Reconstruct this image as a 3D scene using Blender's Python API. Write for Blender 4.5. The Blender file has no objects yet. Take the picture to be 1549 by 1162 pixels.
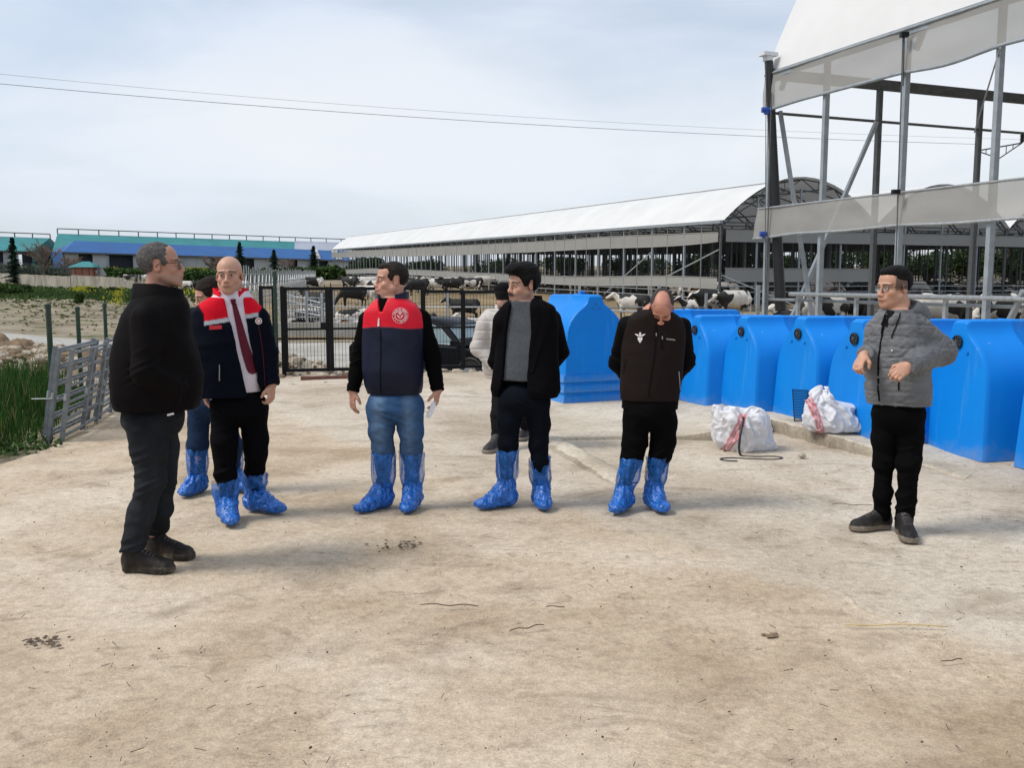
import bpy, math, random
import numpy as np
from mathutils import Vector, Matrix
from mathutils.bvhtree import BVHTree
random.seed(7); rng = np.random.default_rng(7)
SC = bpy.context.scene
R = math.radians; PI = math.pi
# ------------------------------------------------------------------ camera, sky, sun, exposure
CAMZ = 1.58; FPX = 1400.0; CX, CY = 774.5, 581.0; HZ = 424.0
PITCH = math.atan((CY-HZ)/FPX)
cam_d = bpy.data.cameras.new('camera'); cam = bpy.data.objects.new('camera', cam_d)
SC.collection.objects.link(cam); SC.camera = cam
cam.location = (0, 0, CAMZ); cam.rotation_euler = (PI/2-PITCH, 0, 0)
cam_d.sensor_width = 36; cam_d.lens = FPX*36/1549; cam_d.clip_end = 3000; cam_d.clip_start = .05
SUN_EL, SUN_AZ = 52, -78          # azimuth: from +Y towards +X; negative = from the left
sun_d = bpy.data.lights.new('sun', 'SUN'); sun = bpy.data.objects.new('sun', sun_d)
SC.collection.objects.link(sun)
SUNDIR = Vector((math.cos(R(SUN_EL))*math.sin(R(SUN_AZ)), -math.cos(R(SUN_EL))*math.cos(R(SUN_AZ)), math.sin(R(SUN_EL))))
sun.rotation_euler = SUNDIR.to_track_quat('Z', 'Y').to_euler()
sun_d.energy = 1.75; sun_d.angle = R(18); sun_d.color = (1, .95, .87)
w = bpy.data.worlds.new("World"); SC.world = w; w.use_nodes = True
nt = w.node_tree; nt.nodes.clear()
def wn(t, **k):
    n = nt.nodes.new(t)
    for a, b in k.items(): setattr(n, a, b)
    return n
sky = wn('ShaderNodeTexSky', sky_type='NISHITA', sun_disc=False, sun_elevation=R(SUN_EL), sun_rotation=R(180-SUN_AZ), air_density=1.0, dust_density=2.0, ozone_density=1.2)
tc = wn('ShaderNodeTexCoord'); mp = wn('ShaderNodeMapping'); mp.inputs['Scale'].default_value = (1.0, 1.0, 3.6)
n1 = wn('ShaderNodeTexNoise'); n1.inputs['Scale'].default_value = 1.7; n1.inputs['Detail'].default_value = 7; n1.inputs['Roughness'].default_value = .52; n1.inputs['Distortion'].default_value = .35
cr = wn('ShaderNodeValToRGB'); cr.color_ramp.elements[0].position = .38; cr.color_ramp.elements[1].position = .60
cr.color_ramp.elements[0].color = (.44,.44,.44,1); cr.color_ramp.elements[1].color = (.94,.94,.94,1)
n2 = wn('ShaderNodeTexNoise'); n2.inputs['Scale'].default_value = .9; n2.inputs['Detail'].default_value = 5
cr2 = wn('ShaderNodeValToRGB'); cr2.color_ramp.elements[0].position = .35; cr2.color_ramp.elements[1].position = .68
cr2.color_ramp.elements[0].color = (4.6, 5.3, 6.4, 1); cr2.color_ramp.elements[1].color = (5.9, 6.15, 6.5, 1)
mix = wn('ShaderNodeMix', data_type='RGBA'); bg = wn('ShaderNodeBackground'); wo = wn('ShaderNodeOutputWorld')
bg.inputs['Strength'].default_value = .10
L = nt.links.new
L(tc.outputs['Generated'], mp.inputs['Vector']); L(mp.outputs[0], n1.inputs['Vector']); L(mp.outputs[0], n2.inputs['Vector'])
L(n1.outputs['Fac'], cr.inputs['Fac']); L(n2.outputs['Fac'], cr2.inputs['Fac'])
L(cr.outputs['Color'], mix.inputs['Factor']); L(sky.outputs['Color'], mix.inputs['A']); L(cr2.outputs['Color'], mix.inputs['B'])
L(mix.outputs['Result'], bg.inputs['Color']); L(bg.outputs[0], wo.inputs['Surface'])
SC.view_settings.view_transform = 'Standard'; SC.view_settings.look = 'None'; SC.view_settings.gamma = 1
SC.view_settings.use_curve_mapping = False; SC.view_settings.exposure = 0.58
SC.cycles.max_bounces = 6; SC.cycles.transparent_max_bounces = 24; SC.cycles.diffuse_bounces = 3; SC.cycles.glossy_bounces = 2
SC.cycles.use_denoising = True

# ------------------------------------------------------------------ pixel helpers (photo pixels 1549x1162)
sp, cp = math.sin(PITCH), math.cos(PITCH)
def ray(px, py):
    u, v = px-CX, CY-py
    return Vector((u, FPX*cp+v*sp, v*cp-FPX*sp))
def G(px, py, z=0.0):
    d = ray(px, py); t = (z-CAMZ)/d.z
    return Vector((d.x*t, d.y*t, z))
def At(px, py, Y):
    d = ray(px, py); t = Y/d.y
    return Vector((d.x*t, Y, CAMZ+d.z*t))

# ------------------------------------------------------------------ object bookkeeping
def link(o): SC.collection.objects.link(o); return o
def tag(o, label=None, cat=None, group=None, kind=None):
    if label: o['label'] = label
    if cat: o['category'] = cat
    if group: o['group'] = group
    if kind: o['kind'] = kind
    return o
def empty(name, loc=(0,0,0), rz=0):
    o = bpy.data.objects.new(name, None); o.location = loc; o.rotation_euler = (0,0,rz); o.empty_display_size = .1
    return link(o)
def new_mesh_obj(name, verts, faces, mat, parent=None, smooth=True, col=None):
    verts = np.asarray(verts, dtype=np.float32)
    me = bpy.data.meshes.new(name)
    if isinstance(faces, np.ndarray):
        n, k = faces.shape
        me.vertices.add(len(verts)); me.vertices.foreach_set('co', verts.ravel())
        me.loops.add(n*k); me.loops.foreach_set('vertex_index', faces.astype(np.int32).ravel())
        me.polygons.add(n); me.polygons.foreach_set('loop_start', np.arange(0, n*k, k, dtype=np.int32))
        me.update(calc_edges=True)
    else:
        me.from_pydata([tuple(map(float, v)) for v in verts], [], faces); me.update()
    if smooth: me.polygons.foreach_set('use_smooth', np.ones(len(me.polygons), dtype=bool))
    if col is not None:
        ca = me.color_attributes.new('Col', 'FLOAT_COLOR', 'POINT')
        c = np.ones((len(verts), 4), dtype=np.float32); c[:, :3] = col; ca.data.foreach_set('color', c.ravel())
    mats = mat if isinstance(mat, (list, tuple)) else [mat]
    for m in mats: me.materials.append(m)
    o = bpy.data.objects.new(name, me); link(o)
    if parent is not None: o.parent = parent
    return o
class MB:
    """collects simple solids, builds ONE mesh object"""
    def __init__(s): s.v = []; s.f = []; s.m = []; s.mi = 0
    def add(s, vs, fs):
        b = len(s.v); s.v += [tuple(v) for v in vs]; s.f += [tuple(b+i for i in f) for f in fs]; s.m += [s.mi]*len(fs); return s
    def box(s, c, d, rz=0, rot=None):
        hx, hy, hz = d[0]/2, d[1]/2, d[2]/2
        M = rot if rot is not None else Matrix.Rotation(rz, 3, 'Z')
        vs = [Vector(c)+M @ Vector((x, y, z)) for x in (-hx, hx) for y in (-hy, hy) for z in (-hz, hz)]
        return s.add(vs, [(0,1,3,2),(4,6,7,5),(0,4,5,1),(2,3,7,6),(0,2,6,4),(1,5,7,3)])
    def beam(s, a, b, w, h=None, up=Vector((0,0,1))):
        a, b = Vector(a), Vector(b); h = h or w; d = (b-a)
        if d.length < 1e-6: return s
        dn = d.normalized(); u = up if abs(dn.dot(up)) < .98 else Vector((1,0,0))
        x = dn.cross(u).normalized(); y = x.cross(dn)
        vs = [p+x*sx*w/2+y*sy*h/2 for p in (a, b) for sx, sy in ((-1,-1),(1,-1),(1,1),(-1,1))]
        return s.add(vs, [(3,2,1,0),(4,5,6,7),(0,1,5,4),(1,2,6,5),(2,3,7,6),(3,0,4,7)])
    def tube(s, pts, r, n=8, closed=False):
        pts = [Vector(p) for p in pts]; rs = r if isinstance(r, (list, tuple)) else [r]*len(pts)
        vs = []; fs = []; prev = None
        for i, p in enumerate(pts):
            if closed: t = pts[(i+1) % len(pts)]-pts[i-1]
            else: t = pts[min(i+1, len(pts)-1)]-pts[max(i-1, 0)]
            t.normalize()
            if prev is None:
                u = Vector((0,0,1)) if abs(t.z) < .9 else Vector((1,0,0)); x = t.cross(u).normalized()
            else:
                x = (prev-t*prev.dot(t)); x = x.normalized() if x.length > 1e-6 else t.orthogonal().normalized()
            prev = x; y = t.cross(x)
            for k in range(n):
                a = 2*PI*k/n; vs.append(p+(x*math.cos(a)+y*math.sin(a))*rs[i])
        m = len(pts)
        for i in range(m if closed else m-1):
            for k in range(n):
                a = i*n+k; b = i*n+(k+1) % n; c = ((i+1) % m)*n+(k+1) % n; d = ((i+1) % m)*n+k
                fs.append((a, b, c, d))
        if not closed: fs.append(tuple(range(n))[::-1]); fs.append(tuple((m-1)*n+k for k in range(n)))
        return s.add(vs, fs)
    def prism(s, poly, z0, z1, M=None):
        n = len(poly); M = M or Matrix.Identity(4)
        vs = [M @ Vector((x, y, z0)) for x, y in poly]+[M @ Vector((x, y, z1)) for x, y in poly]
        return s.add(vs, [tuple(range(n))[::-1], tuple(range(n, 2*n))]+[(i, (i+1) % n, n+(i+1) % n, n+i) for i in range(n)])
    def lathe(s, prof, c=(0,0,0), n=20, M=None):
        M = M or Matrix.Translation(Vector(c)); vs = []; fs = []
        for r, z in prof:
            for k in range(n): a = 2*PI*k/n; vs.append(M @ Vector((r*math.cos(a), r*math.sin(a), z)))
        for i in range(len(prof)-1):
            for k in range(n): fs.append((i*n+k, i*n+(k+1) % n, (i+1)*n+(k+1) % n, (i+1)*n+k))
        fs.append(tuple(range(n))[::-1]); fs.append(tuple((len(prof)-1)*n+k for k in range(n)))
        return s.add(vs, fs)
    def grid(s, P):
        """P: list of rows of points"""
        nr, nc = len(P), len(P[0]); b = [p for r in P for p in r]
        return s.add(b, [(i*nc+j, i*nc+j+1, (i+1)*nc+j+1, (i+1)*nc+j) for i in range(nr-1) for j in range(nc-1)])
    def build(s, name, mat, parent=None, smooth=False, auto=None):
        o = new_mesh_obj(name, s.v, s.f, mat, parent, smooth)
        if isinstance(mat, (list, tuple)): o.data.polygons.foreach_set('material_index', np.array(s.m, dtype=np.int32))
        if auto:
            o.data.polygons.foreach_set('use_smooth', np.ones(len(o.data.polygons), dtype=bool))
            try: o.data.set_sharp_from_angle(angle=R(auto))
            except Exception: pass
        return o
def copy_thing(o, loc=None, rz=None, scale=None, label=None, parent=None):
    c = o.copy(); link(c); c.parent = parent
    if parent is None:
        if loc is not None: c.location = loc
        if rz is not None: c.rotation_euler = (0, 0, rz)
        if scale is not None: c.scale = (scale,)*3 if not isinstance(scale, tuple) else scale
        if label: c['label'] = label
    for ch in o.children: copy_thing(ch, parent=c)
    return c

# ------------------------------------------------------------------ noise
_T = rng.random((32, 32, 32)).astype(np.float32)
def vnoise(p):
    p = np.asarray(p, dtype=np.float32); i = np.floor(p).astype(int); f = p-i; f = f*f*(3-2*f); i &= 31; j = (i+1) & 31
    a = _T[i[...,0], i[...,1], i[...,2]]; b = _T[j[...,0], i[...,1], i[...,2]]; c = _T[i[...,0], j[...,1], i[...,2]]; d = _T[j[...,0], j[...,1], i[...,2]]
    e = _T[i[...,0], i[...,1], j[...,2]]; g = _T[j[...,0], i[...,1], j[...,2]]; h = _T[i[...,0], j[...,1], j[...,2]]; k = _T[j[...,0], j[...,1], j[...,2]]
    fx, fy, fz = f[...,0], f[...,1], f[...,2]
    x0 = a+(b-a)*fx; x1 = c+(d-c)*fx; y0 = x0+(x1-x0)*fy
    x0 = e+(g-e)*fx; x1 = h+(k-h)*fx; y1 = x0+(x1-x0)*fy
    return (y0+(y1-y0)*fz)*2-1
def fbm(p, o=3, s=0):
    p = np.asarray(p, dtype=np.float32)+s; r = 0; a = 1
    for _ in range(o): r = r+vnoise(p)*a; p = p*2.03+7.1; a *= .5
    return r

# ------------------------------------------------------------------ implicit surfaces
def rotm(yaw=0, pitch=0, roll=0):
    return np.array(Matrix.Rotation(yaw, 3, 'Z') @ Matrix.Rotation(pitch, 3, 'X') @ Matrix.Rotation(roll, 3, 'Y'), dtype=np.float32)
class Field:
    def __init__(s, lo, hi, h):
        s.h = h; s.lo = np.array(lo, dtype=np.float32); n = np.ceil((np.array(hi)-s.lo)/h).astype(int)+1
        s.n = n; s.F = np.full(tuple(n), 1.0, dtype=np.float32)
    def sub(s, lo, hi):
        a = np.clip(np.floor((np.array(lo)-s.lo)/s.h).astype(int), 0, s.n); b = np.clip(np.ceil((np.array(hi)-s.lo)/s.h).astype(int)+1, 0, s.n)
        if np.any(b <= a): return None, None
        ax = [s.lo[i]+s.h*np.arange(a[i], b[i], dtype=np.float32) for i in range(3)]
        P = np.stack(np.meshgrid(*ax, indexing='ij'), -1)
        return tuple(slice(a[i], b[i]) for i in range(3)), P
    def op(s, sl, d, k, mode):
        f = s.F[sl]
        if mode == 'add':
            if k > 0:
                hh = np.maximum(k-np.abs(f-d), 0)/k; s.F[sl] = np.minimum(f, d)-hh*hh*k*.25
            else: s.F[sl] = np.minimum(f, d)
        else:
            d = -d
            if k > 0:
                hh = np.maximum(k-np.abs(f-d), 0)/k; s.F[sl] = np.maximum(f, d)+hh*hh*k*.25
            else: s.F[sl] = np.maximum(f, d)
    def cone(s, a, b, ra, rb, k=.02, mode='add', sq=None):
        """tapered capsule; sq=(axis vector, factor) flattens it along an axis"""
        a = np.array(a, dtype=np.float32); b = np.array(b, dtype=np.float32); m = max(ra, rb)+k+s.h*2
        if sq is not None: m = m*max(1, sq[1])
        sl, P = s.sub(np.minimum(a, b)-m, np.maximum(a, b)+m)
        if sl is None: return s
        ab = b-a; L2 = float(ab @ ab)+1e-9; q = P-a; t = np.clip((q @ ab)/L2, 0, 1); q = q-t[..., None]*ab
        if sq is not None:
            ax = np.array(sq[0], dtype=np.float32); ax = ax/np.linalg.norm(ax); c = q @ ax; q = q+(c/sq[1]-c)[..., None]*ax
        s.op(sl, np.sqrt((q*q).sum(-1))-(ra+(rb-ra)*t), k, mode); return s
    def ell(s, c, r, M=None, k=.02, mode='add'):
        c = np.array(c, dtype=np.float32); r = np.array(r, dtype=np.float32); m = float(r.max())+k+s.h*2
        sl, P = s.sub(c-m, c+m)
        if sl is None: return s
        q = P-c
        if M is not None: q = q @ M
        k0 = np.sqrt(((q/r)**2).sum(-1)); k1 = np.sqrt(((q/(r*r))**2).sum(-1))+1e-6
        s.op(sl, k0*(k0-1)/k1, k, mode); return s
    def stack(s, lv, yaw=0, k=.02, p=2.3, org=(0,0,0), mode='add'):
        """lv rows: z, rx, ry, cx, cy (torso frame, facing -Y); org: xy origin"""
        lv = np.array(lv, dtype=np.float32); lv = lv[np.argsort(lv[:, 0])]
        m = float(np.abs(lv[:, 1:3]).max()+np.abs(lv[:, 3:]).max())+k+.02
        sl, P = s.sub((org[0]-m, org[1]-m, lv[0,0]-k-.02), (org[0]+m, org[1]+m, lv[-1,0]+k+.02))
        if sl is None: return s
        c, si = math.cos(yaw), math.sin(yaw); X = P[...,0]-org[0]; Y = P[...,1]-org[1]
        x = c*X+si*Y; y = -si*X+c*Y; z = P[0,0,:,2]
        zs = lv[:, 0]
        def itp(col):
            zz = np.linspace(zs[0], zs[-1], 80); v = np.interp(zz, zs, lv[:, col]); kk = np.array([1,2,3,2,1.])/9
            v2 = np.convolve(np.pad(v, 2, mode='edge'), kk, 'valid'); return np.interp(z, zz, v2)[None, None, :]
        rx, ry, cx, cy = itp(1), itp(2), itp(3), itp(4)
        rho = (np.abs((x-cx)/rx)**p+np.abs((y-cy)/ry)**p)**(1/p)
        d = (rho-1)*np.minimum(rx, ry); zz = z[None, None, :]
        d = np.maximum(d, np.maximum(zs[0]-zz, zz-zs[-1]))
        s.op(sl, d.astype(np.float32), k, mode); return s
    def halfspace(s, n, c, k=.004):
        """cut away everything on the +n side of the plane through c"""
        n = np.array(n, dtype=np.float32); n /= np.linalg.norm(n); ax = [s.lo[i]+s.h*np.arange(s.n[i], dtype=np.float32) for i in range(3)]
        d = n[0]*(ax[0]-c[0])[:, None, None]+n[1]*(ax[1]-c[1])[None, :, None]+n[2]*(ax[2]-c[2])[None, None, :]
        s.F = np.maximum(s.F, d.astype(np.float32)); return s
    def mesh(s):
        F = s.F; F[0], F[-1] = 1, 1; F[:, 0], F[:, -1] = 1, 1; F[:, :, 0], F[:, :, -1] = 1, 1
        S = F < 0; nx, ny, nz = F.shape
        cnt = np.zeros((nx-1, ny-1, nz-1), dtype=np.int8)
        for i in (0,1):
            for j in (0,1):
                for k in (0,1): cnt += S[i:nx-1+i, j:ny-1+j, k:nz-1+k]
        act = np.argwhere((cnt > 0) & (cnt < 8)); idx = np.full(cnt.shape, -1, dtype=np.int32); idx[tuple(act.T)] = np.arange(len(act))
        C = [(i,j,k) for i in (0,1) for j in (0,1) for k in (0,1)]
        V = np.stack([F[act[:,0]+a, act[:,1]+b, act[:,2]+c] for a,b,c in C], 1)
        acc = np.zeros((len(act), 3), dtype=np.float32); n = np.zeros(len(act), dtype=np.float32)
        for p in range(8):
            for q in range(p+1, 8):
                if sum(abs(C[p][t]-C[q][t]) for t in range(3)) != 1: continue
                va, vb = V[:, p], V[:, q]; m = (va < 0) != (vb < 0); t = np.where(m, va/(va-vb+1e-12), 0)
                pt = np.array(C[p], dtype=np.float32)+t[:, None]*(np.array(C[q])-np.array(C[p])).astype(np.float32)
                acc += pt*m[:, None]; n += m
        vt = (act+acc/np.maximum(n, 1)[:, None])*s.h+s.lo
        quads = []
        for ax in range(3):
            a = [slice(None)]*3; b = [slice(None)]*3; a[ax] = slice(0, -1); b[ax] = slice(1, None)
            sa, sb = S[tuple(a)], S[tuple(b)]; e = np.argwhere(sa != sb); o = [i for i in range(3) if i != ax]
            e = e[(e[:, o[0]] > 0) & (e[:, o[1]] > 0) & (e[:, o[0]] < F.shape[o[0]]-1) & (e[:, o[1]] < F.shape[o[1]]-1)]
            ins = sa[tuple(e.T)]
            u = np.zeros(3, int); u[o[0]] = 1; v = np.zeros(3, int); v[o[1]] = 1
            g = lambda q: idx[tuple(q.T)]
            Q = np.stack([g(e-u-v), g(e-v), g(e), g(e-u)], 1)
            flip = ins if ax != 1 else ~ins
            Q = np.where(flip[:, None], Q, Q[:, ::-1]); quads.append(Q)
        Q = np.concatenate(quads); Q = Q[(Q >= 0).all(1)]
        return vt.astype(np.float32), Q
def vnormals(v, f):
    n = np.zeros_like(v); a = v[f[:, 2]]-v[f[:, 0]]; b = v[f[:, 3]]-v[f[:, 1]]; c = np.cross(a, b)
    for i in range(4): np.add.at(n, f[:, i], c)
    return n/(np.linalg.norm(n, axis=1, keepdims=True)+1e-9)
def relax(v, f, it=1, lam=.5):
    for _ in range(it):
        s = np.zeros_like(v); n = np.zeros(len(v), dtype=np.float32)
        for i in range(4):
            for j in ((i+1) % 4, (i+3) % 4): np.add.at(s, f[:, i], v[f[:, j]]); np.add.at(n, f[:, i], 1)
        v = v+(s/np.maximum(n, 1)[:, None]-v)*lam
    return v.astype(np.float32)
# ------------------------------------------------------------------ materials
def _mat(name):
    m = bpy.data.materials.new(name); m.use_nodes = True; t = m.node_tree; b = t.nodes['Principled BSDF']; return m, t, b
def N(t, k, **kw):
    n = t.nodes.new(k)
    for a, b in kw.items():
        if a in n.inputs.keys(): n.inputs[a].default_value = b
        else: setattr(n, a, b)
    return n
def ramp(t, *st):
    n = t.nodes.new('ShaderNodeValToRGB'); e = n.color_ramp.elements
    while len(e) < len(st): e.new(.5)
    for i, (p, c) in enumerate(st): e[i].position = p; e[i].color = (c, c, c, 1) if not isinstance(c, tuple) else c+(1,)
    return n
def mixc(t, f, a, b, blend='MIX'):
    n = t.nodes.new('ShaderNodeMix'); n.data_type = 'RGBA'; n.blend_type = blend
    for s, v in (('Factor', f), ('A', a), ('B', b)):
        if hasattr(v, 'links') or isinstance(v, bpy.types.NodeSocket): t.links.new(v, n.inputs[s])
        elif s == 'Factor': n.inputs[s].default_value = v
        else: n.inputs[s].default_value = tuple(v)+(1,)
    return n.outputs['Result']
def noise(t, scale, detail=4, vec=None, rough=.55, dist=0):
    n = N(t, 'ShaderNodeTexNoise', Scale=scale, Detail=detail, Roughness=rough, Distortion=dist)
    if vec is not None: t.links.new(vec, n.inputs['Vector'])
    return n.outputs['Fac']
def coords(t, scale=(1,1,1), rot=(0,0,0), kind='Object'):
    c = t.nodes.new('ShaderNodeTexCoord'); m = N(t, 'ShaderNodeMapping'); m.inputs['Scale'].default_value = scale; m.inputs['Rotation'].default_value = rot
    if kind == 'World':
        g = t.nodes.new('ShaderNodeNewGeometry'); t.links.new(g.outputs['Position'], m.inputs['Vector'])
    else: t.links.new(c.outputs[kind], m.inputs['Vector'])
    return m.outputs[0]
def bump(t, b, h, strength=.3, dist=.01):
    n = N(t, 'ShaderNodeBump', Strength=strength, Distance=dist); t.links.new(h, n.inputs['Height']); t.links.new(n.outputs[0], b.inputs['Normal']); return n
def simple(name, col, rough=.7, var=.12, scale=8, metal=0, bmp=0, bscale=60, vcol=False, stretch=(1,1,1), spec=.5, coat=0, dirt=None, dscale=2, crease=None):
    m, t, b = _mat(name); v = coords(t, stretch)
    lo = tuple(c*(1-var) for c in col); hi = tuple(min(1, c*(1+var)) for c in col)
    f = noise(t, scale, 5, v)
    if vcol:
        a = t.nodes.new('ShaderNodeAttribute'); a.attribute_name = 'Col'
        r = ramp(t, (.3, 1-var), (.7, 1+var)); t.links.new(f, r.inputs[0])
        c = mixc(t, 1.0, a.outputs['Color'], r.outputs[0], 'MULTIPLY')
    else:
        r = ramp(t, (.3, lo), (.7, hi)); t.links.new(f, r.inputs[0]); c = r.outputs[0]
    if dirt:
        d = noise(t, dscale, 6, v, .65); dr = ramp(t, (.48, 0.), (.72, dirt[3])); t.links.new(d, dr.inputs[0])
        c = mixc(t, dr.outputs[0], c, dirt[:3])
    t.links.new(c, b.inputs['Base Color']); b.inputs['Roughness'].default_value = rough; b.inputs['Metallic'].default_value = metal
    b.inputs['Specular IOR Level'].default_value = spec
    if coat: b.inputs['Coat Weight'].default_value = coat; b.inputs['Coat Roughness'].default_value = .12
    if bmp:
        bn = bump(t, b, noise(t, bscale, 4, v), bmp, .01)
        if crease:
            nn = N(t, 'ShaderNodeTexNoise', noise_type='RIDGED_MULTIFRACTAL', Scale=crease[0], Detail=3, Roughness=.5, Distortion=.9); t.links.new(coords(t, (1,1,.62), (.25,.1,0)), nn.inputs['Vector']); b2_ = N(t, 'ShaderNodeBump', Strength=crease[1], Distance=.02); t.links.new(nn.outputs['Fac'], b2_.inputs['Height']); t.links.new(b2_.outputs[0], bn.inputs['Normal'])
    return m
M = {}
M['galv'] = simple('galvanised_steel', (.36,.38,.39), .5, .18, 14, .55, .1, 40)
M['post'] = simple('post_steel', (.30,.33,.35), .55, .15, 6, .4)
M['steel_dark'] = simple('dark_steel', (.085,.09,.095), .6, .2, 9, .2)
M['black_metal'] = simple('black_paint', (.007,.007,.008), .5, .2, 12, spec=.2)
M['black_hose'] = simple('black_rubber', (.012,.012,.013), .45, .2, 12)
M['green_paint'] = simple('green_post_paint', (.012,.04,.022), .5, .3, 12, dirt=(.12,.11,.09,.4))
M['rust'] = simple('rusty_steel', (.16,.07,.05), .8, .3, 10, .1)
M['membrane'] = None
M['white_plastic'] = simple('white_plastic', (.62,.64,.66), .45, .08, 5)
M['blue_motor'] = simple('blue_motor', (.01,.06,.35), .4, .1, 5)
M['hutch_plain'] = simple('blue_polyethylene_plain', (.001,.20,.62), .5, .05, 2.5, bmp=.06, bscale=7, spec=.22, dirt=(.12,.26,.5,.10), dscale=6)
def hutchmat():
    m, t, b = _mat('blue_polyethylene'); v = coords(t); base = ramp(t, (.3, (.0005,.19,.63)), (.7, (.001,.225,.71))); t.links.new(noise(t, 1.7, 4, v), base.inputs[0]); c = base.outputs[0]
    s1 = ramp(t, (.60, 0.), (.74, .30)); t.links.new(noise(t, 1.0, 6, coords(t, (14,14,1.1)), .6), s1.inputs[0]); c = mixc(t, s1.outputs[0], c, (.10,.30,.58))
    s2 = ramp(t, (.66, 0.), (.72, .55)); t.links.new(noise(t, 7, 7, v, .75), s2.inputs[0]); c = mixc(t, s2.outputs[0], c, (.22,.38,.55))
    sx = t.nodes.new('ShaderNodeSeparateXYZ'); t.links.new(v, sx.inputs[0]); ad = N(t, 'ShaderNodeMath', operation='MULTIPLY_ADD'); ad.inputs[1].default_value = .45; t.links.new(noise(t, 5, 6, v, .65), ad.inputs[0]); mn = N(t, 'ShaderNodeMath', operation='MULTIPLY'); mn.inputs[1].default_value = -1.; t.links.new(sx.outputs[2], mn.inputs[0]); t.links.new(mn.outputs[0], ad.inputs[2])
    s3 = ramp(t, (.10, 0.), (.26, .28)); t.links.new(ad.outputs[0], s3.inputs[0]); c = mixc(t, s3.outputs[0], c, (.30,.29,.25))
    t.links.new(c, b.inputs['Base Color']); b.inputs['Roughness'].default_value = .5; b.inputs['Specular IOR Level'].default_value = .25; bump(t, b, noise(t, 6, 4, v), .08, .01); return m
M['hutch'] = hutchmat()
M['vent'] = simple('black_vent', (.012,.012,.014), .4, .1, 5)
def membrane(name, col, trl, rough=.6, transp=0.0):
    m, t, b = _mat(name); v = coords(t)
    f = noise(t, .35, 5, v, .6); r = ramp(t, (.35, tuple(c*.9 for c in col)), (.65, col)); t.links.new(f, r.inputs[0])
    t.links.new(r.outputs[0], b.inputs['Base Color']); b.inputs['Roughness'].default_value = rough; b.inputs['Specular IOR Level'].default_value = .25
    bump(t, b, noise(t, 1.3, 3, coords(t, (1,1,.35))), .12, .05)
    tr = N(t, 'ShaderNodeBsdfTranslucent'); t.links.new(r.outputs[0], tr.inputs['Color']); ms = N(t, 'ShaderNodeMixShader'); ms.inputs[0].default_value = trl
    t.links.new(b.outputs[0], ms.inputs[1]); t.links.new(tr.outputs[0], ms.inputs[2]); out = ms.outputs[0]
    if transp:
        tp = N(t, 'ShaderNodeBsdfTransparent'); m2 = N(t, 'ShaderNodeMixShader'); m2.inputs[0].default_value = transp
        t.links.new(out, m2.inputs[1]); t.links.new(tp.outputs[0], m2.inputs[2]); out = m2.outputs[0]
    t.links.new(out, t.nodes['Material Output'].inputs[0]); return m
M['membrane'] = membrane('white_membrane', (.74,.74,.725), .13)
M['curtain'] = membrane('grey_mesh_curtain', (.40,.39,.365), .25, .8, .16)
M['curtain_far'] = membrane('grey_curtain_solid', (.33,.325,.305), .1, .85)
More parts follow.
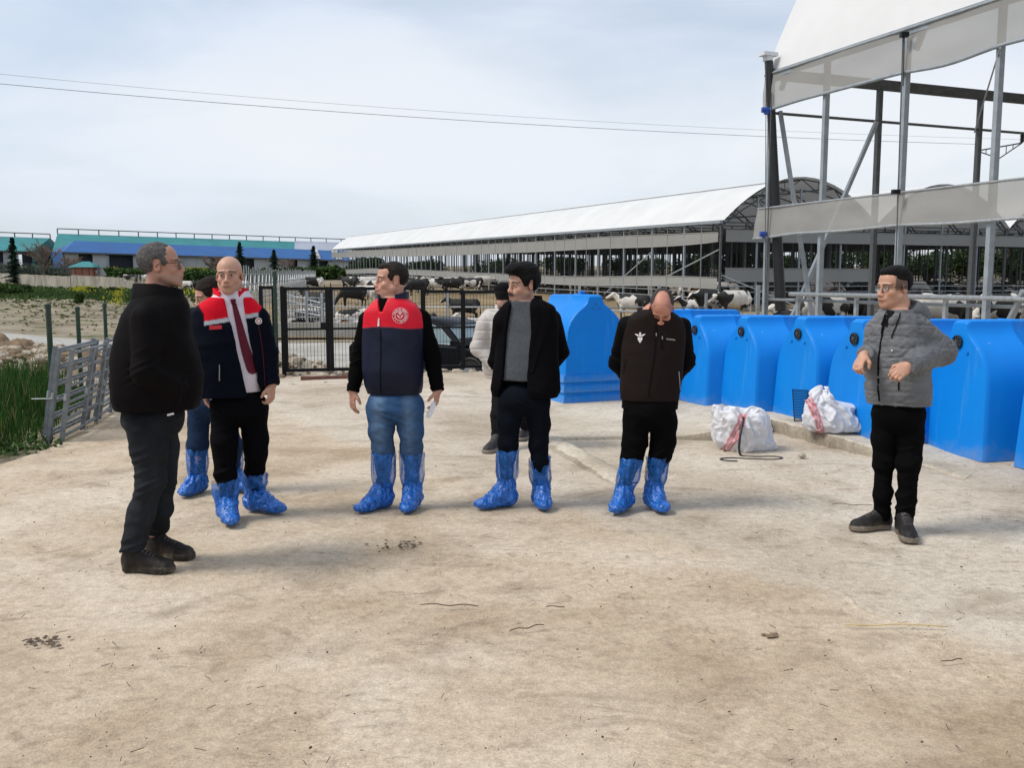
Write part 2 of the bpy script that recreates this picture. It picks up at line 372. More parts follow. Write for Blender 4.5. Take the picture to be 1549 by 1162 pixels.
# ground
def ground_mat(name, base, spots, pebble=.5, grass=None, scale=1.0, bmp=.35, second=None):
    m, t, b = _mat(name); v = coords(t, kind='World')
    f1 = noise(t, .55*scale, 8, v, .62, .3); r = ramp(t, (.36, base[0]), (.5, base[1]), (.66, base[2])); t.links.new(f1, r.inputs[0]); c = r.outputs[0]
    if second:   # the later, greyer pour beyond a straight joint
        rb = ramp(t, (.3, second[0][0]), (.5, second[0][1]), (.72, second[0][2])); t.links.new(f1, rb.inputs[0]); sx = t.nodes.new('ShaderNodeSeparateXYZ'); t.links.new(v, sx.inputs[0])
        m1 = N(t, 'ShaderNodeMath', operation='MULTIPLY_ADD'); m1.inputs[1].default_value = second[1]; m1.inputs[2].default_value = second[3]; t.links.new(sx.outputs[0], m1.inputs[0])
        m2 = N(t, 'ShaderNodeMath', operation='MULTIPLY_ADD'); m2.inputs[1].default_value = second[2]; t.links.new(sx.outputs[1], m2.inputs[0]); t.links.new(m1.outputs[0], m2.inputs[2])
        m4 = N(t, 'ShaderNodeMath', operation='MULTIPLY_ADD'); m4.inputs[1].default_value = 1.1; t.links.new(noise(t, .9, 5, v, .6), m4.inputs[0]); t.links.new(m2.outputs[0], m4.inputs[2])
        rs = ramp(t, (.52, 0.), (.80, 1.)); t.links.new(m4.outputs[0], rs.inputs[0]); c = mixc(t, rs.outputs[0], c, rb.outputs[0])
    f2 = noise(t, 26*scale, 8, v, .7); r2 = ramp(t, (.32, .76), (.52, 1.0), (.70, 1.18)); t.links.new(f2, r2.inputs[0]); c = mixc(t, 1.0, c, r2.outputs[0], 'MULTIPLY')
    f3 = noise(t, 1.5*scale, 7, coords(t, (1, 1.4, 1), (0,0,.5), 'World'), .6, .8); r3 = ramp(t, (.53, 0.), (.72, spots[3])); t.links.new(f3, r3.inputs[0]); c = mixc(t, r3.outputs[0], c, spots[:3])
    f7 = noise(t, 4.2*scale, 9, coords(t, (1, 1.7, 1), (0,0,-.3), 'World'), .68, 1.2); r7 = ramp(t, (.56, 0.), (.70, .55)); t.links.new(f7, r7.inputs[0]); c = mixc(t, r7.outputs[0], c, tuple(q*.9 for q in spots[:3]))
    f9 = noise(t, 1.15*scale, 12, coords(t, (1,1.25,1), (0,0,.9), 'World'), .74, .5); r9 = ramp(t, (.56, 0.), (.68, .6)); t.links.new(f9, r9.inputs[0]); f10 = ramp(t, (.38, .25), (.58, 1.)); t.links.new(noise(t, 38*scale, 6, v, .7), f10.inputs[0]); mq = N(t, 'ShaderNodeMath', operation='MULTIPLY'); t.links.new(r9.outputs[0], mq.inputs[0]); t.links.new(f10.outputs[0], mq.inputs[1]); c = mixc(t, mq.outputs[0], c, tuple(q*.78 for q in spots[:3]))
    f8 = noise(t, 110*scale, 4, v, .7); r8 = ramp(t, (.36, .82), (.62, 1.14)); t.links.new(f8, r8.inputs[0]); c = mixc(t, 1.0, c, r8.outputs[0], 'MULTIPLY')
    vo = N(t, 'ShaderNodeTexVoronoi', Scale=34*scale); t.links.new(v, vo.inputs['Vector']); r4 = ramp(t, (.05, pebble), (.13, 0.)); t.links.new(vo.outputs['Distance'], r4.inputs[0])
    g = N(t, 'ShaderNodeSeparateColor'); t.links.new(vo.outputs['Color'], g.inputs[0]); mm = N(t, 'ShaderNodeMath', operation='GREATER_THAN'); mm.inputs[1].default_value = .72; t.links.new(g.outputs[0], mm.inputs[0])
    m3 = N(t, 'ShaderNodeMath', operation='MULTIPLY'); t.links.new(mm.outputs[0], m3.inputs[0]); t.links.new(r4.outputs[0], m3.inputs[1])
    pc = mixc(t, g.outputs[1], (.10,.08,.06), (.55,.5,.42)); c = mixc(t, m3.outputs[0], c, pc)
    if grass:
        f5 = noise(t, grass[4], 6, coords(t, grass[5] if len(grass) > 5 else (1,1,1), kind='World'), .6); r5 = ramp(t, (grass[3], 0.), (grass[3]+.07, 1.)); t.links.new(f5, r5.inputs[0])
        f6 = noise(t, 3.2, 4, v); gc = ramp(t, (.35, tuple(x*.55 for x in grass[:3])), (.7, tuple(min(1, x*1.5) for x in grass[:3]))); t.links.new(f6, gc.inputs[0]); c = mixc(t, r5.outputs[0], c, gc.outputs[0])
    t.links.new(c, b.inputs['Base Color']); b.inputs['Roughness'].default_value = .93; b.inputs['Specular IOR Level'].default_value = .2
    ad = N(t, 'ShaderNodeMath', operation='ADD'); t.links.new(noise(t, 60*scale, 6, v, .7), ad.inputs[0]); t.links.new(m3.outputs[0], ad.inputs[1])
    bump(t, b, ad.outputs[0], bmp, .008); return m
M['shaded_bedding'] = ground_mat('bedding_with_barn_shade', ((.05,.042,.03),(.085,.07,.052),(.12,.10,.075)), (.03,.025,.02,.6), .3, scale=.5)  # bedding colour darkened to carry the shade under the barn roof
M['yard'] = ground_mat('sandy_concrete', ((.375,.285,.19),(.525,.425,.31),(.635,.545,.43)), (.21,.15,.10,.6), .7, bmp=.7, second=(((.40,.33,.25),(.53,.455,.36),(.63,.565,.47)), .82, .57, -3.75))
M['wire'] = simple('overhead_wire', (.20,.21,.22), .6, .1, 3)
M['yard_grey'] = ground_mat('worn_grey_concrete', ((.40,.34,.265),(.50,.445,.365),(.56,.51,.44)), (.28,.22,.16,.45), .5)
M['slab'] = ground_mat('slab_concrete', ((.43,.365,.28),(.55,.485,.385),(.63,.57,.47)), (.24,.19,.14,.55), .4, bmp=.5)
M['field'] = ground_mat('field_soil', ((.17,.135,.09),(.26,.215,.15),(.34,.295,.22)), (.12,.10,.06,.7), .8, grass=(.075,.10,.03,.56,.45,(1,1.6,1)), scale=.55, bmp=.9)
M['gravel'] = ground_mat('gravel_bank', ((.27,.22,.16),(.38,.32,.25),(.48,.43,.35)), (.2,.16,.11,.5), .9, scale=.6, bmp=.8)
M['road'] = ground_mat('dusty_road', ((.33,.31,.27),(.41,.39,.35),(.46,.44,.40)), (.28,.25,.2,.4), .3)
M['straw'] = ground_mat('straw_bedding', ((.17,.125,.07),(.25,.185,.10),(.33,.25,.14)), (.09,.065,.045,.7), .5, scale=.4)
M['stone'] = simple('limestone', (.42,.36,.28), .9, .3, 4, bmp=.6, bscale=18, dirt=(.2,.15,.1,.5))
M['stone_dark'] = simple('brown_clods', (.20,.14,.085), .95, .35, 3, bmp=.6, bscale=12)
M['galv_dull'] = simple('dull_galvanised_tube', (.20,.215,.225), .6, .3, 10, .35, .1, 40)
M['slab_edge'] = ground_mat('broken_slab_edge', ((.26,.22,.165),(.38,.33,.26),(.48,.43,.35)), (.15,.12,.08,.6), .9, bmp=1.0)
M['twig'] = simple('dry_twig', (.13,.08,.05), .9, .3, 9)
M['straw_stalk'] = simple('dry_straw', (.55,.42,.2), .8, .2, 9)
M['dung'] = simple('dried_dung', (.10,.07,.045), .95, .4, 20, bmp=.7, bscale=60)
M['conc_wall'] = simple('stained_concrete_wall', (.36,.33,.27), .9, .25, .9, stretch=(1,1,.25), dirt=(.10,.09,.07,.8), dscale=1.1)
def leafmat(name, c, var=.35):
    m, t, b = _mat(name); oi = t.nodes.new('ShaderNodeNewGeometry'); r = ramp(t, (0., tuple(x*(1-var) for x in c)), (1., tuple(min(1, x*(1+var)) for x in c)))
    t.links.new(oi.outputs['Random Per Island'], r.inputs[0]); t.links.new(r.outputs[0], b.inputs['Base Color']); b.inputs['Roughness'].default_value = .7; b.inputs['Specular IOR Level'].default_value = .2
    tr = N(t, 'ShaderNodeBsdfTranslucent'); t.links.new(r.outputs[0], tr.inputs['Color']); ms = N(t, 'ShaderNodeMixShader'); ms.inputs[0].default_value = .25
    t.links.new(b.outputs[0], ms.inputs[1]); t.links.new(tr.outputs[0], ms.inputs[2]); t.links.new(ms.outputs[0], t.nodes['Material Output'].inputs[0]); return m
M['grass'] = leafmat('wheat_grass', (.034,.095,.016), .5)
M['leaf'] = leafmat('bush_leaf', (.045,.085,.02), .5)
M['leaf_yellow'] = leafmat('mustard_flower', (.38,.36,.03), .3)
M['conifer'] = leafmat('conifer_needles', (.016,.035,.02), .5)
M['trunk'] = simple('bark', (.09,.07,.055), .95, .3, 6)
M['bare'] = simple('bare_branches', (.20,.15,.12), .95, .3, 6)
M['teal_roof'] = simple('teal_sheet_roof', (.018,.19,.20), .6, .15, .25, stretch=(1,1,1))
M['blue_roof'] = simple('blue_sheet_roof', (.005,.085,.27), .6, .15, .25)
M['far_wall'] = simple('pale_far_wall', (.42,.43,.43), .9, .2, .15, dirt=(.12,.12,.12,.5), dscale=.3)
M['dark_open'] = simple('opening_shade', (.03,.035,.045), .8, .3, .3)  # dark colour stands in for the shade inside the open bays
M['grey_roof'] = simple('grey_sheet_roof', (.33,.36,.42), .6, .1, .3)
M['brick'] = simple('terracotta_panel', (.33,.13,.08), .85, .25, 1.5)
M['paper'] = simple('white_paper', (.75,.76,.8), .6, .03, 5)
# ------------------------------------------------------------------ terrain
def sstep(a, b, x): t = np.clip((x-a)/(b-a), 0, 1); return t*t*(3-2*t)
def T(x, y):
    x = np.asarray(x, dtype=np.float64); y = np.asarray(y, dtype=np.float64); q = x/np.maximum(y, 1)
    z = -.02*sstep(0, 5, y)
    dip = sstep(15.9, 19.5, y+.12*x)*(1-sstep(29.5, 33.5, y))*(1-sstep(2.5, 6, x))*sstep(-17, -12, x)
    z = z-.66*dip-.42*sstep(29.5, 33.5, y)*(1-sstep(60, 88, y))*(1-sstep(4, 9, x-.0*y))*sstep(-30,-20,x)
    near = sstep(60, 90, y)
    zr = .0165*np.maximum(y-50, 0)*sstep(-.3, -.2, q)
    zl = (.003*np.maximum(y-50, 0)+3.2*sstep(152, 186, y))*(1-sstep(-.3, -.2, q))
    return z+zr+zl-.09*sstep(20, 34, y)
def Tz(x, y): return float(T(x, y))
def terrain_grid(xs, ys, off=0.0, rough=.0, freq=.4):
    X, Y = np.meshgrid(xs, ys, indexing='ij'); Z = T(X, Y)+off
    if rough: Z = Z+rough*fbm(np.stack([X*freq, Y*freq, X*0], -1), 3)
    V = np.stack([X, Y, Z], -1).reshape(-1, 3); n, m = len(xs), len(ys)
    i, j = np.meshgrid(np.arange(n-1), np.arange(m-1), indexing='ij'); a = (i*m+j).ravel()
    return V, np.stack([a, a+m, a+m+1, a+1], 1), (i.ravel(), j.ravel())
def inpoly(x, y, poly):
    r = np.zeros(x.shape, bool); n = len(poly)
    for i in range(n):
        x0, y0 = poly[i]; x1, y1 = poly[(i+1) % n]
        c = ((y0 > y) != (y1 > y)) & (x < (x1-x0)*(y-y0)/(y1-y0+1e-12)+x0); r ^= c
    return r
def sheet(name, poly, off, step, mat, rough=0, jag=.12, freq=2.0, flat=None):
    px = [p[0] for p in poly]; py = [p[1] for p in poly]
    V, F, _ = terrain_grid(np.arange(min(px)-step, max(px)+step*2, step), np.arange(min(py)-step, max(py)+step*2, step), off, rough)
    c = V[F].mean(1); jx = c[:, 0]+jag*fbm(c*freq, 2, 3); jy = c[:, 1]+jag*fbm(c*freq, 2, 11)
    F = F[inpoly(jx, jy, poly)]
    if flat is not None: V[:, 2] = flat(V[:, 0], V[:, 1])
    u, inv = np.unique(F, return_inverse=True); F = inv.reshape(F.shape); V = V[u]
    return tag(new_mesh_obj(name, V, F, mat), kind='structure')
xs = np.concatenate([[-1500,-700,-400,-250,-180,-140], np.arange(-110,-20,2.5), np.arange(-20,14,.5), np.arange(14,60,2), [70,90,120,180,260,400,700,1500]])
ys = np.concatenate([[-40,-20,-8,-2], np.arange(1,36,.5), np.arange(36,80,2), np.arange(80,200,3), [210,230,260,300,400,600,900,1400,2200]])
V, F, _ = terrain_grid(xs, ys, -.03)
r_ = fbm(V*.35, 3); V[:, 2] += .05*r_*sstep(12, 25, V[:, 1])
tag(new_mesh_obj('ground', V, F, M['field']), kind='structure')
g2 = lambda px, py: tuple(G(px, py))[:2]
YARD = [(-7.5,-3), g2(-140,760), g2(0,703), g2(92,676), g2(176,622), g2(300,590), g2(421,572), g2(748,563), (4.2,18.4), (4.0,21.5), (40,30), (40,-3)]
sheet('concrete_yard', YARD, 0.02, .15, M['yard'], 0, .05, flat=lambda x, y: 0*x+.020+.006*fbm(np.stack([x*1.2, y*1.2, 0*x], -1), 2))
# newer, greyer pour on the right of the joint
c0, c1, c2 = g2(1000,770), g2(1170,850), g2(1560,1075)
mb = MB(); rows = []; jn = [Vector(g2(1000,770)+(.028,)), Vector(g2(1085,800)+(.028,)), Vector(g2(1170,852)+(.028,)), Vector(g2(1290,915)+(.028,)), Vector(g2(1400,975)+(.028,)), Vector(g2(1600,1085)+(.028,))]
jp = []
for a, b in zip(jn[:-1], jn[1:]):
    for i in range(30): p = a.lerp(b, i/30); o_ = .03*float(fbm(np.array([p.x*4, p.y*4, 1.]), 3)); jp.append(p+Vector((o_, o_*.6, 0)))
for i, p in enumerate(jp):
    n = Vector((.82,.57,0)); k = max(0, .5+.9*float(vnoise([i*.13, 4, 0]))); fz = lambda x, y: .020+.006*float(fbm(np.array([x*1.2, y*1.2, 0.]), 2)); row = []
    for o_, z in ((-.05,-.004),(-.022,.0035*k),(-.008,.007*k),(.004,.004*k),(.012,-.003),(.03,-.004)): q = p+n*o_*(.5+k*.6); row.append((q.x, q.y, fz(q.x, q.y)+z+.0005))
    rows.append(row)
mb.grid(rows); tag(mb.build('pour_joint', M['yard'], smooth=True), kind='structure')
sheet('road', [(-60,18.6),(-18,19.2),(3.5,19.0),(6,31.5),(-12,32.2),(-60,36)], .02, .5, M['road'], .01)
sheet('gravel_bank', [(-9,15.2),(4.5,16.6),(4.5,19.2),(-10,19.6)], .0, .12, M['gravel'], .05, .2)
sheet('straw_floor', [(-8.5,33.5),(18,33.5),(18,60),(-20,118),(-46,118),(-18,62)], .03, 1.0, M['straw'], .04)
sheet('barn_floor', [(4.6,20.0),(9.5,9.5),(40,22),(46,60),(60,70),(10,190),(-34,176),(12.2,56),(8,50)], .035, 1.0, M['shaded_bedding'], .0)

# raised slab with broken step, and the low kerb on its left
def slabz(x, y):  # thickness fades out to the right/near
    return (.055+.09*sstep(1.6, 2.2, x+0*(y)))*(1-sstep(2.9, 3.75, x+0*(y)))-.001
SL = [G(828,670), G(900,668), G(1000,668), G(1088,670), G(1092,688), G(1166,655), G(1235,675), G(1312,694), G(1400,712), G(1470,735)]
SL = [Vector((p.x, p.y)) for p in SL]
# insert points for a ragged edge
edge = []
for a, b in zip(SL[:-1], SL[1:]):
    n = max(2, int((b-a).length/.05))
    for i in range(n):
        p = a.lerp(b, i/n); nz = .03*float(vnoise(np.array([p.x*7, p.y*7, 1.]))); edge.append(Vector((p.x+nz, p.y+nz)))
mb = MB(); back = [Vector((p.x*.25+ (9-4*(1-i/len(edge))) if False else p.x+5*(i/len(edge))+.4, 16.8-3*(i/len(edge)))) for i, p in enumerate(edge)]
rows = []
NR = 22
for i, (p, q) in enumerate(zip(edge, back)):
    z = float(slabz(p.x, p.y)); r = [(p.x, p.y-.02, -.03), (p.x+.01*float(vnoise([p.x*20,p.y*20,0])), p.y-.005, z*.55), (p.x, p.y+.03, z-.008)]
    for k in range(NR):
        t = (k/(NR-1))**1.4; m = p.lerp(q, t); zz = z*(1-t)+t*.10*(1-float(sstep(.70, .97, i/len(edge))))
        r.append((m.x, m.y+.06, zz+.004*float(vnoise([m.x*5, m.y*5, 2.]))))
    rows.append(r)
mb.grid(rows)
o_ = mb.build('raised_slab', [M['slab'], M['slab_edge']], smooth=True); nq = len(rows[0])-1; o_.data.polygons.foreach_set('material_index', np.array([1 if (k % nq) < 2 else 0 for k in range(len(o_.data.polygons))], dtype=np.int32)); tag(o_, kind='structure')
def slab_top(x, y):
    """height of slab under a hutch / sack"""
    P = Vector((x, y)); best = min(range(len(edge)), key=lambda i: abs((edge[i]-P).dot(Vector((back[i].y-edge[i].y, -(back[i].x-edge[i].x))).normalized())))
    p, q = edge[best], back[best]; t = max(0, min(1, (P-p).dot(q-p)/(q-p).length_squared)); return max(.022, float(slabz(p.x, p.y))*(1-t)+t*.10*(1-float(sstep(.70, .97, best/len(edge)))))
mb = MB(); rows = []
ka, kb = G(832,672), G(946,736)
for i in range(50):
    t = i/49; p = ka.lerp(kb, t); h = .075*(1-t**3*.6); wv = .10+.02*float(vnoise([t*18, 0, 0])); n = Vector((kb.y-ka.y, -(kb.x-ka.x), 0)).normalized()
    jit = .012*float(vnoise([t*30, 3, 0])); rows.append([tuple(p+n*(o+jit)+Vector((0,0,z))) for o, z in ((-.13,-.02),(-.10,h*.8),(-.06,h),(wv*.4,h*.97),(wv*.9,h*.7),(wv+.05,-.02))])
mb.grid(rows); o_ = mb.build('concrete_kerb', [M['slab'], M['slab_edge']], smooth=True); o_.data.polygons.foreach_set('material_index', np.array([1 if (k % 5) in (0, 4) else 0 for k in range(len(o_.data.polygons))], dtype=np.int32)); tag(o_, kind='structure')

# ------------------------------------------------------------------ barns
rdir = Vector((-.37,.929,0)).normalized(); gdir = Vector((.929,.37,0)).normalized()
W_SP, RISE = 11.6, 2.75
def arch(u):  # 0..1 across a span -> rise
    return RISE*(max(0, 1-abs(2*u-1)**2.0))**1.0
def arch_pts(n=24): return [(.5-.5*math.cos(PI*i/n)) for i in range(n+1)]
def barn_frame_pts(): return [(u*W_SP, arch(u)) for u in arch_pts(18)]
def roof_sheet(mb, o, s0, s1, eave, slope, w0, overh=.25, ds=4.0, zfun=None):
    n = max(2, int(abs(s1-s0)/ds)); U = arch_pts(24); rows = []
    for i in range(n+1):
        s = s0+(s1-s0)*i/n; row = []
        sag = .0 if i in (0, n) else .0
        for u in U: 
            p = o+rdir*s+gdir*(w0+u*W_SP); row.append((p.x, p.y, eave+arch(u)+(zfun(s) if zfun else slope*s)+.12))
        rows.append(row)
    mb.grid(rows)
def truss(mb, o, s, eave, dz, w0, t=.07, webs=True, n=14):
    base = o+rdir*s+gdir*w0; P = []; Q = []
    for i in range(n+1):
        u = .5-.5*math.cos(PI*i/n); h = arch(u); P.append(base+gdir*(u*W_SP)+Vector((0,0,eave+dz+h)))
        uu = .02+.96*u; Q.append(base+gdir*(uu*W_SP)+Vector((0,0,eave+dz+h*.80-.12)))
    for A in (P, Q):
        for a, b in zip(A[:-1], A[1:]): mb.beam(a, b, t)
    if webs:
        for i in range(n): mb.beam(P[i], Q[i+1] if i % 2 else Q[i], t*.6); mb.beam(P[i+1] if i % 2 == 0 else P[i], Q[i] if i % 2 == 0 else Q[i+1], t*.6)
    mb.beam(base+Vector((0,0,eave+dz)), base+gdir*W_SP+Vector((0,0,eave+dz)), t*1.1)
def curtain(name, mat, parent, pts_top, pts_bot, nsub=7, wav=.03, bow=.0, tube=.035, tmat=None):
    mb = MB(); rows = []
    for i, (a, b) in enumerate(zip(pts_top, pts_bot)):
        a, b = Vector(a), Vector(b); row = []
        nrm = gdir
        for k in range(nsub):
            t = k/(nsub-1); off = wav*float(fbm(np.array([i*.35, t*1.2, a.x]), 2))*math.sin(PI*min(1, t+.1)); row.append(a.lerp(b, t)+nrm*off)
        rows.append(row)
    mb.grid(rows); o = mb.build(name, mat, parent, smooth=True)
    if tube:
        e = MB(); e.tube(pts_bot, tube, 6); e.tube(pts_top, tube*.8, 6); e.build('hem_tube', tmat or mat, o, smooth=True)
    return o
# long barn ----------------------------------------------------------
C2 = At(1091, 336, 56); EA2 = C2.z; C2b = Vector((C2.x, C2.y, 0)); LEN2 = 122
zf2 = lambda s: .0165*max(0, s)*1.0
def b2(s, w, z): p = C2b+rdir*s+gdir*w; return Vector((p.x, p.y, z+zf2(s)))
lb = empty('long_barn', (C2b.x, C2b.y, 0)); tag(lb, 'long open cattle barn with white arched membrane roof and grey side curtains, behind the hutches', 'barn')
def rel(mb, o):
    mb.v = [tuple(Vector(v)-o.location) for v in mb.v]; return mb
NSP = 5
for k in range(NSP):
    mb = MB(); roof_sheet(mb, C2b, -.3, LEN2, EA2, 0, k*W_SP, zfun=zf2); rel(mb, lb).build('roof', M['membrane'], lb, smooth=True)
mb = MB(); ridge = [b2(s, W_SP*.30, EA2+arch(.30)+.13) for s in np.linspace(0, LEN2, 40)]; mb.tube(ridge, .06, 5); rel(mb, lb).build('roof_seam', M['post'], lb)
for k in range(NSP):
    mb = MB()
    for i, s in enumerate(np.arange(0, LEN2, 4.0)):
        truss(mb, C2b, s, EA2, zf2(s), k*W_SP, .06 if i else .075, webs=(s < 60 or i % 2 == 0))
    for u in (.12,.3,.5,.7,.88): mb.beam(b2(0, W_SP*(k+u), EA2+arch(u)-.05), b2(LEN2, W_SP*(k+u), EA2+arch(u)-.05), .07)
    rel(mb, lb).build('roof_truss', M['steel_dark'], lb)
mb = MB(); mb.beam(b2(-.2,-.12,EA2+.02), b2(LEN2,-.12,EA2+.02), .2, .18); rel(mb, lb).build('gutter', M['post'], lb)
for s in np.arange(0, LEN2, 4.0):
    mb = MB(); mb.box(b2(s,0,EA2/2)-lb.location, (.12,.12,EA2+.1), rz=math.atan2(rdir.y,rdir.x)); mb.build('post', M['post'] if s else M['steel_dark'], lb)
for s in np.arange(2, LEN2, 4.0):
    mb = MB(); a, b = b2(s,-.06,EA2), b2(s,-.06,.7); mb.beam(a-lb.location, b-lb.location, .045); mb.build('curtain_rod', M['galv'], lb)
for w in (W_SP, 2*W_SP):
    for s in np.arange(0, 80, 4.0 if w < 12 else 6.0):
        mb = MB(); mb.box(b2(s,w,EA2/2)-lb.location, (.14,.14,EA2), rz=math.atan2(rdir.y,rdir.x)); mb.build('post', M['steel_dark'], lb)
mb = MB()
for w in (2.5,4,7.5,9.5,13.5,15,19,21,26,30,33,34.8,38,42,46.4,52,57):
    for s in np.arange(1, LEN2, 3.6): mb.box(b2(s,w,EA2/2)-lb.location, (.075,.075,EA2), rz=.4)
for w in (3.9, 7.6, 15.1, 19.1, 26, 30): 
    for z in (.9, 1.25): mb.beam(b2(0,w,z)-lb.location, b2(LEN2,w,z)-lb.location, .06)
for w in np.arange(3, 56, 3.5): mb.beam(b2(0,w,EA2-.35)-lb.location, b2(LEN2,w,EA2-.35)-lb.location, .2)
for w in (11.6,23.2,34.8,46.4):
    for z in (.5,.9,1.3,1.7): mb.beam(b2(0,w,z)-lb.location, b2(LEN2,w,z)-lb.location, .07)
o_ = mb.build('inner_posts_and_rails', M['steel_dark'], lb); o_['kind'] = 'stuff'
for w in (2.6, 5.8, 9.0, 14.2, 17.4, 20.6, 26):
    u = (w % W_SP)/W_SP; mb = MB(); mb.box(b2(0,w,(EA2+arch(u)*.8)/2)-lb.location, (.09,.09,EA2+arch(u)*.8), rz=.4); mb.build('gable_post', M['post'], lb)
def sagz(s, z, amp, f, seed): return z+amp*float(vnoise([s*f, seed, 0]))
S2 = np.linspace(0.2, LEN2, 90)
def up_b(s): return 3.55+.42*math.exp(-s/7)+.12*float(vnoise([s*.06,5,0]))
curtain('upper_curtain', M['curtain_far'], lb, [b2(s,-.05,4.55+.1*float(vnoise([s*.07,1,0])))-lb.location for s in S2], [b2(s,-.05,up_b(s))-lb.location for s in S2], 5, .03)
curtain('lower_curtain', M['curtain_far'], lb, [b2(s,-.05,1.72+.22*float(vnoise([s*.045,9,0]))*min(1,s/10))-lb.location for s in S2], [b2(s,-.05,1.05+.22*float(vnoise([s*.045,9.3,0]))*min(1,s/10))-lb.location for s in S2], 5, .03)
for z0, z1, nm in ((3.9,4.6,'gable_curtain'), (1.5,2.3,'gable_curtain')):
    ws = np.linspace(.3, W_SP*1.0-.2 if z0 < 3 else W_SP*3.6, 60)
    curtain(nm, M['curtain_far'], lb, [b2(-.1,w,z1)-lb.location for w in ws], [b2(-.1,w,z0)-lb.location for w in ws], 5, .02)
ws = np.linspace(W_SP+.3, W_SP*1.9, 30)
for z in (.45,.85,1.2):
    mb = MB(); mb.tube([b2(s,-.02,z)-lb.location for s in np.linspace(0,LEN2,30)], .035, 6); mb.build('side_rail', M['galv'], lb, smooth=True)
    mb = MB(); mb.tube([b2(0,w,z)-lb.location for w in np.linspace(0,44,8)], .035, 6); mb.build('gable_rail', M['galv'], lb, smooth=True)
for a, b in ((b2(.2,0,3.4), b2(7.6,0,1.3)), (b2(8,0,3.4), b2(15,0,.3)), (b2(0,.1,1.9), b2(-2.5,3.6,.1))):
    mb = MB(); mb.beam(a-lb.location, b-lb.location, .07); mb.build('brace', M['galv'], lb)

# near barn -----------------------------------------------------------
CN = At(1168, 112, 19.0); EAN = CN.z; CNb = Vector((CN.x, CN.y, 0)); LN = 15.5
def nb(s, w, z): p = CNb-rdir*s+gdir*w; return Vector((p.x, p.y, z))
ba = empty('near_barn', (CNb.x, CNb.y, 0)); BL = ba.location
tag(ba, 'tall open barn at the right edge with white membrane roof and mesh curtains', 'barn')
def zc(px, py, s): # z on the near row plane for photo pixel
    p = nb(s, 0, 0); return At(px, py, p.y).z
_arch2 = arch
def arch(u): return 3.7*(1-abs(2*u-1)**4.6)
mb = MB(); n = 30; rows = []
for i in range(n+1):
    s = -.2+(LN+.2)*i/n; row = []
    for u in arch_pts(30):
        p = nb(s, u*W_SP, 0); pull = .10*math.exp(-(s+.55)/.8)*float(fbm(np.array([s*3, u*26, 0]), 2)); row.append((p.x-BL.x, p.y-BL.y, EAN+arch(u)+pull+.03*float(vnoise([s*.8, u*5, 4]))))
    rows.append(row)
mb.grid(rows); mb.build('roof', M['membrane'], ba, smooth=True)
mb = MB()
for s in np.arange(0, LN, 1.75*2):
    base = nb(s, 0, 0); P = []; Q = []
    for i in range(15):
        u = .5-.5*math.cos(PI*i/14); P.append(nb(s, u*W_SP, EAN+arch(u)-.17)-BL); Q.append(nb(s, (.02+.96*u)*W_SP, EAN+arch(u)*.82-.28)-BL)
    for A in (P, Q):
        for a, b in zip(A[:-1], A[1:]): mb.beam(a, b, .08)
    for i in range(14): mb.beam(P[i], Q[i+1], .05); mb.beam(P[i+1], Q[i+1], .05)
for u in (.08,.2,.35,.5,.65,.8,.92): mb.beam(nb(0,u*W_SP,EAN+arch(u)-.2)-BL, nb(LN,u*W_SP,EAN+arch(u)-.2)-BL, .06)
mb.build('roof_truss', M['steel_dark'], ba)
mb = MB(); mb.beam(nb(0,0,EAN+.0)-BL, nb(0,W_SP,EAN+.0)-BL, .12, .2); mb.build('tie_beam', M['steel_dark'], ba)
mb = MB(); mb.tube([nb(0,w,EAN-.75)-BL for w in np.linspace(0,W_SP,6)], .03, 6); mb.build('tie_rod', M['steel_dark'], ba)
mb = MB(); mb.beam(nb(-.1,0,EAN-.02)-BL, nb(LN,0,EAN-.02)-BL, .10, .14); mb.build('eave_beam', M['post'], ba)
POSTS = [(1172,0),(1254,1.62),(1370,3.55),(1505,5.36),(1690,7.2),(2000,9.)]
for px, s in POSTS:
    mb = MB(); mb.box(nb(s,0,EAN/2)-BL, (.075,.10,EAN), rz=math.atan2(rdir.y,rdir.x)); mb.build('post', M['post'], ba)
for w in (2.75, 5.6, 8.5, 11.6):
    mb = MB(); zt = EAN; mb.box(nb(0,w,zt/2)-BL, (.10,.10,zt), rz=math.atan2(rdir.y,rdir.x)); mb.build('gable_post', M['steel_dark'], ba)
for s in (4,8): 
    mb = MB(); mb.box(nb(s,W_SP,EAN/2)-BL, (.10,.10,EAN), rz=.4); mb.build('post', M['steel_dark'], ba)
SN = np.linspace(-.15, LN, 70)
curtain('upper_curtain', M['curtain'], ba, [nb(s,-.06,EAN+.0)-BL for s in SN], [nb(s,-.09,4.95+.04*float(vnoise([s*.9,0,0])))-BL for s in SN], 9, .05, tube=.03, tmat=M['post'])
curtain('lower_curtain', M['curtain'], ba, [nb(s-.08,-.08,3.03)-BL for s in SN], [nb(s-.18,-.10,2.46+.03*float(vnoise([s*.8,3,0])))-BL for s in SN], 9, .04, tube=.025, tmat=M['galv'])
PW = lambda px, py, Y: At(px, py, Y)-BL
for a, b in (((1180,168,19.05),(1229,482,18.6)), ((1326,184,19.9),(1196,485,19.2)), ((1549,440,13.4),(1520,500,13.9)), ((1513,72,13.8),(1474,200,16.5))):
    mb = MB(); mb.beam(PW(*a), PW(*b), .075 if a[0] != 1513 else .02); mb.build('brace', M['post'], ba)
mb = MB(); mb.tube([nb(s,-.02,1.31)-BL for s in (.8, LN)], .042, 8); mb.build('top_rail', M['galv'], ba, smooth=True)
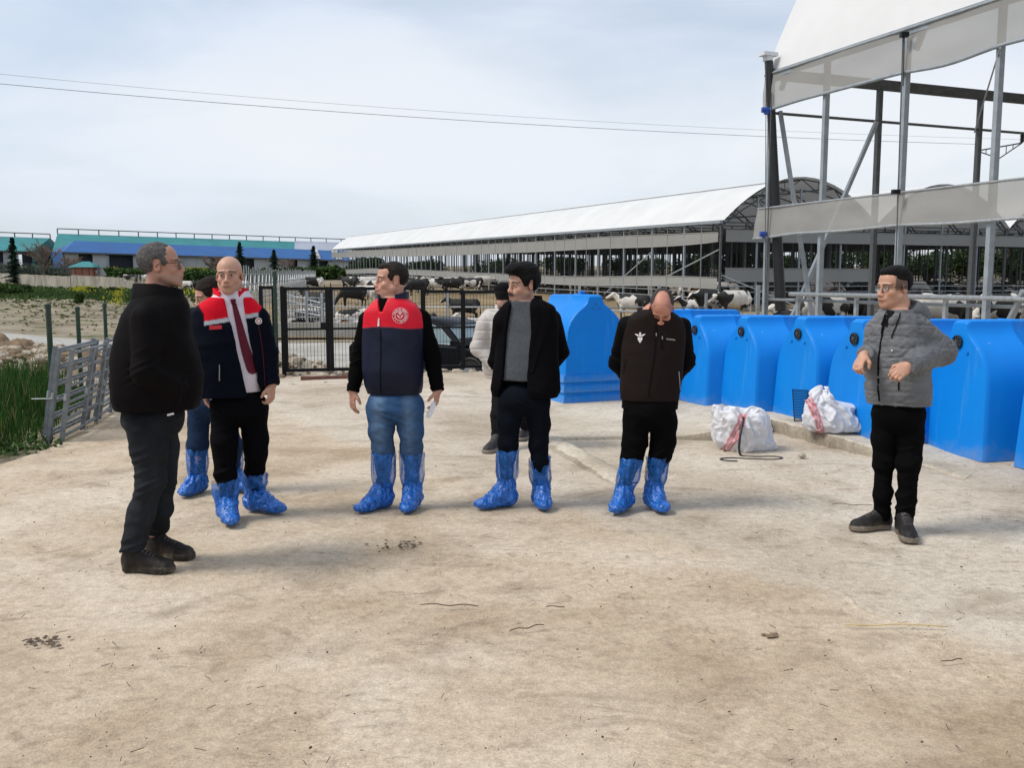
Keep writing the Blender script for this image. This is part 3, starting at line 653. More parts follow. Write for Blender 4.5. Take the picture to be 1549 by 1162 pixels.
mb = MB(); mb.tube([nb(s,.1,1.19)-BL for s in (-.1, LN)], .028, 8); mb.build('mid_rail', M['post'], ba, smooth=True)
for z in (.5,.85): mb = MB(); mb.tube([nb(s,.1,z)-BL for s in (-.1, LN)], .028, 8); mb.build('low_rail', M['post'], ba, smooth=True)
for s in (.9, 2.5, 4.5, 6.5): mb = MB(); mb.box(nb(s,.1,.65)-BL, (.06,.06,1.25), rz=.4); mb.build('rail_post', M['galv'], ba)
# black concertina sleeve at the corner, cap, winch motors, ropes
mb = MB(); z = .3; pts = []; rr = []
a, b = PW(1163,92,18.95), PW(1181,470,18.9)
for i in range(160): t = i/159; pts.append(a.lerp(b, t)); rr.append((.082+.04*(t-.3 if t > .3 else 0))*(1+.05*(i % 2)))
mb.tube(pts, rr, 10); mb.build('concertina_sleeve', M['black_hose'], ba, smooth=True)
mb = MB(); c = PW(1162,82,18.95); mb.box(c, (.34,.2,.07), rz=.4); mb.box(c-Vector((0,0,.07)), (.14,.14,.12), rz=.4); mb.build('corner_cap', M['white_plastic'], ba)
for q in ((1159,166),(1156,354)):
    mb = MB(); c = PW(q[0],q[1],18.9); mb.tube([c-Vector((.09,0,0)), c+Vector((.09,0,0))], .055, 12); mb.box(c+Vector((.01,0,-.05)), (.09,.09,.07)); mb.build('winch_motor', M['blue_motor'], ba, auto=40)
for a, b, r_ in (((1159,92,18.9),(1157,480,18.8),.008), ((1167,140,18.8),(1158,480,18.75),.012), ((1366,52,15.6),(1352,500,15.5),.010), ((1368,52,15.6),(1366,130,15.6),.010)):
    mb = MB(); mb.tube([PW(*a), PW(*b)], r_, 6); mb.build('rope', M['steel_dark'], ba)
for q in ((1368,52,15.55),(1355,290,15.5)):
    mb = MB(); mb.box(PW(*q), (.12,.1,.07)); mb.build('pulley', M['black_metal'], ba)
# power pole and lines -------------------------------------------------
pp = At(1510, 222, 62); pz = pp.z; pole = empty('power_pole', (pp.x, pp.y, Tz(pp.x, pp.y))); PLc = pole.location
tag(pole, 'power pole with steel crossarm and two black insulators, seen past a barn post', 'power pole')
mb = MB(); mb.lathe([(.17,0),(.11,pz-PLc.z+.3)], n=10); mb.build('pole', M['post'], pole, smooth=True)
L_, R_ = At(1478,228,61.5)-PLc, At(1546,216,62.5)-PLc; mid = (L_+R_)/2
mb = MB(); mb.beam(L_, R_, .09); lowp = mid-Vector((0,0,.75)); mb.beam(L_, lowp, .06); mb.beam(R_, lowp, .06)
for t in (.2,.35,.65,.8): p = L_.lerp(R_, t); q = (L_ if t < .5 else R_).lerp(lowp, (t if t < .5 else 1-t)*2); mb.beam(p, q, .04)
mb.build('crossarm', M['steel_dark'], pole)
ins = []
for e in (L_, R_):
    mb = MB(); prof = []
    for k in range(6): prof += [(.10,k*.09),(.17,k*.09+.03),(.10,k*.09+.07)]
    mb.lathe(prof, n=12, M=Matrix.Translation(e+Vector((0,0,.04)))); mb.build('insulator', M['black_metal'], pole, smooth=True); ins.append(e+PLc+Vector((0,0,.55)))
def wire(name, pts, r, label):
    P = [Vector(p) for p in pts]; Q = []
    for i in range(len(P)-1):
        for k in range(10): Q.append(P[i].lerp(P[i+1], k/10))
    Q.append(P[-1]); mb = MB(); mb.tube(Q, r, 5); return tag(mb.build(name, M['steel_dark'], smooth=True), label, 'power line', 'power lines across the sky')
def wline(pxs, Y0, Y1):
    x0, x1 = pxs[0][0], pxs[-1][0]; out = []
    for k in range(41):
        x = x0+(x1-x0)*k/40; xsx = [p[0] for p in pxs]; y = float(np.polyval(np.polyfit(xsx, [p[1] for p in pxs], 2), x)); t = (x-x0)/(x1-x0)
        out.append(At(x, y, 1/((1-t)/Y0+t/Y1)))
    return out
def wobj(pxs, Y0, Y1, label, r):
    mb = MB(); mb.tube(wline(pxs, Y0, Y1), r, 5); return tag(mb.build('power_line', M['wire'], smooth=True), label, 'power line', 'power lines across the sky')
wobj([(-60,106),(300,139),(600,163),(900,184),(1160,197),(1400,207),(1546,210)], 40, 62, 'upper thin overhead wire crossing the whole sky', .007)
wobj([(-60,121),(300,152),(600,175),(900,194),(1160,207),(1400,215),(1478,218)], 40, 61, 'lower, thicker overhead wire crossing the whole sky', .013)
# ------------------------------------------------------------------ far buildings on the left
def quadbox(mb, pts): mb.add(pts, [(0,1,2,3)])
def shed(name, label, eL, eR, YL, YR, rL, rR, dep, base, wallmat, roofmat, segs):
    """eL,eR: eave pixels; rL,rR: ridge pixels; dep: ridge depth behind eave"""
    A, B = At(*eL, YL), At(*eR, YR); C, D = At(*rL, YL+dep), At(*rR, YR+dep)
    o = empty(name, (A.x, A.y, base)); tag(o, label, 'barn'); O = o.location
    back = lambda p, q: Vector((2*q.x-p.x, 2*q.y-p.y, p.z))
    A2, B2 = back(A, C), back(B, D)
    mb = MB(); mb.add([A-O,B-O,D-O,C-O,B2-O,A2-O], [(0,1,2,3),(3,2,4,5)]); up = Vector((0,0,.12)); mb.add([A-O+up,B-O+up,D-O+up,C-O+up,B2-O+up,A2-O+up], [(0,1,2,3),(3,2,4,5)])
    mb.build('roof', roofmat, o)
    A0, B0 = Vector((A.x, A.y+.8, 0)), Vector((B.x, B.y+.8, 0)); n = len(segs)
    for i, k in enumerate(segs):
        p, q = A0.lerp(B0, i/n), A0.lerp(B0, (i+1)/n); zt = A.z+(B.z-A.z)*(i+.5)/n-.1; h = zt-base; c = (p+q)/2; ang = math.atan2(B0.y-A0.y, B0.x-A0.x)
        mb = MB(); mb.box(Vector((c.x-O.x, c.y-O.y+(0 if k == 'w' else 1.5), h/2)), ((q-p).length*.985, .3, h), rz=ang); mb.build('wall_panel' if k == 'w' else 'dark_bay', wallmat if k == 'w' else M['dark_open'], o)
    for P, Q in ((A, A2), (B, B2)):
        mb = MB(); R0 = C if P is A else D; mb.add([Vector((P.x,P.y,base))-O, P-O, R0-O, Q-O, Vector((Q.x,Q.y,base))-O], [(0,1,2,3,4)])
        mb.build('gable_wall', roofmat if name == 'teal_barn' else wallmat, o)
    mb = MB(); mb.beam(A0-Vector((0,.9,0))+Vector((0,0,A.z))-O, B0-Vector((0,.9,0))+Vector((0,0,B.z))-O, .3); mb.build('eave_trim', M['steel_dark'], o)
    return o, C, D
o, c, d = shed('teal_barn', 'teal-roofed barn with a long ridge railing, behind the blue roof', (79,381), (560,392), 212, 262, (87,354), (560,370), 14, 3.4, M['far_wall'], M['teal_roof'], 'w'*6)
mb = MB(); O = o.location
for i in range(19):
    p = c.lerp(d, i/18)-O; mb.beam(p, p+Vector((0,0,1.3)), .2)
mb.beam(c-O+Vector((0,0,1.3)), d-O+Vector((0,0,1.3)), .22); mb.build('ridge_railing', M['steel_dark'], o)
mb = MB(); p, q = c.lerp(d,.72), c.lerp(d,1.0); e0 = At(79,381,212).lerp(At(560,392,262), .72); e1 = At(560,392,262); up = Vector((0,0,.3)); mb.add([e0-O+up,e1-O+up,q-O+up,p-O+up], [(0,1,2,3)]); mb.build('grey_roof_section', M['grey_roof'], o)
o, c, d = shed('teal_barn', 'second teal-roofed barn cut off by the left edge of the photo', (-150,376), (48,381), 200, 215, (-150,353), (76,361), 14, 3.2, M['far_wall'], M['teal_roof'], 'wd'*4)
mb = MB(); O = o.location
for i in range(9): p = c.lerp(d, i/8)-O; mb.beam(p, p+Vector((0,0,1.1)), .2)
mb.beam(c-O+Vector((0,0,1.1)), d-O+Vector((0,0,1.1)), .22); mb.build('ridge_railing', M['steel_dark'], o)
o, c, d = shed('blue_barn', 'low barn with a long bright blue roof, in front of the teal roof', (94,382), (540,395), 190, 232, (113,365), (540,381), 9, 3.6, M['far_wall'], M['blue_roof'], 'wdwddwwdwwwdwddwwwdwwdwwd')
mb = MB(); O = o.location; a, b = At(79,380,196), At(94,382,190); mb.add([p-O for p in (a, b, At(113,365,199))], [(0,1,2)]); mb.add([Vector((p.x,p.y,3.6))-O for p in (a,b)]+[b-O,a-O], [(0,1,2,3)]); mb.build('hip_end', M['blue_roof'], o)
for px0, px1 in ((461,467),(494,505),(523,529)):
    e = At(px1+1, 394, 225); t = (px1-94)/446; E = At(94,382,190).lerp(At(540,395,232), t); Rr = At(113,365,199).lerp(At(540,381,241), (px0-113)/427); u = Vector((1.1,0,.35)); z = Vector((-.3,0,.35))
    mb = MB(); mb.add([E+z-O, E+u-O, Rr+u-O, Rr+z-O], [(0,1,2,3)]); mb.build('roof_light', M['far_wall'], o)
# boundary wall, two runs
def wallrun(name, label, p0, p1, Y0, Y1, base0, base1, mat, th=.25, cat='wall'):
    a, b = At(*p0, Y0), At(*p1, Y1); mb = MB(); n = 14; loc = Vector((a.x, a.y, base0)); prev = None
    for i in range(n):
        p, q = a.lerp(b, i/n), a.lerp(b, (i+1)/n); zb = base0+(base1-base0)*i/n-.8; m = (p+q)/2; ht = m.z-zb
        mb.box(Vector((m.x, m.y, zb+ht/2))-loc, ((q-p).length-.03, th, ht), rz=math.atan2(b.y-a.y, b.x-a.x))
    o = mb.build(name, mat); o.location = loc; return tag(o, label, cat)
wallrun('boundary_wall', 'stained pale concrete wall at the far left edge of the green field', (-90,409), (107,418), 176, 150, .5, .3, M['conc_wall'])
wallrun('boundary_wall', 'darker streaked concrete wall below the small teal-roofed hut', (108,416), (262,424), 149.5, 138, .3, .2, M['conc_wall'])
a, b = At(-90,409,176.5), At(150,417,150.5); o = empty('wire_fence', a); tag(o, 'dark wire fence standing on the far concrete wall', 'fence')
mb = MB()
for i in range(40): p = a.lerp(b, i/39)-a; mb.beam(p, p+Vector((0,0,1.7)), .12)
mb.build('fence_post', M['steel_dark'], o)['kind'] = 'stuff'
mb = MB()
for z in np.arange(.15,1.7,.22): mb.beam(Vector((0,0,z)), b-a+Vector((0,0,z)), .06)
mb.build('wire', M['steel_dark'], o)
# hut with a teal hipped roof
h0 = At(131, 417, 152); o = empty('guard_hut', (h0.x, h0.y, h0.z)); tag(o, 'small hut with teal hipped roof and terracotta sides above the far wall', 'hut')
mb = MB(); mb.box((0,0,.65), (3.3,3,1.5)); mb.build('wall', M['brick'], o)
for x in (-1.1, 0, 1.1): mb = MB(); mb.box((x,-1.53,.7), (.10,.1,1.5)); mb.build('wall_batten', M['steel_dark'], o)
mb = MB(); mb.add([(-2.2,-2,1.35),(2.2,-2,1.35),(2.2,2,1.35),(-2.2,2,1.35),(-.6,0,2.3),(.6,0,2.3)], [(0,1,5,4),(1,2,5),(2,3,4,5),(3,0,4),(3,2,1,0)]); mb.build('roof', M['teal_roof'], o)
h1 = At(156, 418, 151); mb = MB(); mb.box((0,0,.6), (1.2,.12,1.3)); o = mb.build('white_panel', M['far_wall']); o.location = h1; o.rotation_euler = (.25,-.45,0); tag(o, 'white panel tilted against the small teal-roofed hut', 'panel')
# yellow-white bin / sign on green board near picket fence
# ------------------------------------------------------------------ vegetation
M['weed'] = leafmat('olive_weeds', (.09,.10,.035), .4); M['tree_leaf'] = leafmat('tree_foliage', (.035,.06,.022), .5)
def leaves(mb, c, n, size, rad, squash=1.0, shell=.35, vert=0.0, rr=random):
    for _ in range(n):
        while True:
            p = Vector((rr.uniform(-1,1), rr.uniform(-1,1), rr.uniform(-1,1)))
            if shell < p.length < 1: break
        p = Vector((p.x*rad[0], p.y*rad[1], p.z*rad[2]))+c; s = size*rr.uniform(.6,1.4)
        a = Vector((rr.gauss(0,1), rr.gauss(0,1), rr.gauss(0,.6+vert))).normalized(); b = a.orthogonal().normalized(); b = Matrix.Rotation(rr.uniform(0,6.28), 3, a) @ b
        mb.add([p-a*s*.5, p+b*s*.28, p+a*s*.5, p-b*s*.28], [(0,1,2,3)])
def bush(name, loc, rad, n, size, mat, label, cat, group=None, clumps=7, seed=0, trunk=False, kind=None):
    rr = random.Random(seed); mb = MB(); o = empty(name, loc); tag(o, label, cat, group, kind)
    for k in range(clumps):
        a = rr.uniform(0, 6.28); d = rr.uniform(0,.62); c = Vector((math.cos(a)*d*rad[0], math.sin(a)*d*rad[1], rad[2]*rr.uniform(.45, 1.15)))
        f = rr.uniform(.35,.6); leaves(mb, c, n//clumps, size, (rad[0]*f, rad[1]*f, rad[2]*f*.9), rr=rr)
    mb.build('foliage' if not trunk else 'crown', mat, o)
    st = MB()
    for k in range(5 if trunk else 4):
        a = rr.uniform(0,6.28); d = rr.uniform(.2,.6); e = Vector((math.cos(a)*d*rad[0], math.sin(a)*d*rad[1], rad[2]*rr.uniform(.7,1.2)))
        st.tube([(0,0,-.1), e*.5+Vector((rr.uniform(-.1,.1)*rad[0],0,.05)), e], [rad[0]*.05, rad[0]*.035, rad[0]*.012], 5)
    st.build('trunk' if trunk else 'stem', M['trunk'], o, smooth=True); return o
def conifer(px, ytop, Y, zb, wpx, label, seed):
    rr = random.Random(seed); p = At(px, ytop, Y); h = p.z-zb; w_ = wpx*1.5/1400*Y/2; o = empty('conifer', (p.x, p.y, zb)); tag(o, label, 'conifer')
    mb = MB(); mb.tube([(0,0,0),(0,0,h*.98)], [h*.022, .03], 6); mb.build('trunk', M['trunk'], o)
    mb = MB(); nl = 22
    for i in range(nl):
        t = i/nl; z = h*(.08+.9*t); r = w_*(1-t)**.8*rr.uniform(.8,1.15)+.1
        for k in range(rr.randint(7, 10)):
            a = rr.uniform(0,6.28); rl = r*rr.uniform(.55,1.15); d = Vector((math.cos(a), math.sin(a), -.12-.15*rr.random()))
            for q in range(9):
                f = q/9; c = Vector((0,0,z))+d*rl*f; s = h*.045*(1.2-f); v = Vector((rr.gauss(0,1), rr.gauss(0,1), rr.gauss(0,.5))).normalized(); u = v.orthogonal().normalized()
                mb.add([c-v*s, c+u*s*.7, c+v*s+Vector((0,0,-s*.4)), c-u*s*.7], [(0,1,2,3)])
    mb.build('crown', M['conifer'], o); return o
conifer(18, 357, 160, .8, 30, 'dark conifer at the far left edge, in front of the left teal barn', 1)
conifer(362, 364, 165, 1.6, 26, 'dark conifer rising just right of the bald man\'s head, before the blue barn', 2)
conifer(414, 376, 165, 1.6, 24, 'dark conifer, middle one of the three before the blue barn', 3)
conifer(474, 370, 165, 1.6, 28, 'dark conifer nearest the white roof tip of the long barn', 4)
def bare_tree(px, ytop, Y, zb, wpx, label, seed, cat='bare tree'):
    rr = random.Random(seed); p = At(px, ytop, Y); h = p.z-zb; o = empty('bare_tree', (p.x, p.y, zb)); tag(o, label, cat); mb = MB(); tk = MB()
    tk.tube([(0,0,0),(0,0,h*.35)], [h*.05,h*.035], 6); W_ = wpx/1400*Y/2
    def br(a, d, L_, r, dep):
        b = a+d*L_; mb.tube([a, (a+b)/2+Vector((rr.gauss(0,.05)*L_, rr.gauss(0,.05)*L_, 0)), b], [r, r*.8, r*.55], 4)
        if dep:
            for _ in range(4): br(a.lerp(b, rr.uniform(.4,1)), (d+Vector((rr.gauss(0,.55), rr.gauss(0,.55), rr.gauss(.05,.35)))).normalized(), L_*rr.uniform(.5,.75), r*.55, dep-1)
    for k in range(7):
        a = rr.uniform(0,6.28); br(Vector((0,0,h*.33)), Vector((math.cos(a)*W_/h*1.2, math.sin(a)*W_/h*1.2, .7)).normalized(), h*.38, h*.022, 3)
    tk.build('trunk', M['trunk'], o); mb.build('branches', M['bare'], o); return o
bare_tree(65, 366, 158, .8, 40, 'leafless reddish tree between the left conifer and the blue barn', 5)
bare_tree(104, 385, 156, .7, 30, 'leafless pale tree in front of the white end of the blue barn', 6)
bare_tree(320, 386, 168, 1.8, 26, 'leafless tree left of the bald man\'s head', 7)
bare_tree(432, 390, 168, 1.8, 24, 'leafless tree right of the middle conifer', 8)
mb = MB(); rr = random.Random(5)
for i in range(90):
    t = i/89; p = At(-60+t*640, 408+6*t, 172-14*t); c = Vector((p.x, p.y, Tz(p.x, p.y)+.9)); leaves(mb, c, 130, .9, (2.6,1.5,1.4*rr.uniform(.6,1.3)), rr=rr)
tag(mb.build('hedge', M['leaf']), kind='stuff', label='long green scrub in front of the far barns', cat='hedge')
for i, (px, yb, wp, hp, lab) in enumerate([(14,449,46,20,'dark green shrub at the left edge of the bare field'), (34,445,26,16,'dark green shrub second from the left edge of the field'), (47,448,14,9,'small round shrub right of the two larger field shrubs'), (121,460,15,19,'lone dark green shrub standing in the bare soil behind the green posts'), (117,437,20,9,'dark shrub at the foot of the streaked wall'),(140,445,24,9,'low green shrub with yellow flowers beside it'),(172,446,20,10,'green shrub close to the left man\'s shoulder')]):
    c = G(px, yb, -.1); s = c.y/1400; bush('shrub', (c.x, c.y, Tz(c.x, c.y)-.02), (wp*s*.6, wp*s*.5, hp*s*.6), 700, .13*c.y/40+.05, M['leaf'], lab, 'shrub', seed=20+i)
def ycarpet(name, mat, spots, label, n, size, hgt, seed):
    mb = MB(); rr = random.Random(seed)
    for px, py, wx, wy in spots:
        for _ in range(n):
            q = G(px+rr.gauss(0,wx), py+rr.gauss(0,wy), -.1); z = Tz(q.x, q.y); s = size*rr.uniform(.6,1.5)*q.y/45; a = rr.uniform(0,6.28); d = Vector((math.cos(a), math.sin(a), 0))*s*.5; tip = Vector((rr.gauss(0,.3)*s, rr.gauss(0,.3)*s, hgt*rr.uniform(.4,1.2)*q.y/60))
            mb.add([Vector((q.x,q.y,z))-d, Vector((q.x,q.y,z))+d, Vector((q.x,q.y,z))+tip], [(0,1,2)])
    return tag(mb.build(name, mat), label, 'ground cover', kind='stuff')
ycarpet('green_ground_cover', M['leaf'], [(40,430,60,3),(150,434,70,3),(60,436,60,3),(230,436,60,3),(320,440,25,6),(100,427,70,1.5),(20,444,22,4),(90,449,30,2),(185,450,20,3)], 'low green growth over the field before the far wall', 3200, .22, .20, 3)
ycarpet('yellow_flowers', M['leaf_yellow'], [(128,443,8,2),(178,450,6,4),(290,436,14,4),(300,441,10,3),(160,436,10,2),(10,443,8,2)], 'patches of yellow flowers in the field', 500, .14, .26, 4)
ycarpet('field_weeds', M['weed'], [(90,452,130,7),(60,470,120,9),(240,455,70,9),(150,462,90,8)], 'thin olive weeds scattered over the bare field soil', 350, .22, .10, 6)
# trees seen through the barns on the right
for i, (px, Y, hh, wd) in enumerate([(560,200,6,8),(640,190,5,9),(1120,150,8,10),(1190,150,6,9),(1260,140,7,10),(1330,145,8,11),(1400,140,7,10),(1470,130,9,10),(1535,120,9,9),(1590,120,9,9),(860,190,6,12),(960,190,6,12),(1050,170,7,10),(760,200,6,12)]):
    p = At(px, 420, Y); bush('tree', (p.x, p.y, Tz(p.x, p.y)-.3), (wd*.6, wd*.5, hh*.5), 5200, .45, M['tree_leaf'], 'green tree of the belt beyond the open barns', 'tree', 'trees of the belt beyond the open barns', clumps=9, seed=60+i, trunk=True)
# wheat-like grass on the left
mb = MB(); dry = MB(); rr = random.Random(11); M['dry_stem'] = leafmat('dry_stems', (.22,.19,.08), .4)
gp = [(-9.5,6.0),(-5.55,6.6),(-4.95,7.6),(-4.6,8.6),(-5.05,10.2),(-5.6,12.3),(-6.6,13.2),(-10.5,13.5)]
def grass_h(x, y):
    e = min(1, max(0, (-4.7-.22*(y-8.6)-x)/.9)); return (.12+.52*e)*(.45+.55*sstep(7.4, 8.9, y))
cnt = 0
while cnt < 15000:
    x, y = rr.uniform(-8.6,-4.4), rr.uniform(6.1,13.3)
    if not inpoly(np.array([x]), np.array([y]), gp)[0]: continue
    cnt += 1; h = float(grass_h(x, y))*rr.uniform(.45,1.05)*(1.0+.25*float(vnoise([x*2,y*2,0]))); a = rr.uniform(0,6.28); wd = rr.uniform(.004,.008); d = Vector((math.cos(a),math.sin(a),0)); ln = Vector((rr.gauss(0,.12),rr.gauss(0,.12),0))
    b = Vector((x,y,-.02)); pts = [b-d*wd, b+d*wd, b+ln*h*.4+Vector((0,0,h*.55))+d*wd*.8, b+ln*h*.4+Vector((0,0,h*.55))-d*wd*.8, b+ln*h*1.3+Vector((0,0,h))]
    (dry if rr.random() < .10 else mb).add(pts, [(0,1,2,3),(3,2,4)])
tag(dry.build('dry_stems', M['dry_stem']), 'pale dry stems among the tall green grass', 'grass', kind='stuff')
tag(mb.build('tall_grass', M['grass']), 'tall green wheat-like grass at the left edge behind the stacked hurdles', 'grass', kind='stuff')
mb = MB()
for _ in range(2600):
    x, y = rr.uniform(-7.6,-4.2), rr.uniform(5.7,9.0)
    if x > -4.35-.55*max(0, 8.6-y)+.25*float(vnoise([y*3,0,0])): continue
    c = Vector((x,y,rr.uniform(.0,.07))); leaves(mb, c, 3, .055, (.06,.06,.03), rr=rr)
tag(mb.build('weeds', M['leaf']), 'low weeds spilling over the left edge of the concrete', 'weeds', kind='stuff')
# ------------------------------------------------------------------ rubble
def rock(mb, c, r, rr, n=2):
    phi = (1+5**.5)/2; ico = [(-1,phi,0),(1,phi,0),(-1,-phi,0),(1,-phi,0),(0,-1,phi),(0,1,phi),(0,-1,-phi),(0,1,-phi),(phi,0,-1),(phi,0,1),(-phi,0,-1),(-phi,0,1)]
    fs = [(0,11,5),(0,5,1),(0,1,7),(0,7,10),(0,10,11),(1,5,9),(5,11,4),(11,10,2),(10,7,6),(7,1,8),(3,9,4),(3,4,2),(3,2,6),(3,6,8),(3,8,9),(4,9,5),(2,4,11),(6,2,10),(8,6,7),(9,8,1)]
    rot = Matrix.Rotation(rr.uniform(0,6.28),3,Vector((rr.gauss(0,1),rr.gauss(0,1),rr.gauss(0,1))).normalized()); sc = Vector((rr.uniform(.75,1.3), rr.uniform(.7,1.1), rr.uniform(.5,.85)))
    vs = []
    for v in ico:
        q = rot @ (Vector(v).normalized()*rr.uniform(.78,1.12)); vs.append(Vector((q.x*sc.x*r, q.y*sc.y*r, q.z*sc.z*r))+Vector(c))
    mb.add(vs, fs)
def heap(name, cen, rad, h, mat, label, rough=.12, seed=0):
    n = 130; X = np.linspace(-1.25,1.25,n); P = np.stack(np.meshgrid(X,X,indexing='ij'),-1); r = np.sqrt((P**2).sum(-1)); Z = h*np.clip(1-r*r*.8,0,1)**1.2
    q = np.stack([P[...,0]*rad[0]*1.4+seed, P[...,1]*rad[1]*1.4, 0*r],-1); Z = Z+rough*(fbm(q*1.6,5)*.8+.35*(1-np.abs(fbm(q*5,3))*2))*np.clip(1.25-r,0,1)*1.2-.08*np.clip(r,0,1.4)
    V = np.stack([P[...,0]*rad[0], P[...,1]*rad[1], Z],-1).reshape(-1,3); i, j = np.meshgrid(np.arange(n-1),np.arange(n-1),indexing='ij'); a = (i*n+j).ravel()
    o = new_mesh_obj(name, V, np.stack([a,a+n,a+n+1,a+1],1), mat); o.location = (cen.x, cen.y, Tz(cen.x, cen.y)); return tag(o, label, 'heap', kind='stuff')
hc = Vector((-8.8,15.6)); heap('rubble_heap', hc, (3.1,1.6), .48, M['stone_dark'], 'heap of brown earth and pale rubble behind the green posts', .2, 1)
heap('rubble_heap', Vector((-5.6,16.2)), (2.6,1.2), .42, M['stone'], 'lower heap of pale broken stone continuing the rubble to the right', .15, 5)
heap('gravel_mound', Vector((-10.9,21.5)), (1.6,1.1), .6, M['road'], 'left pale grey mound of gravel behind the rubble', .1, 9)
heap('gravel_mound', Vector((-9.2,20.6)), (.95,.8), .52, M['road'], 'right pale grey mound of gravel behind the rubble', .08, 13)
mb = MB(); md = MB(); rr = random.Random(9)
for i in range(3800):
    x, y = rr.gauss(-7.8,1.9), rr.gauss(15.3,.75); r = rr.choice([.02,.03,.04,.04,.06,.08,.11])*rr.uniform(.7,1.3)
    q = ((x+8.8)/2.9)**2+((y-15.6)/1.5)**2; q2 = ((x+5.6)/2.6)**2+((y-16.2)/1.2)**2; z = max(.48*max(0,1-.8*q)**1.2, .42*max(0,1-.8*q2)**1.2)
    rock(mb if rr.random() < .55 else md, (x, y, z+r*.15-.03), r, rr)
tag(mb.build('rubble', M['stone']), 'pale broken stones of the rubble heap', 'rubble', kind='stuff'); tag(md.build('rubble', M['stone_dark']), 'brown clods on the rubble heap', 'rubble', kind='stuff')
mb = MB()
for i in range(420):
    x = rr.uniform(-7.5,1.8); y = rr.uniform(15.9,19.3); r = rr.choice([.02,.03,.04,.07])*rr.uniform(.7,1.4); rock(mb, (x, y, Tz(x,y)+r*.3), r, rr)
tag(mb.build('stones', M['stone']), 'scattered stones on the bank just outside the gate', 'stones', kind='stuff')
for k, (px, py, r, lab) in enumerate([(477,532,.17,'largest boulder seen through the gate'), (500,533,.10,'smaller boulder right of the largest one behind the gate'), (445,538,.1,'boulder at the left end of the stones behind the gate'), (428,548,.12,'pale stone close to the gate hinge post')]):
    q = At(px, py, 17.4); mb = MB(); rock(mb, (0,0,0), r, random.Random(30+k)); o = mb.build('boulder', M['stone']); o.location = (q.x, q.y, Tz(q.x,q.y)+r*.45); tag(o, lab, 'boulder')
# ------------------------------------------------------------------ green posts, gate, fence
for px, yt, Y, r, lab in [(72.5,463,10.6,.03,'tallest dark green fence post, leftmost, above the first hurdle'), (117,467,12.4,.028,'middle dark green fence post behind the hurdles'), (158,461,14.6,.028,'dark green fence post nearest the left man\'s back')]:
    t = At(px, yt, Y); mb = MB(); mb.lathe([(r,-.1),(r,t.z-.02),(r*1.15,t.z-.02),(r*1.15,t.z+.02),(r*.4,t.z+.035)], n=14); mb.tube([(r*.9,-r*.4,t.z*.2),(r*.9,-r*.4,t.z*.22)], .012, 6)
    o = mb.build('fence_post', M['green_paint'], auto=40); o.location = (t.x, t.y, 0); tag(o, lab, 'post', 'dark green fence posts at the left')
gA, gB = G(378,571), G(748,562); gd = (gB-gA).normalized(); gA.z = gB.z = 0
def gp_(px):  # point on the fence line under photo column px
    k = ray(px, 560); t = (gA.x*k.y-gA.y*k.x)/(gd.y*k.x-gd.x*k.y); return gA+gd*t
H_G = At(450, 434, gp_(450).y).z; H_F = At(740, 439, gp_(740).y).z; BZ = .07
def mesh_wires(mb, a, b, z0, z1, sx=.055, sz=.2, r=.0035):
    L_ = (b-a).length; n = int(L_/sx); d = (b-a).normalized()
    for i in range(1, n): p = a+d*(L_*i/n); mb.beam(p+Vector((0,0,z0)), p+Vector((0,0,z1)), r*1.6)
    m = int((z1-z0)/sz)
    for i in range(1, m): z = z0+(z1-z0)*i/m; mb.beam(a+Vector((0,0,z)), b+Vector((0,0,z)), r*1.6)
def gate_leaf(name, x0, x1, h, label, cat, latch=None, mids=(), grp=None):
    a, b = gp_(x0), gp_(x1); o = empty(name, a); tag(o, label, cat, grp); q = b-a; z = Vector((0,0,1)); mb = MB(); t = .055
    mb.beam(z*BZ, z*h, t); mb.beam(q+z*BZ, q+z*h, t); mb.beam(z*(h-.03), q+z*(h-.03), t*.95); mb.beam(z*(BZ+.03), q+z*(BZ+.03), t*.95); mb.beam(z*.78, q+z*.78, .035)
    for m_ in mids: mb.beam(q*m_+z*BZ, q*m_+z*h, .045)
    mb.build('frame', M['black_metal'], o)
    mb = MB(); mesh_wires(mb, Vector((0,0,0)), q, BZ+.05, h-.05); w_ = mb.build('wire_mesh', M['black_metal'], o)
    if latch is not None:
        mb = MB(); c = q*latch+z*.84; mb.box(c, (.13,.09,.09), rz=.1); mb.box(c+Vector((.04,-.07,0)), (.05,.05,.05)); mb.build('latch', M['black_metal'], o)
    return o
o = gate_leaf('metal_gate', 434, 497, H_G, 'black mesh gate leaf with a latch box, left of the red vest man', 'gate', .93)
for zz in (.25, 1.2):
    mb = MB(); mb.tube([(-.04,-.02,zz-.05),(-.04,-.02,zz+.05)], .025, 8); mb.build('hinge', M['black_metal'], o)
mb = MB(); mb.box((1.0,-.05,.02), (.12,.12,.05)); mb.build('ground_stop', M['rust'], o)
gate_leaf('metal_gate', 503, 640, H_G, 'wide black steel mesh gate leaf crossing behind the man in the red vest', 'gate', None, (.62,))
gate_leaf('mesh_fence', 642, 700, H_F+.01, 'black mesh fence panel in front of the dark car\'s rear window', 'fence')
gate_leaf('mesh_fence', 702, 790, H_F, 'black mesh fence panel in front of the car\'s bonnet, beside the white jacket', 'fence')
gate_leaf('mesh_fence', 398, 417, H_G+.02, 'narrow black mesh fence panel left of the green gate post', 'fence')
mb = MB(); mb.lathe([(.032,-.05),(.032,H_G+.22),(.037,H_G+.22),(.037,H_G+.25),(.01,H_G+.27)], n=14); o = mb.build('gate_post', M['green_paint'], auto=40); o.location = gp_(420)+Vector((0,-.03,0)); tag(o, 'dark green round post between the narrow fence panel and the gate', 'post')
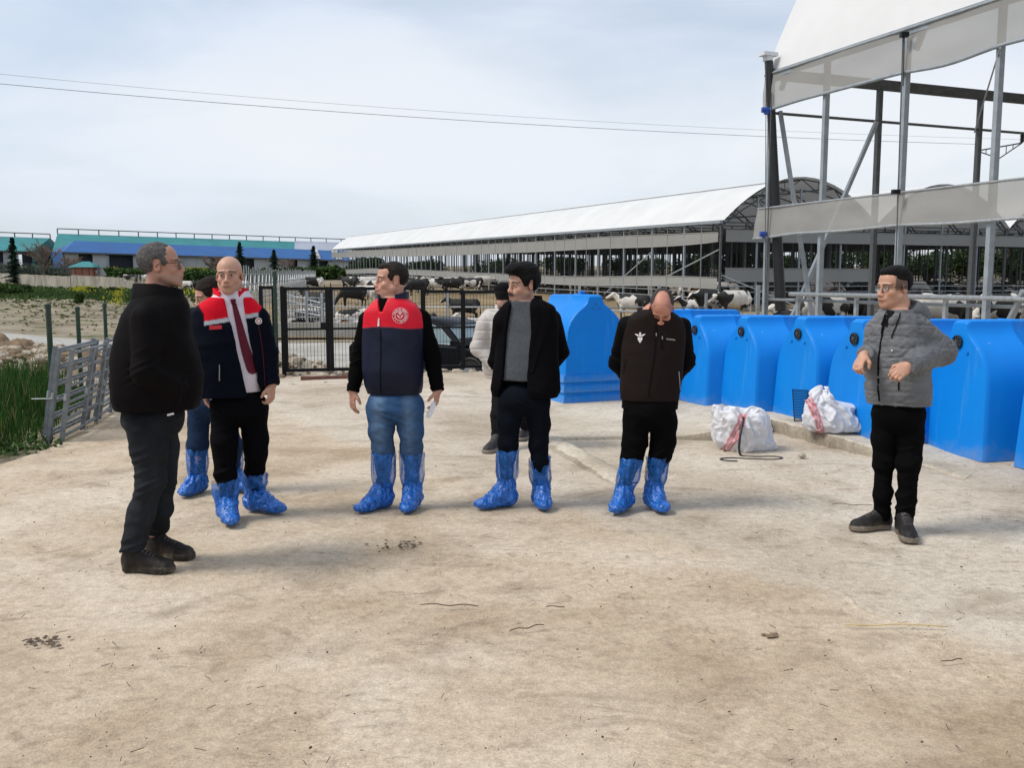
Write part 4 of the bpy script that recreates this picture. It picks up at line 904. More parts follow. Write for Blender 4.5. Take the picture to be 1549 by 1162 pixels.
mb = MB(); mb.lathe([(.036,-.05),(.036,H_G),(.01,H_G+.02)], n=12); o = mb.build('gate_post', M['black_metal'], auto=40); o.location = gp_(430); tag(o, 'black hinge post of the gate, right of the green post', 'post')
mb = MB(); mb.lathe([(.022,-.05),(.022,1.12),(.01,1.14)], n=10); o = mb.build('fence_post', M['black_metal'], auto=40); o.location = gp_(409)+Vector((0,-.5,0)); tag(o, 'short black post by the bald man\'s elbow', 'post')
a, b = G(455,577), G(528,575); mb = MB(); mb.beam(a+Vector((0,0,.05)), b+Vector((0,0,.05)), .1, .05); mb.beam(a+Vector((0,.06,.03)), b+Vector((0,.06,.03)), .04, .06); tag(mb.build('steel_bar', M['rust']), 'rust red steel channel lying on the ground below the gate', 'steel bar')
# ------------------------------------------------------------------ hurdles leaning at the left
def hurdle(w_, h, bars, label, px0, py0, px1, py1, lean, z=0.0, off=0, grp='galvanised hurdles leaning at the left edge', up=1):
    a, b = G(px0, py0), G(px1, py1); d = (b-a).normalized(); nrm = Vector((-d.y, d.x, 0)); nrm = -nrm if nrm.x > 0 else nrm
    a = a+nrm*off; w_ = w_ or (b-a).length; o = empty('hurdle', a, math.atan2(d.y, d.x)); o.rotation_euler = (R(lean), 0, math.atan2(d.y, d.x)); tag(o, label, 'hurdle', grp)
    mb = MB(); mb.box((0.02,0,h/2), (.06,.035,h)); mb.build('upright', M['galv_dull'], o); mb = MB(); mb.box((w_-.02,0,h/2), (.05,.035,h)); mb.build('upright', M['galv_dull'], o)
    for i in range(bars):
        zz = .07+(h-.11)*i/(bars-1); mb = MB(); mb.tube([(0.03,0,zz),(w_-.03,0,zz)], .0155, 8); mb.build('rail', M['galv_dull'], o, smooth=True)
    mb = MB()
    mb.tube([(-.03,-.0,h*.5-.03),(-.03,-.0,h*.5+.03)], .016, 8)
    mb.build('hinge_pin', M['galv'], o); return o
HB = .93
hurdle(1.32, HB, 6, 'nearest galvanised hurdle of the leaning stack, outermost', 92, 672, 130, 650, 9)
hurdle(1.32, HB+.01, 6, 'galvanised hurdle behind the outermost one at the near end', 84, 670, 126, 648, 9, off=.07)
hurdle(1.30, HB+.02, 6, 'third galvanised hurdle at the near end, touching the grass', 78, 667, 122, 645, 9, off=.07)
hurdle(1.35, HB-.04, 7, 'galvanised hurdle in the middle of the leaning row', 128, 653, 158, 634, 10, off=.03)
hurdle(1.4, HB-.05, 7, 'galvanised hurdle third along the row, by the man\'s back', 152, 636, 180, 617, 11, off=.02)
hurdle(1.4, HB, 7, 'far galvanised hurdle partly hidden by the left man', 160, 630, 200, 603, 11, off=.12)
a = G(96,668); mb = MB(); mb.tube([a+Vector((-.30,.02,.42)), a+Vector((.05,-.02,.43))], .006, 6); tag(mb.build('wire_rod', M['galv']), 'thin wire rod sticking out of the near hurdles over the grass', 'rod')
mb = MB(); mb.tube([(-.028,0,0),(.028,0,0)], .035, 14); o = mb.build('castor_wheel', M['black_hose'], auto=40); o.location = a+Vector((-.13,-.03,.035)); tag(o, 'small black castor wheel under the corner of the near hurdles', 'wheel')
# ------------------------------------------------------------------ pen rails, wall, feed barriers
def rail_fence(name, label, a, b, h, zs, sp, mat, cat='fence', r=.03, grp=None):
    a, b = Vector(a), Vector(b); o = empty(name, a); tag(o, label, cat, grp); n = max(1, int((b-a).length/sp))
    for i in range(n+1): mb = MB(); p = a.lerp(b, i/n)-a; mb.box(p+Vector((0,0,h/2)), (.09,.09,h)); mb.build('post', mat, o)
    for z in zs: mb = MB(); mb.tube([Vector((0,0,z)), b-a+Vector((0,0,z))], r, 6); mb.build('rail', mat, o, smooth=True)
    return o
pA = At(500, 492, 34.5); pB = At(900, 492, 33.5)
zb = -.08
rail_fence('pen_fence', 'galvanised two-rail fence in front of the cows in the open pen', (pA.x-.3, pA.y, zb), (pB.x+4, pB.y, zb), 1.2, (.22,.68), 4.5, M['galv'])
mb = MB(); L_ = pB.x+6-pA.x+6; mb.box((L_/2-6,0,-.28), (L_,.3,.62)); o = mb.build('low_wall', M['road']); o.location = (pA.x, pA.y-.35, 0); tag(o, 'low pale concrete wall along the front of the cow pen', 'wall')
def pickets(name, label, p0, p1, n, h0, h1, tilt=0.0):
    p0, p1 = Vector(p0), Vector(p1); o = empty(name, p0); tag(o, label, 'barrier'); mb = MB(); rr = random.Random(n)
    for i in range(n):
        t = i/(n-1); p = p0.lerp(p1, t)-p0; h = h0+(h1-h0)*t; mb.tube([p, p+Vector((tilt*rr.uniform(-.1,1),0,h*rr.uniform(.93,1.04)))], .03, 5)
        if i % 2 and i < n-1: q = p0.lerp(p1, (i+1)/(n-1))-p0; mb.tube([p+Vector((0,0,h*.25)), q+Vector((0,0,h*.85))], .024, 5)
    mb.build('picket_bars', M['galv'], o)
    for f in (.28,.62,.84):
        mb = MB(); mb.tube([Vector((0,0,h0*f)), p1-p0+Vector((0,0,h1*f))], .035, 6); mb.build('rail', M['galv'], o, smooth=True)
    return o
q0, q1 = At(366, 440, 46), At(478, 440, 100)
pickets('feed_barrier', 'tall galvanised feed barrier of pickets running back from the bald man\'s ear', (q0.x,q0.y,-.1), (q1.x,q1.y,Tz(q1.x,q1.y)), 64, 2.35, 1.9)
q0, q1 = At(498, 480, 36.2), At(420, 470, 44)
pickets('feed_barrier', 'low galvanised feed barrier slanting behind the mesh gate', (q0.x,q0.y,-.1), (q1.x,q1.y,-.1), 20, .85, 1.35)
q0, q1 = At(425, 480, 36.6), At(505, 480, 36.0)
rail_fence('pen_gate', 'galvanised rails behind the gate, crossing in front of the slanting barrier', (q0.x,q0.y,-.1), (q1.x,q1.y,-.1), 1.25, (.25,.5,.75,1.0), 1.0, M['galv'], 'gate', .025)
q0, q1 = At(500,431,88), At(640,431,84)
rail_fence('pen_fence', 'far brown timber fence behind the cows, before the long barn tip', (q0.x,q0.y,-.05), (q1.x,q1.y,-.05), 1.4, (.6,1.2), 4, M['trunk'])
# ------------------------------------------------------------------ car
def car():
    mats = {'paint': simple('dark_car_paint', (.004,.005,.008), .35, .05, 3, spec=.12), 'glass': simple('car_glass', (.15,.22,.23), .12, .05, 2, spec=1.0), 'chrome': simple('chrome_trim', (.55,.57,.6), .2, .05, 2, .9), 'tyre': simple('tyre_rubber', (.012,.012,.012), .8, .1, 9), 'rim': simple('alloy_rim', (.38,.4,.42), .35, .1, 9, .7), 'dark': simple('car_black_plastic', (.01,.01,.01), .6, .1, 9)}  # glass base colour lightened to suggest the sky reflected in the windows
    p = At(700, 484, 19.6); z0 = Tz(p.x, p.y); o = empty('parked_car', (-1.48, 20.0, z0), R(-28)); o.scale = (.86,.95,1.0); tag(o, 'dark saloon car with chrome window trim parked beyond the mesh fence', 'car')
    # side profile x (front +) , z ; roof/greenhouse separately
    body = [(-2.2,.32),(-2.28,.55),(-2.25,.85),(-2.1,.95),(-1.6,.97),(-.9,.96),(.2,.93),(.95,.90),(1.6,.82),(2.1,.68),(2.27,.5),(2.25,.3),(1.8,.22),(-1.9,.22)]
    def tap(x): return .90-.10*max(0, abs(x)-1.5)**1.2
    mb = MB(); n = len(body); ys = [(-1,.94),(-.97,1),(.97,1),(1,.94)]; rows = []
    cz = .55
    for sy, f in ys: rows.append([(x*(1 if f == 1 else .995), sy*tap(x), cz+(z-cz)*(1 if f == 1 else .93)) for x, z in body])
    vs = [q for r in rows for q in r]; fs = []
    for i in range(3):
        for j in range(n): k = (j+1) % n; fs.append((i*n+j, i*n+k, (i+1)*n+k, (i+1)*n+j))
    fs += [tuple(range(n))[::-1], tuple(range(3*n, 4*n))]; mb.add(vs, fs); mb.build('body', mats['paint'], o, auto=35)
    rf = [(-1.75,.95),(-1.15,1.34),(-.5,1.44),(.2,1.42),(.55,1.33),(1.15,.90)]
    mb = MB(); rows = []
    for sy in (-1,-.94,0,.94,1): rows.append([(x, sy*(.86-(z-.9)*.38), z+(.03 if abs(sy) < .99 else 0)) for x, z in rf])
    mb.grid(rows); mb.add([(x, -(.86-(z-.9)*.38), z) for x, z in rf], [tuple(range(6))]); mb.add([(x, (.86-(z-.9)*.38), z) for x, z in rf], [tuple(range(6))[::-1]]); mb.build('roof', mats['paint'], o, auto=40)
    for sy in (-1, 1):
        for win in ([(-1.35,.98),(-.98,1.28),(-.5,1.36),(-.42,.98)], [(-.34,.98),(-.38,1.36),(.15,1.345),(.45,1.26),(.92,.94)]):
            mb = MB(); off = .012; vs = [(x, sy*(.86-(z-.9)*.38+off), z) for x, z in win]; mb.add(vs, [tuple(range(len(vs))) if sy < 0 else tuple(range(len(vs)))[::-1]]); w_ = mb.build('side_window', mats['glass'], o)
            mb = MB(); mb.tube([(x, sy*(.86-(z-.9)*.38+off+.004), z) for x, z in win], .011, 5, closed=True); mb.build('window_trim', mats['chrome'], w_)
        mb = MB(); mb.box((1.0, sy*.99, .99), (.16,.14,.11)); mb.build('wing_mirror', mats['paint'], o, auto=30)
        mb = MB(); mb.box((0, sy*.905, .36), (2.6,.02,.03)); mb.build('sill_trim', mats['chrome'], o)
        for x in (-.75,.35): mb = MB(); mb.box((x, sy*.915, .78), (.2,.02,.03)); mb.build('door_handle', mats['chrome'], o)
        mb = MB(); mb.box((2.12, sy*.62, .62), (.25,.32,.13)); mb.build('headlight', mats['glass'], o, auto=30)
        mb = MB(); mb.box((-2.18, sy*.62, .75), (.2,.36,.14)); mb.build('tail_light', simple('tail_lamp', (.3,.01,.01), .3), o, auto=30)
        for x in (-1.38, 1.38):
            mb = MB(); mb.tube([(x, sy*.72, .325),(x, sy*.925, .325)], .325, 28); wh = mb.build('wheel', mats['tyre'], o, auto=40)
            mb = MB(); mb.tube([(x, sy*.90, .325),(x, sy*.94, .325)], .21, 20)
            for k in range(5): a = k*2*PI/5; mb.beam((x, sy*.945, .325), (x+.19*math.cos(a), sy*.945, .325+.19*math.sin(a)), .05, .02)
            mb.build('rim', mats['rim'], wh, auto=40)
            mb = MB(); mb.tube([(x+.36*math.cos(a), sy*.905, .325+.36*math.sin(a)) for a in np.linspace(-.2, PI+.2, 16)], .03, 6); mb.build('wheel_arch', mats['dark'], o)
    mb = MB(); mb.add([(.62,-.70,1.30),(1.12,-.83,.925),(1.12,.83,.925),(.62,.70,1.30)], [(0,1,2,3)]); q = mb.build('windscreen', mats['glass'], o); q.location = (.012,0,.012)
    mb = MB(); mb.add([(-1.68,-.8,1.0),(-1.2,-.68,1.31),(-1.2,.68,1.31),(-1.68,.8,1.0)], [(3,2,1,0)]); q = mb.build('rear_window', mats['glass'], o); q.location = (-.012,0,.012)
    return o
car()
# ------------------------------------------------------------------ calf hutches
HW, HL, HH = .44, 1.22, 1.22
def hut_profile(w_=1., h=1.):
    half = [(.070,1.222),(.092,1.208),(.102,1.165),(.118,1.12),(.155,1.075),(.22,1.02),(.29,.945),(.35,.85),(.39,.73),(.408,.6),(.425,.3),(.44,.04),(.44,0)]
    half = [(x*w_, z*h) for x, z in half]; return [(-x, z) for x, z in half[::-1]]+half
def hutch_mesh(h=1., rims=0, flange=True):
    mb = MB(); pr = hut_profile(1, h); n = len(pr); rows = []
    cz = .55*h
    secs = [(0.0,.955),(.012,.975),(.045,1.0),(.5,1.0),(.505,1.008),(.515,1.008),(.52,1.0),(HL-.06,.985),(HL-.02,.965),(HL,.93)]
    for y, f in secs:
        tz = 1-.0*y; row = []
        for x, z in pr:
            zz = z*tz if z < .05 else cz+(z*tz-cz)*f if z > cz else z; row.append((x*f, y+ (.05*(z/1.2) if y < .1 else 0), zz))
        rows.append(row)
    mb.grid(rows)
    for k, i in ((0, 0), (1, len(secs)-1)): mb.add(rows[i], [tuple(range(n)) if k else tuple(range(n))[::-1]])
    return mb
def face_ribs(mb, h=1.):
    for s in (-1,1): mb.box((s*.30, .018, .42*h), (.05,.02,.55*h))
def make_hutch(name='calf_hutch'):
    o = empty(name); mb = hutch_mesh(); mb.build('shell', M['hutch'], o, auto=38)
    mb = MB(); y0 = .036; zc_ = 1.02
    mb.lathe([(.063,.0),(.063,.014),(.052,.016),(.052,.006),(.0,.006)], n=28, M=Matrix.Translation((0,y0,zc_)) @ Matrix.Rotation(PI/2, 4, 'X'))
    v = mb.build('vent', M['vent'], o, auto=40)
    mb = MB()
    for k in range(4): a = PI/4*k+.3; mb.beam((-.05*math.cos(a), y0-.012, zc_-.05*math.sin(a)), (.05*math.cos(a), y0-.012, zc_+.05*math.sin(a)), .005)
    mb.lathe([(.013,0),(.013,.024),(.004,.026)], n=12, M=Matrix.Translation((0,y0,zc_)) @ Matrix.Rotation(PI/2, 4, 'X')); mb.build('vent_spokes', M['steel_dark'], v)
    mb = MB()
    for s in (-1,1): mb.box((s*.13,.03,.93), (.03,.012,.016))
    mb.build('moulded_lug', M['hutch'], o)
    return o
HYAW = math.atan2(-.974, -.225)  # normal direction
hd = Vector((.225,-.974,0)).normalized(); hn = Vector((.974,.225,0)).normalized()  # along the row / into the hutch
def place_h(src, cen, z, sc, label, lbl_grp='blue calf hutches standing in a row'):
    o = src if src.get('used') is None else copy_thing(src); o['used'] = 1
    if 'used' in o.keys() and o is not src: del o['used']
    o.location = (cen.x, cen.y, z); o.rotation_euler = (0,0,math.atan2(hn.y,hn.x)-PI/2); o.scale = (1,1,sc); tag(o, label, 'calf hutch', lbl_grp); return o
proto = make_hutch(); zs_ = .125
hcen = []
E_ = G(1487,704)-hd*HW; A_ = G(1068,611,zs_)-hd*HW; C_ = G(1167,628,zs_*.8)+hd*HW; F_ = G(1529,709)+hd*(HW+.01)
def ratio_pt(base, px, d):  # slide base along d until its column is px
    k = (px-CX)/(FPX*cp+150*sp); t = (k*base.y-base.x)/(d.x-k*d.y); return base+d*t
B_ = (A_+C_)/2; B_ = ratio_pt(B_, 1119, hd); D_ = ratio_pt(C_+hd*.9, 1291, hn); Z_ = A_-(C_-A_)/2*1.0
for cen, z, top, px, lab in ((Z_,zs_,0,0,'blue calf hutch farthest back in the row, mostly hidden behind the man looking down'), (A_,zs_,477,1050,'blue calf hutch directly right of the man looking down'), (B_,zs_,478,1118,'blue calf hutch behind the left white sack'), (C_,.10,479,1209,'blue calf hutch with the black grate standing against it'), (D_,.07,483,1290,'blue calf hutch directly left of the young man in the grey jacket'), (E_,.012,484,1443,'blue calf hutch directly right of the young man in the grey jacket'), (F_,.012,0,0,'nearest blue calf hutch, cut off by the right edge')):
    z = min(z, slab_top(cen.x, cen.y)) if z > .03 else .024
    t = At(px, top, cen.y).z if top else 1.225 if lab.startswith('nearest') else 1.2
    place_h(proto, cen, z, (t-z)/HH, lab)
del proto['used']
# the stack of three nested hutches
sA = G(853,605.5,.11); fd = Vector((.923,.385,0)).normalized(); fn = Vector((-.385,.923,0)).normalized(); cen = sA+fd*HW*1.03; topz = At(891,446,cen.y+.05).z; baz = slab_top(cen.x, cen.y)
hs = (topz-baz-.26)/HH
for k, lab in enumerate(('lowest of the three nested blue hutches, touching the ground','middle one of the three nested blue hutches','topmost of the three nested blue hutches beside the man in the blazer')):
    o = empty('nested_hutch', (cen.x, cen.y, baz+.13*k), math.atan2(fn.y,fn.x)-PI/2); o.scale = (1.03-.0*k,1,hs*(1 if k == 2 else .985)); tag(o, lab, 'calf hutch', 'three nested blue hutches')
    mb = hutch_mesh(); mb.build('shell', M['hutch'], o, auto=38)
    mb = MB(); h2 = HW+.014
    lip = [(-h2,-.014,0),(h2,-.014,0),(h2,HL+.014,0),(-h2,HL+.014,0)]; mb.add([Vector(q)*1 for q in lip]+[Vector((q[0]*.97,q[1]*.99+.005,.10)) for q in lip], [(0,1,5,4),(1,2,6,5),(2,3,7,6),(3,0,4,7),(4,5,6,7)]); mb.build('rim', M['hutch'], o)
    if k == 2:
        mb = MB()
        for x_, z_ in ((0,1.09),(-.05,1.03),(.05,1.03)): mb.box((x_,.028,z_), (.022,.01,.014))
        mb.build('moulded_lug', M['steel_dark'], o)
        mb = MB(); mb.box((0,HL*.35,1.24), (.06,.06,.06)); mb.build('ridge_lug', M['hutch'], o)
# black slatted grate behind the right sack
M['grate'] = simple('navy_plastic_grate', (.004,.014,.05), .5, .1, 9, spec=.3)
g0 = G(1203,645,.10); o = empty('grate', (g0.x, g0.y, .10), 0.15); tag(o, 'black slatted plastic grate leaning between a blue hutch and the right white sack', 'grate')
mb = MB()
for i in range(22): z = .02+i*.0165; mb.beam((0,0,z), (.25,.0,z-.02), .0085)
mb.build('slats', M['grate'], o)
mb = MB(); mb.tube([(0,.012,0),(0,.012,.38),(.25,.012,.36),(.25,.012,0)], .006, 6, closed=True); mb.build('frame', M['grate'], o)
for oo in (o,): oo.rotation_euler = (R(-12), 0, .15)
# ------------------------------------------------------------------ sacks
M['sack'] = None
def sackmat():
    m, t, b = _mat('woven_white_sack'); a = t.nodes.new('ShaderNodeAttribute'); a.attribute_name = 'Col'; v = coords(t)
    r = ramp(t, (.35,.9),(.65,1.03)); t.links.new(noise(t, 9, 5, v), r.inputs[0]); c = mixc(t, 1., a.outputs['Color'], r.outputs[0], 'MULTIPLY'); t.links.new(c, b.inputs['Base Color']); b.inputs['Roughness'].default_value = .42
    w1 = N(t, 'ShaderNodeTexWave', Scale=95.); t.links.new(v, w1.inputs['Vector']); ad = N(t, 'ShaderNodeMath', operation='MULTIPLY_ADD'); ad.inputs[1].default_value = .06; t.links.new(w1.outputs['Fac'], ad.inputs[0])
    t.links.new(noise(t, 17, 5, v, .6, 1.2), ad.inputs[2]); bn = bump(t, b, ad.outputs[0], .4, .015); rn = N(t, 'ShaderNodeTexNoise', noise_type='RIDGED_MULTIFRACTAL', Scale=6., Detail=4, Roughness=.55, Distortion=1.2); t.links.new(v, rn.inputs['Vector']); b2_ = N(t, 'ShaderNodeBump', Strength=.9, Distance=.035); t.links.new(rn.outputs['Fac'], b2_.inputs['Height']); t.links.new(b2_.outputs[0], bn.inputs['Normal'])
    tr = N(t, 'ShaderNodeBsdfTranslucent'); t.links.new(c, tr.inputs['Color']); ms = N(t, 'ShaderNodeMixShader'); ms.inputs[0].default_value = .2; t.links.new(b.outputs[0], ms.inputs[1]); t.links.new(tr.outputs[0], ms.inputs[2]); t.links.new(ms.outputs[0], t.nodes['Material Output'].inputs[0]); return m
M['sack'] = sackmat()
def sack(loc, label, prof, stripe, seed, bulge=None, rim=0.0, inner=0):
    """woven bag: a tall ring-by-ring skin with sharp creases, its mouth open (inner rings) or gathered"""
    T_ = np.array([p[0] for p in prof]); nt, na = 90, 150; tt = np.linspace(0, 1, nt); A_ = np.linspace(0, 2*PI, na, endpoint=False)
    cols = [np.interp(tt, T_, [p[k] for p in prof]) for k in range(1, 6)]; kk = np.array([1,2,3,2,1.])/9
    cols = [np.convolve(np.pad(c, 2, mode='edge'), kk, 'valid') for c in cols]; rx, ry, cx, cy, z = [c[:, None] for c in cols]
    ca, sa = np.cos(A_)[None], np.sin(A_)[None]; X = cx+rx*ca; Y = cy+ry*sa; Z = z+0*ca; tg = tt[:, None]+0*ca
    q = np.stack([ca*rx*9+seed+0*z, sa*ry*9+0*z, Z*5.5], -1); w_ = fbm(q*.5, 2, seed)[..., None]; n1 = 1-np.abs(fbm(q+w_*1.3, 2, seed+3))*1.9
    q2 = np.stack([(ca+0*z)*3.2+seed, (sa+0*z)*3.2, Z*2.2+1.3*(ca+0*z)], -1); n2 = 1-np.abs(vnoise(q2+w_*.7))*2.3
    r = .020*(n1-.3)+.022*(n2-.2)+.006*fbm(q*4, 2, 7)
    if bulge: r = r+bulge(A_[None]+0*z, tg)
    X = X+ca*r; Y = Y+sa*r; rw = np.clip((tg-.55)/.35, 0, 1); Z = Z+rim*rw*fbm(np.stack([(ca+0*z)*1.6+seed, (sa+0*z)*1.6, 0*Z], -1), 2); Z = np.maximum(Z+.010*n1*np.clip(tg*6, 0, 1), .003)
    V = np.stack([X, Y, Z], -1).reshape(-1, 3).astype(np.float32); i, j = np.meshgrid(np.arange(nt-1), np.arange(na), indexing='ij'); j2 = (j+1) % na
    F_ = np.stack([(i*na+j).ravel(), (i*na+j2).ravel(), ((i+1)*na+j2).ravel(), ((i+1)*na+j).ravel()], 1)
    col = np.full((len(V), 3), .82, dtype=np.float32); col[:, 2] = .85; d = stripe(A_[None]+0*z, tg, V.reshape(nt, na, 3)).ravel()
    k = np.clip(1-(np.abs(d)-.030)/.006, 0, 1)*(1-.55*np.clip(1-(np.abs(np.abs(d)-.010)-.003)/.003, 0, 1)); col = mixv_(col, k, (.66,.24,.27))
    g = np.clip(.3+.5*fbm(V*6,3,2), 0, 1)*np.clip(1-V[:,2]/.16,0,1)*.4; col = mixv_(col, g, (.5,.42,.33))
    o = new_mesh_obj('feed_sack', V, F_, M['sack'], None, True, col); o.location = loc; return tag(o, label, 'sack', 'white woven sacks by the hutches')
def mixv_(c, k, d): k = np.clip(k, 0, 1)[:, None]; return c*(1-k)+np.array(d, dtype=np.float32)*k
s1 = G(1120, 683, 0.01)
sack(s1, 'left white sack, open-mouthed, with a pink-red stripe and a black hose hanging out',
     [(0,.02,.02,0,.02,.004),(.06,.20,.16,.02,.03,.006),(.2,.255,.20,.02,.03,.09),(.38,.265,.215,.015,.03,.20),(.55,.25,.20,-.0,.03,.31),(.68,.215,.165,-.02,.03,.385),(.74,.185,.13,-.03,.03,.395),(.80,.155,.10,-.03,.03,.36),(.92,.12,.08,-.02,.03,.24),(1,.02,.02,0,.03,.20)],
     lambda a, t, v: (v[...,0]+.10-.38*(v[...,2]-.16))*.9+(v[...,1] > .02)*1.+(t > .76)*1., 3,
     lambda a, t: .09*np.exp(-((np.angle(np.exp(1j*(a-6.1)))/.28)**2))*np.exp(-((t-.12)/.1)**2), .085)
mb = MB(); pts = [s1+Vector(q) for q in ((.0,-.03,.30),(-.02,-.15,.33),(-.065,-.245,.2),(-.08,-.27,.08),(-.06,-.30,.015),(.05,-.34,.012),(.2,-.33,.012),(.27,-.40,.012),(.18,-.47,.012),(-.02,-.44,.012),(-.18,-.40,.012),(-.28,-.44,.012),(-.26,-.52,.012),(-.16,-.55,.012))]
def spline(pts, k=8):
    pts = [Vector(p) for p in pts]; P = [pts[0]]+pts+[pts[-1]]; out = []
    for i in range(1, len(P)-2):
        for j in range(k):
            t = j/k; a, b, c, d = P[i-1:i+3]; out.append(.5*((2*b)+(c-a)*t+(2*a-5*b+4*c-d)*t*t+(3*b-a-3*c+d)*t**3))
    return out+[pts[-1]]
mb.tube(spline(pts), .011, 8); tag(mb.build('black_hose', M['black_hose'], smooth=True), 'black hose coming out of the left sack and curling on the concrete', 'hose')
mb = MB(); mb.box(s1+Vector((-.005,-.03,.27)), (.11,.05,.04)); tag(mb.build('blue_pack', M['blue_motor'], auto=30), 'dark blue pack inside the open mouth of the left sack', 'package')
s2 = G(1252, 662, .085); s2.z = slab_top(s2.x, s2.y)-.006
sack(s2, 'right white sack, lower and spread out, with a pink-red stripe, beside the black grate',
     [(0,.02,.02,0,.02,.004),(.06,.22,.15,.03,.02,.006),(.2,.27,.19,.03,.02,.07),(.36,.25,.18,.0,.02,.15),(.54,.19,.15,-.04,.02,.24),(.72,.125,.11,-.075,.02,.30),(.88,.07,.06,-.07,.02,.37),(.96,.04,.035,-.06,.02,.395),(1,.004,.004,-.055,.02,.397)],
     lambda a, t, v: v[...,0]+.13+.30*(v[...,2]-.1)+(v[...,1] > .02)*1., 8,
     lambda a, t: .13*np.exp(-((np.angle(np.exp(1j*(a-.2)))/.5)**2))*np.exp(-((t-.58)/.12)**2)+.12*np.exp(-((np.angle(np.exp(1j*(a-6.0)))/.3)**2))*np.exp(-((t-.12)/.1)**2), .04)
# ------------------------------------------------------------------ litter
rr = random.Random(21)
def twig(px, py, L_, ang, label, mat='twig', r=.0026, kink=.07, name='twig', cat='twig'):
    c = G(px, py, .036); d = Vector((math.cos(ang), math.sin(ang), 0)); s = Vector((-d.y, d.x, 0)); pts = [c+d*L_*(t-.5)+s*kink*L_*rr.uniform(-1,1)+Vector((0,0,abs(rr.gauss(0,.004)))) for t in (0,.25,.5,.75,1)]
    mb = MB(); mb.tube(spline(pts, 4), [r*.6]+[r]*(len(spline(pts,4))-2)+[r*.5], 6)
    if L_ > .15: mb.tube([pts[2], pts[2]+(d+s*.6)*L_*.15], [r*.7, r*.3], 5)
    tag(mb.build(name, M[mat], smooth=True), label, cat)
twig(680, 916, .28, -.1, 'dark branching twig in the foreground below the blazer man')
twig(797, 951, .17, .35, 'short curved dark twig in the right-centre foreground')
twig(1355, 947, .46, -.04, 'long pale straw stalk in the right foreground', 'straw_stalk', .003, .02, 'straw_stalk', 'straw')
twig(1440, 1000, .1, .3, 'tiny dark twig far right in the foreground')
twig(1290, 765, .28, -.08, 'thin dark twig left of the young man\'s shoe')
twig(123, 648, .14, .1, 'reddish stick beside the hurdles', 'rust', .006, .03)
twig(840, 919, .09, 0, 'tiny dark twig between the two larger twigs')
for px, py, r, mt, lab in ((62,971,.10,'dung','dark dried dung pat in the left foreground'), (1168,962,.03,'stone_dark','small brown lump of dung in the right-centre foreground'), (610,824,.16,'dung','flat smear of dried dung in front of the red vest man'), (230,868,.0,'dung','')):
    if not r: continue
    c = G(px, py, .03); mb = MB()
    for k in range(42):
        q = (rr.gauss(0,r*.45), rr.gauss(0,r*.35), rr.uniform(0,.008)); rock(mb, q, rr.uniform(.004,.014), rr)
    o = mb.build('dung_pat', M[mt]); o.location = c; o.scale = (1,1,.5); tag(o, lab, 'dung')
c = G(1213,693,.03); mb = MB(); rock(mb, (0,0,.02), .035, rr); o = mb.build('stone', M['stone']); o.location = c; tag(o, 'small pale stone below the slab edge by the right sack', 'stone')
mb = MB(); md = MB()
for i in range(1100):
    y = 1.9+7.5*rr.random()**1.5; x = rr.uniform(-.6,.6)*y*1.0; r = rr.choice([.002,.0025,.003,.0045])*rr.uniform(.6,1.5); rock(mb if rr.random() < .45 else md, (x, y, .031+r*.3), r, rr)
for i in range(260):
    y = 2.0+6*rr.random(); x = rr.uniform(-.58,.6)*y; a = rr.uniform(0,3.14); L_ = rr.uniform(.01,.045); d = Vector((math.cos(a),math.sin(a),.02))*L_/2; c = Vector((x,y,.034)); md.beam(c-d, c+d, .002)
tag(mb.build('pebbles', M['stone']), 'loose pale grit on the concrete', 'grit', kind='stuff'); tag(md.build('pebbles', M['dung']), 'dark crumbs and chaff on the concrete', 'grit', kind='stuff')
# ------------------------------------------------------------------ cows
def cowmat(name, dark, thr=.5):
    m, t, b = _mat(name); oi = t.nodes.new('ShaderNodeObjectInfo'); c = t.nodes.new('ShaderNodeTexCoord'); ad = N(t, 'ShaderNodeVectorMath', operation='MULTIPLY_ADD')
    cm = N(t, 'ShaderNodeCombineXYZ'); mu = N(t, 'ShaderNodeMath', operation='MULTIPLY'); mu.inputs[1].default_value = 57.; t.links.new(oi.outputs['Random'], mu.inputs[0])
    for k in 'XYZ': t.links.new(mu.outputs[0], cm.inputs[k])
    ad.inputs[1].default_value = (1.15,1.9,1.15); t.links.new(c.outputs['Object'], ad.inputs[0]); t.links.new(cm.outputs[0], ad.inputs[2])
    f = noise(t, 1.0, 2.5, ad.outputs[0], .5, .5); r = ramp(t, (thr-.012, dark), (thr+.012, (.62,.58,.52))); t.links.new(f, r.inputs[0])
    g = noise(t, 2.5, 5, c.outputs['Object']); rg = ramp(t, (.5, 1.), (.75, .72)); t.links.new(g, rg.inputs[0]); t.links.new(mixc(t, 1., r.outputs[0], rg.outputs[0], 'MULTIPLY'), b.inputs['Base Color']); b.inputs['Roughness'].default_value = .75; return m
M['cow_bw'] = cowmat('holstein_coat', (.010,.009,.008), .50); M['cow_black'] = cowmat('mostly_black_coat', (.009,.008,.007), .66); M['cow_white'] = cowmat('mostly_white_coat', (.010,.009,.008), .36); M['cow_red'] = cowmat('red_and_white_coat', (.30,.13,.06), .52)
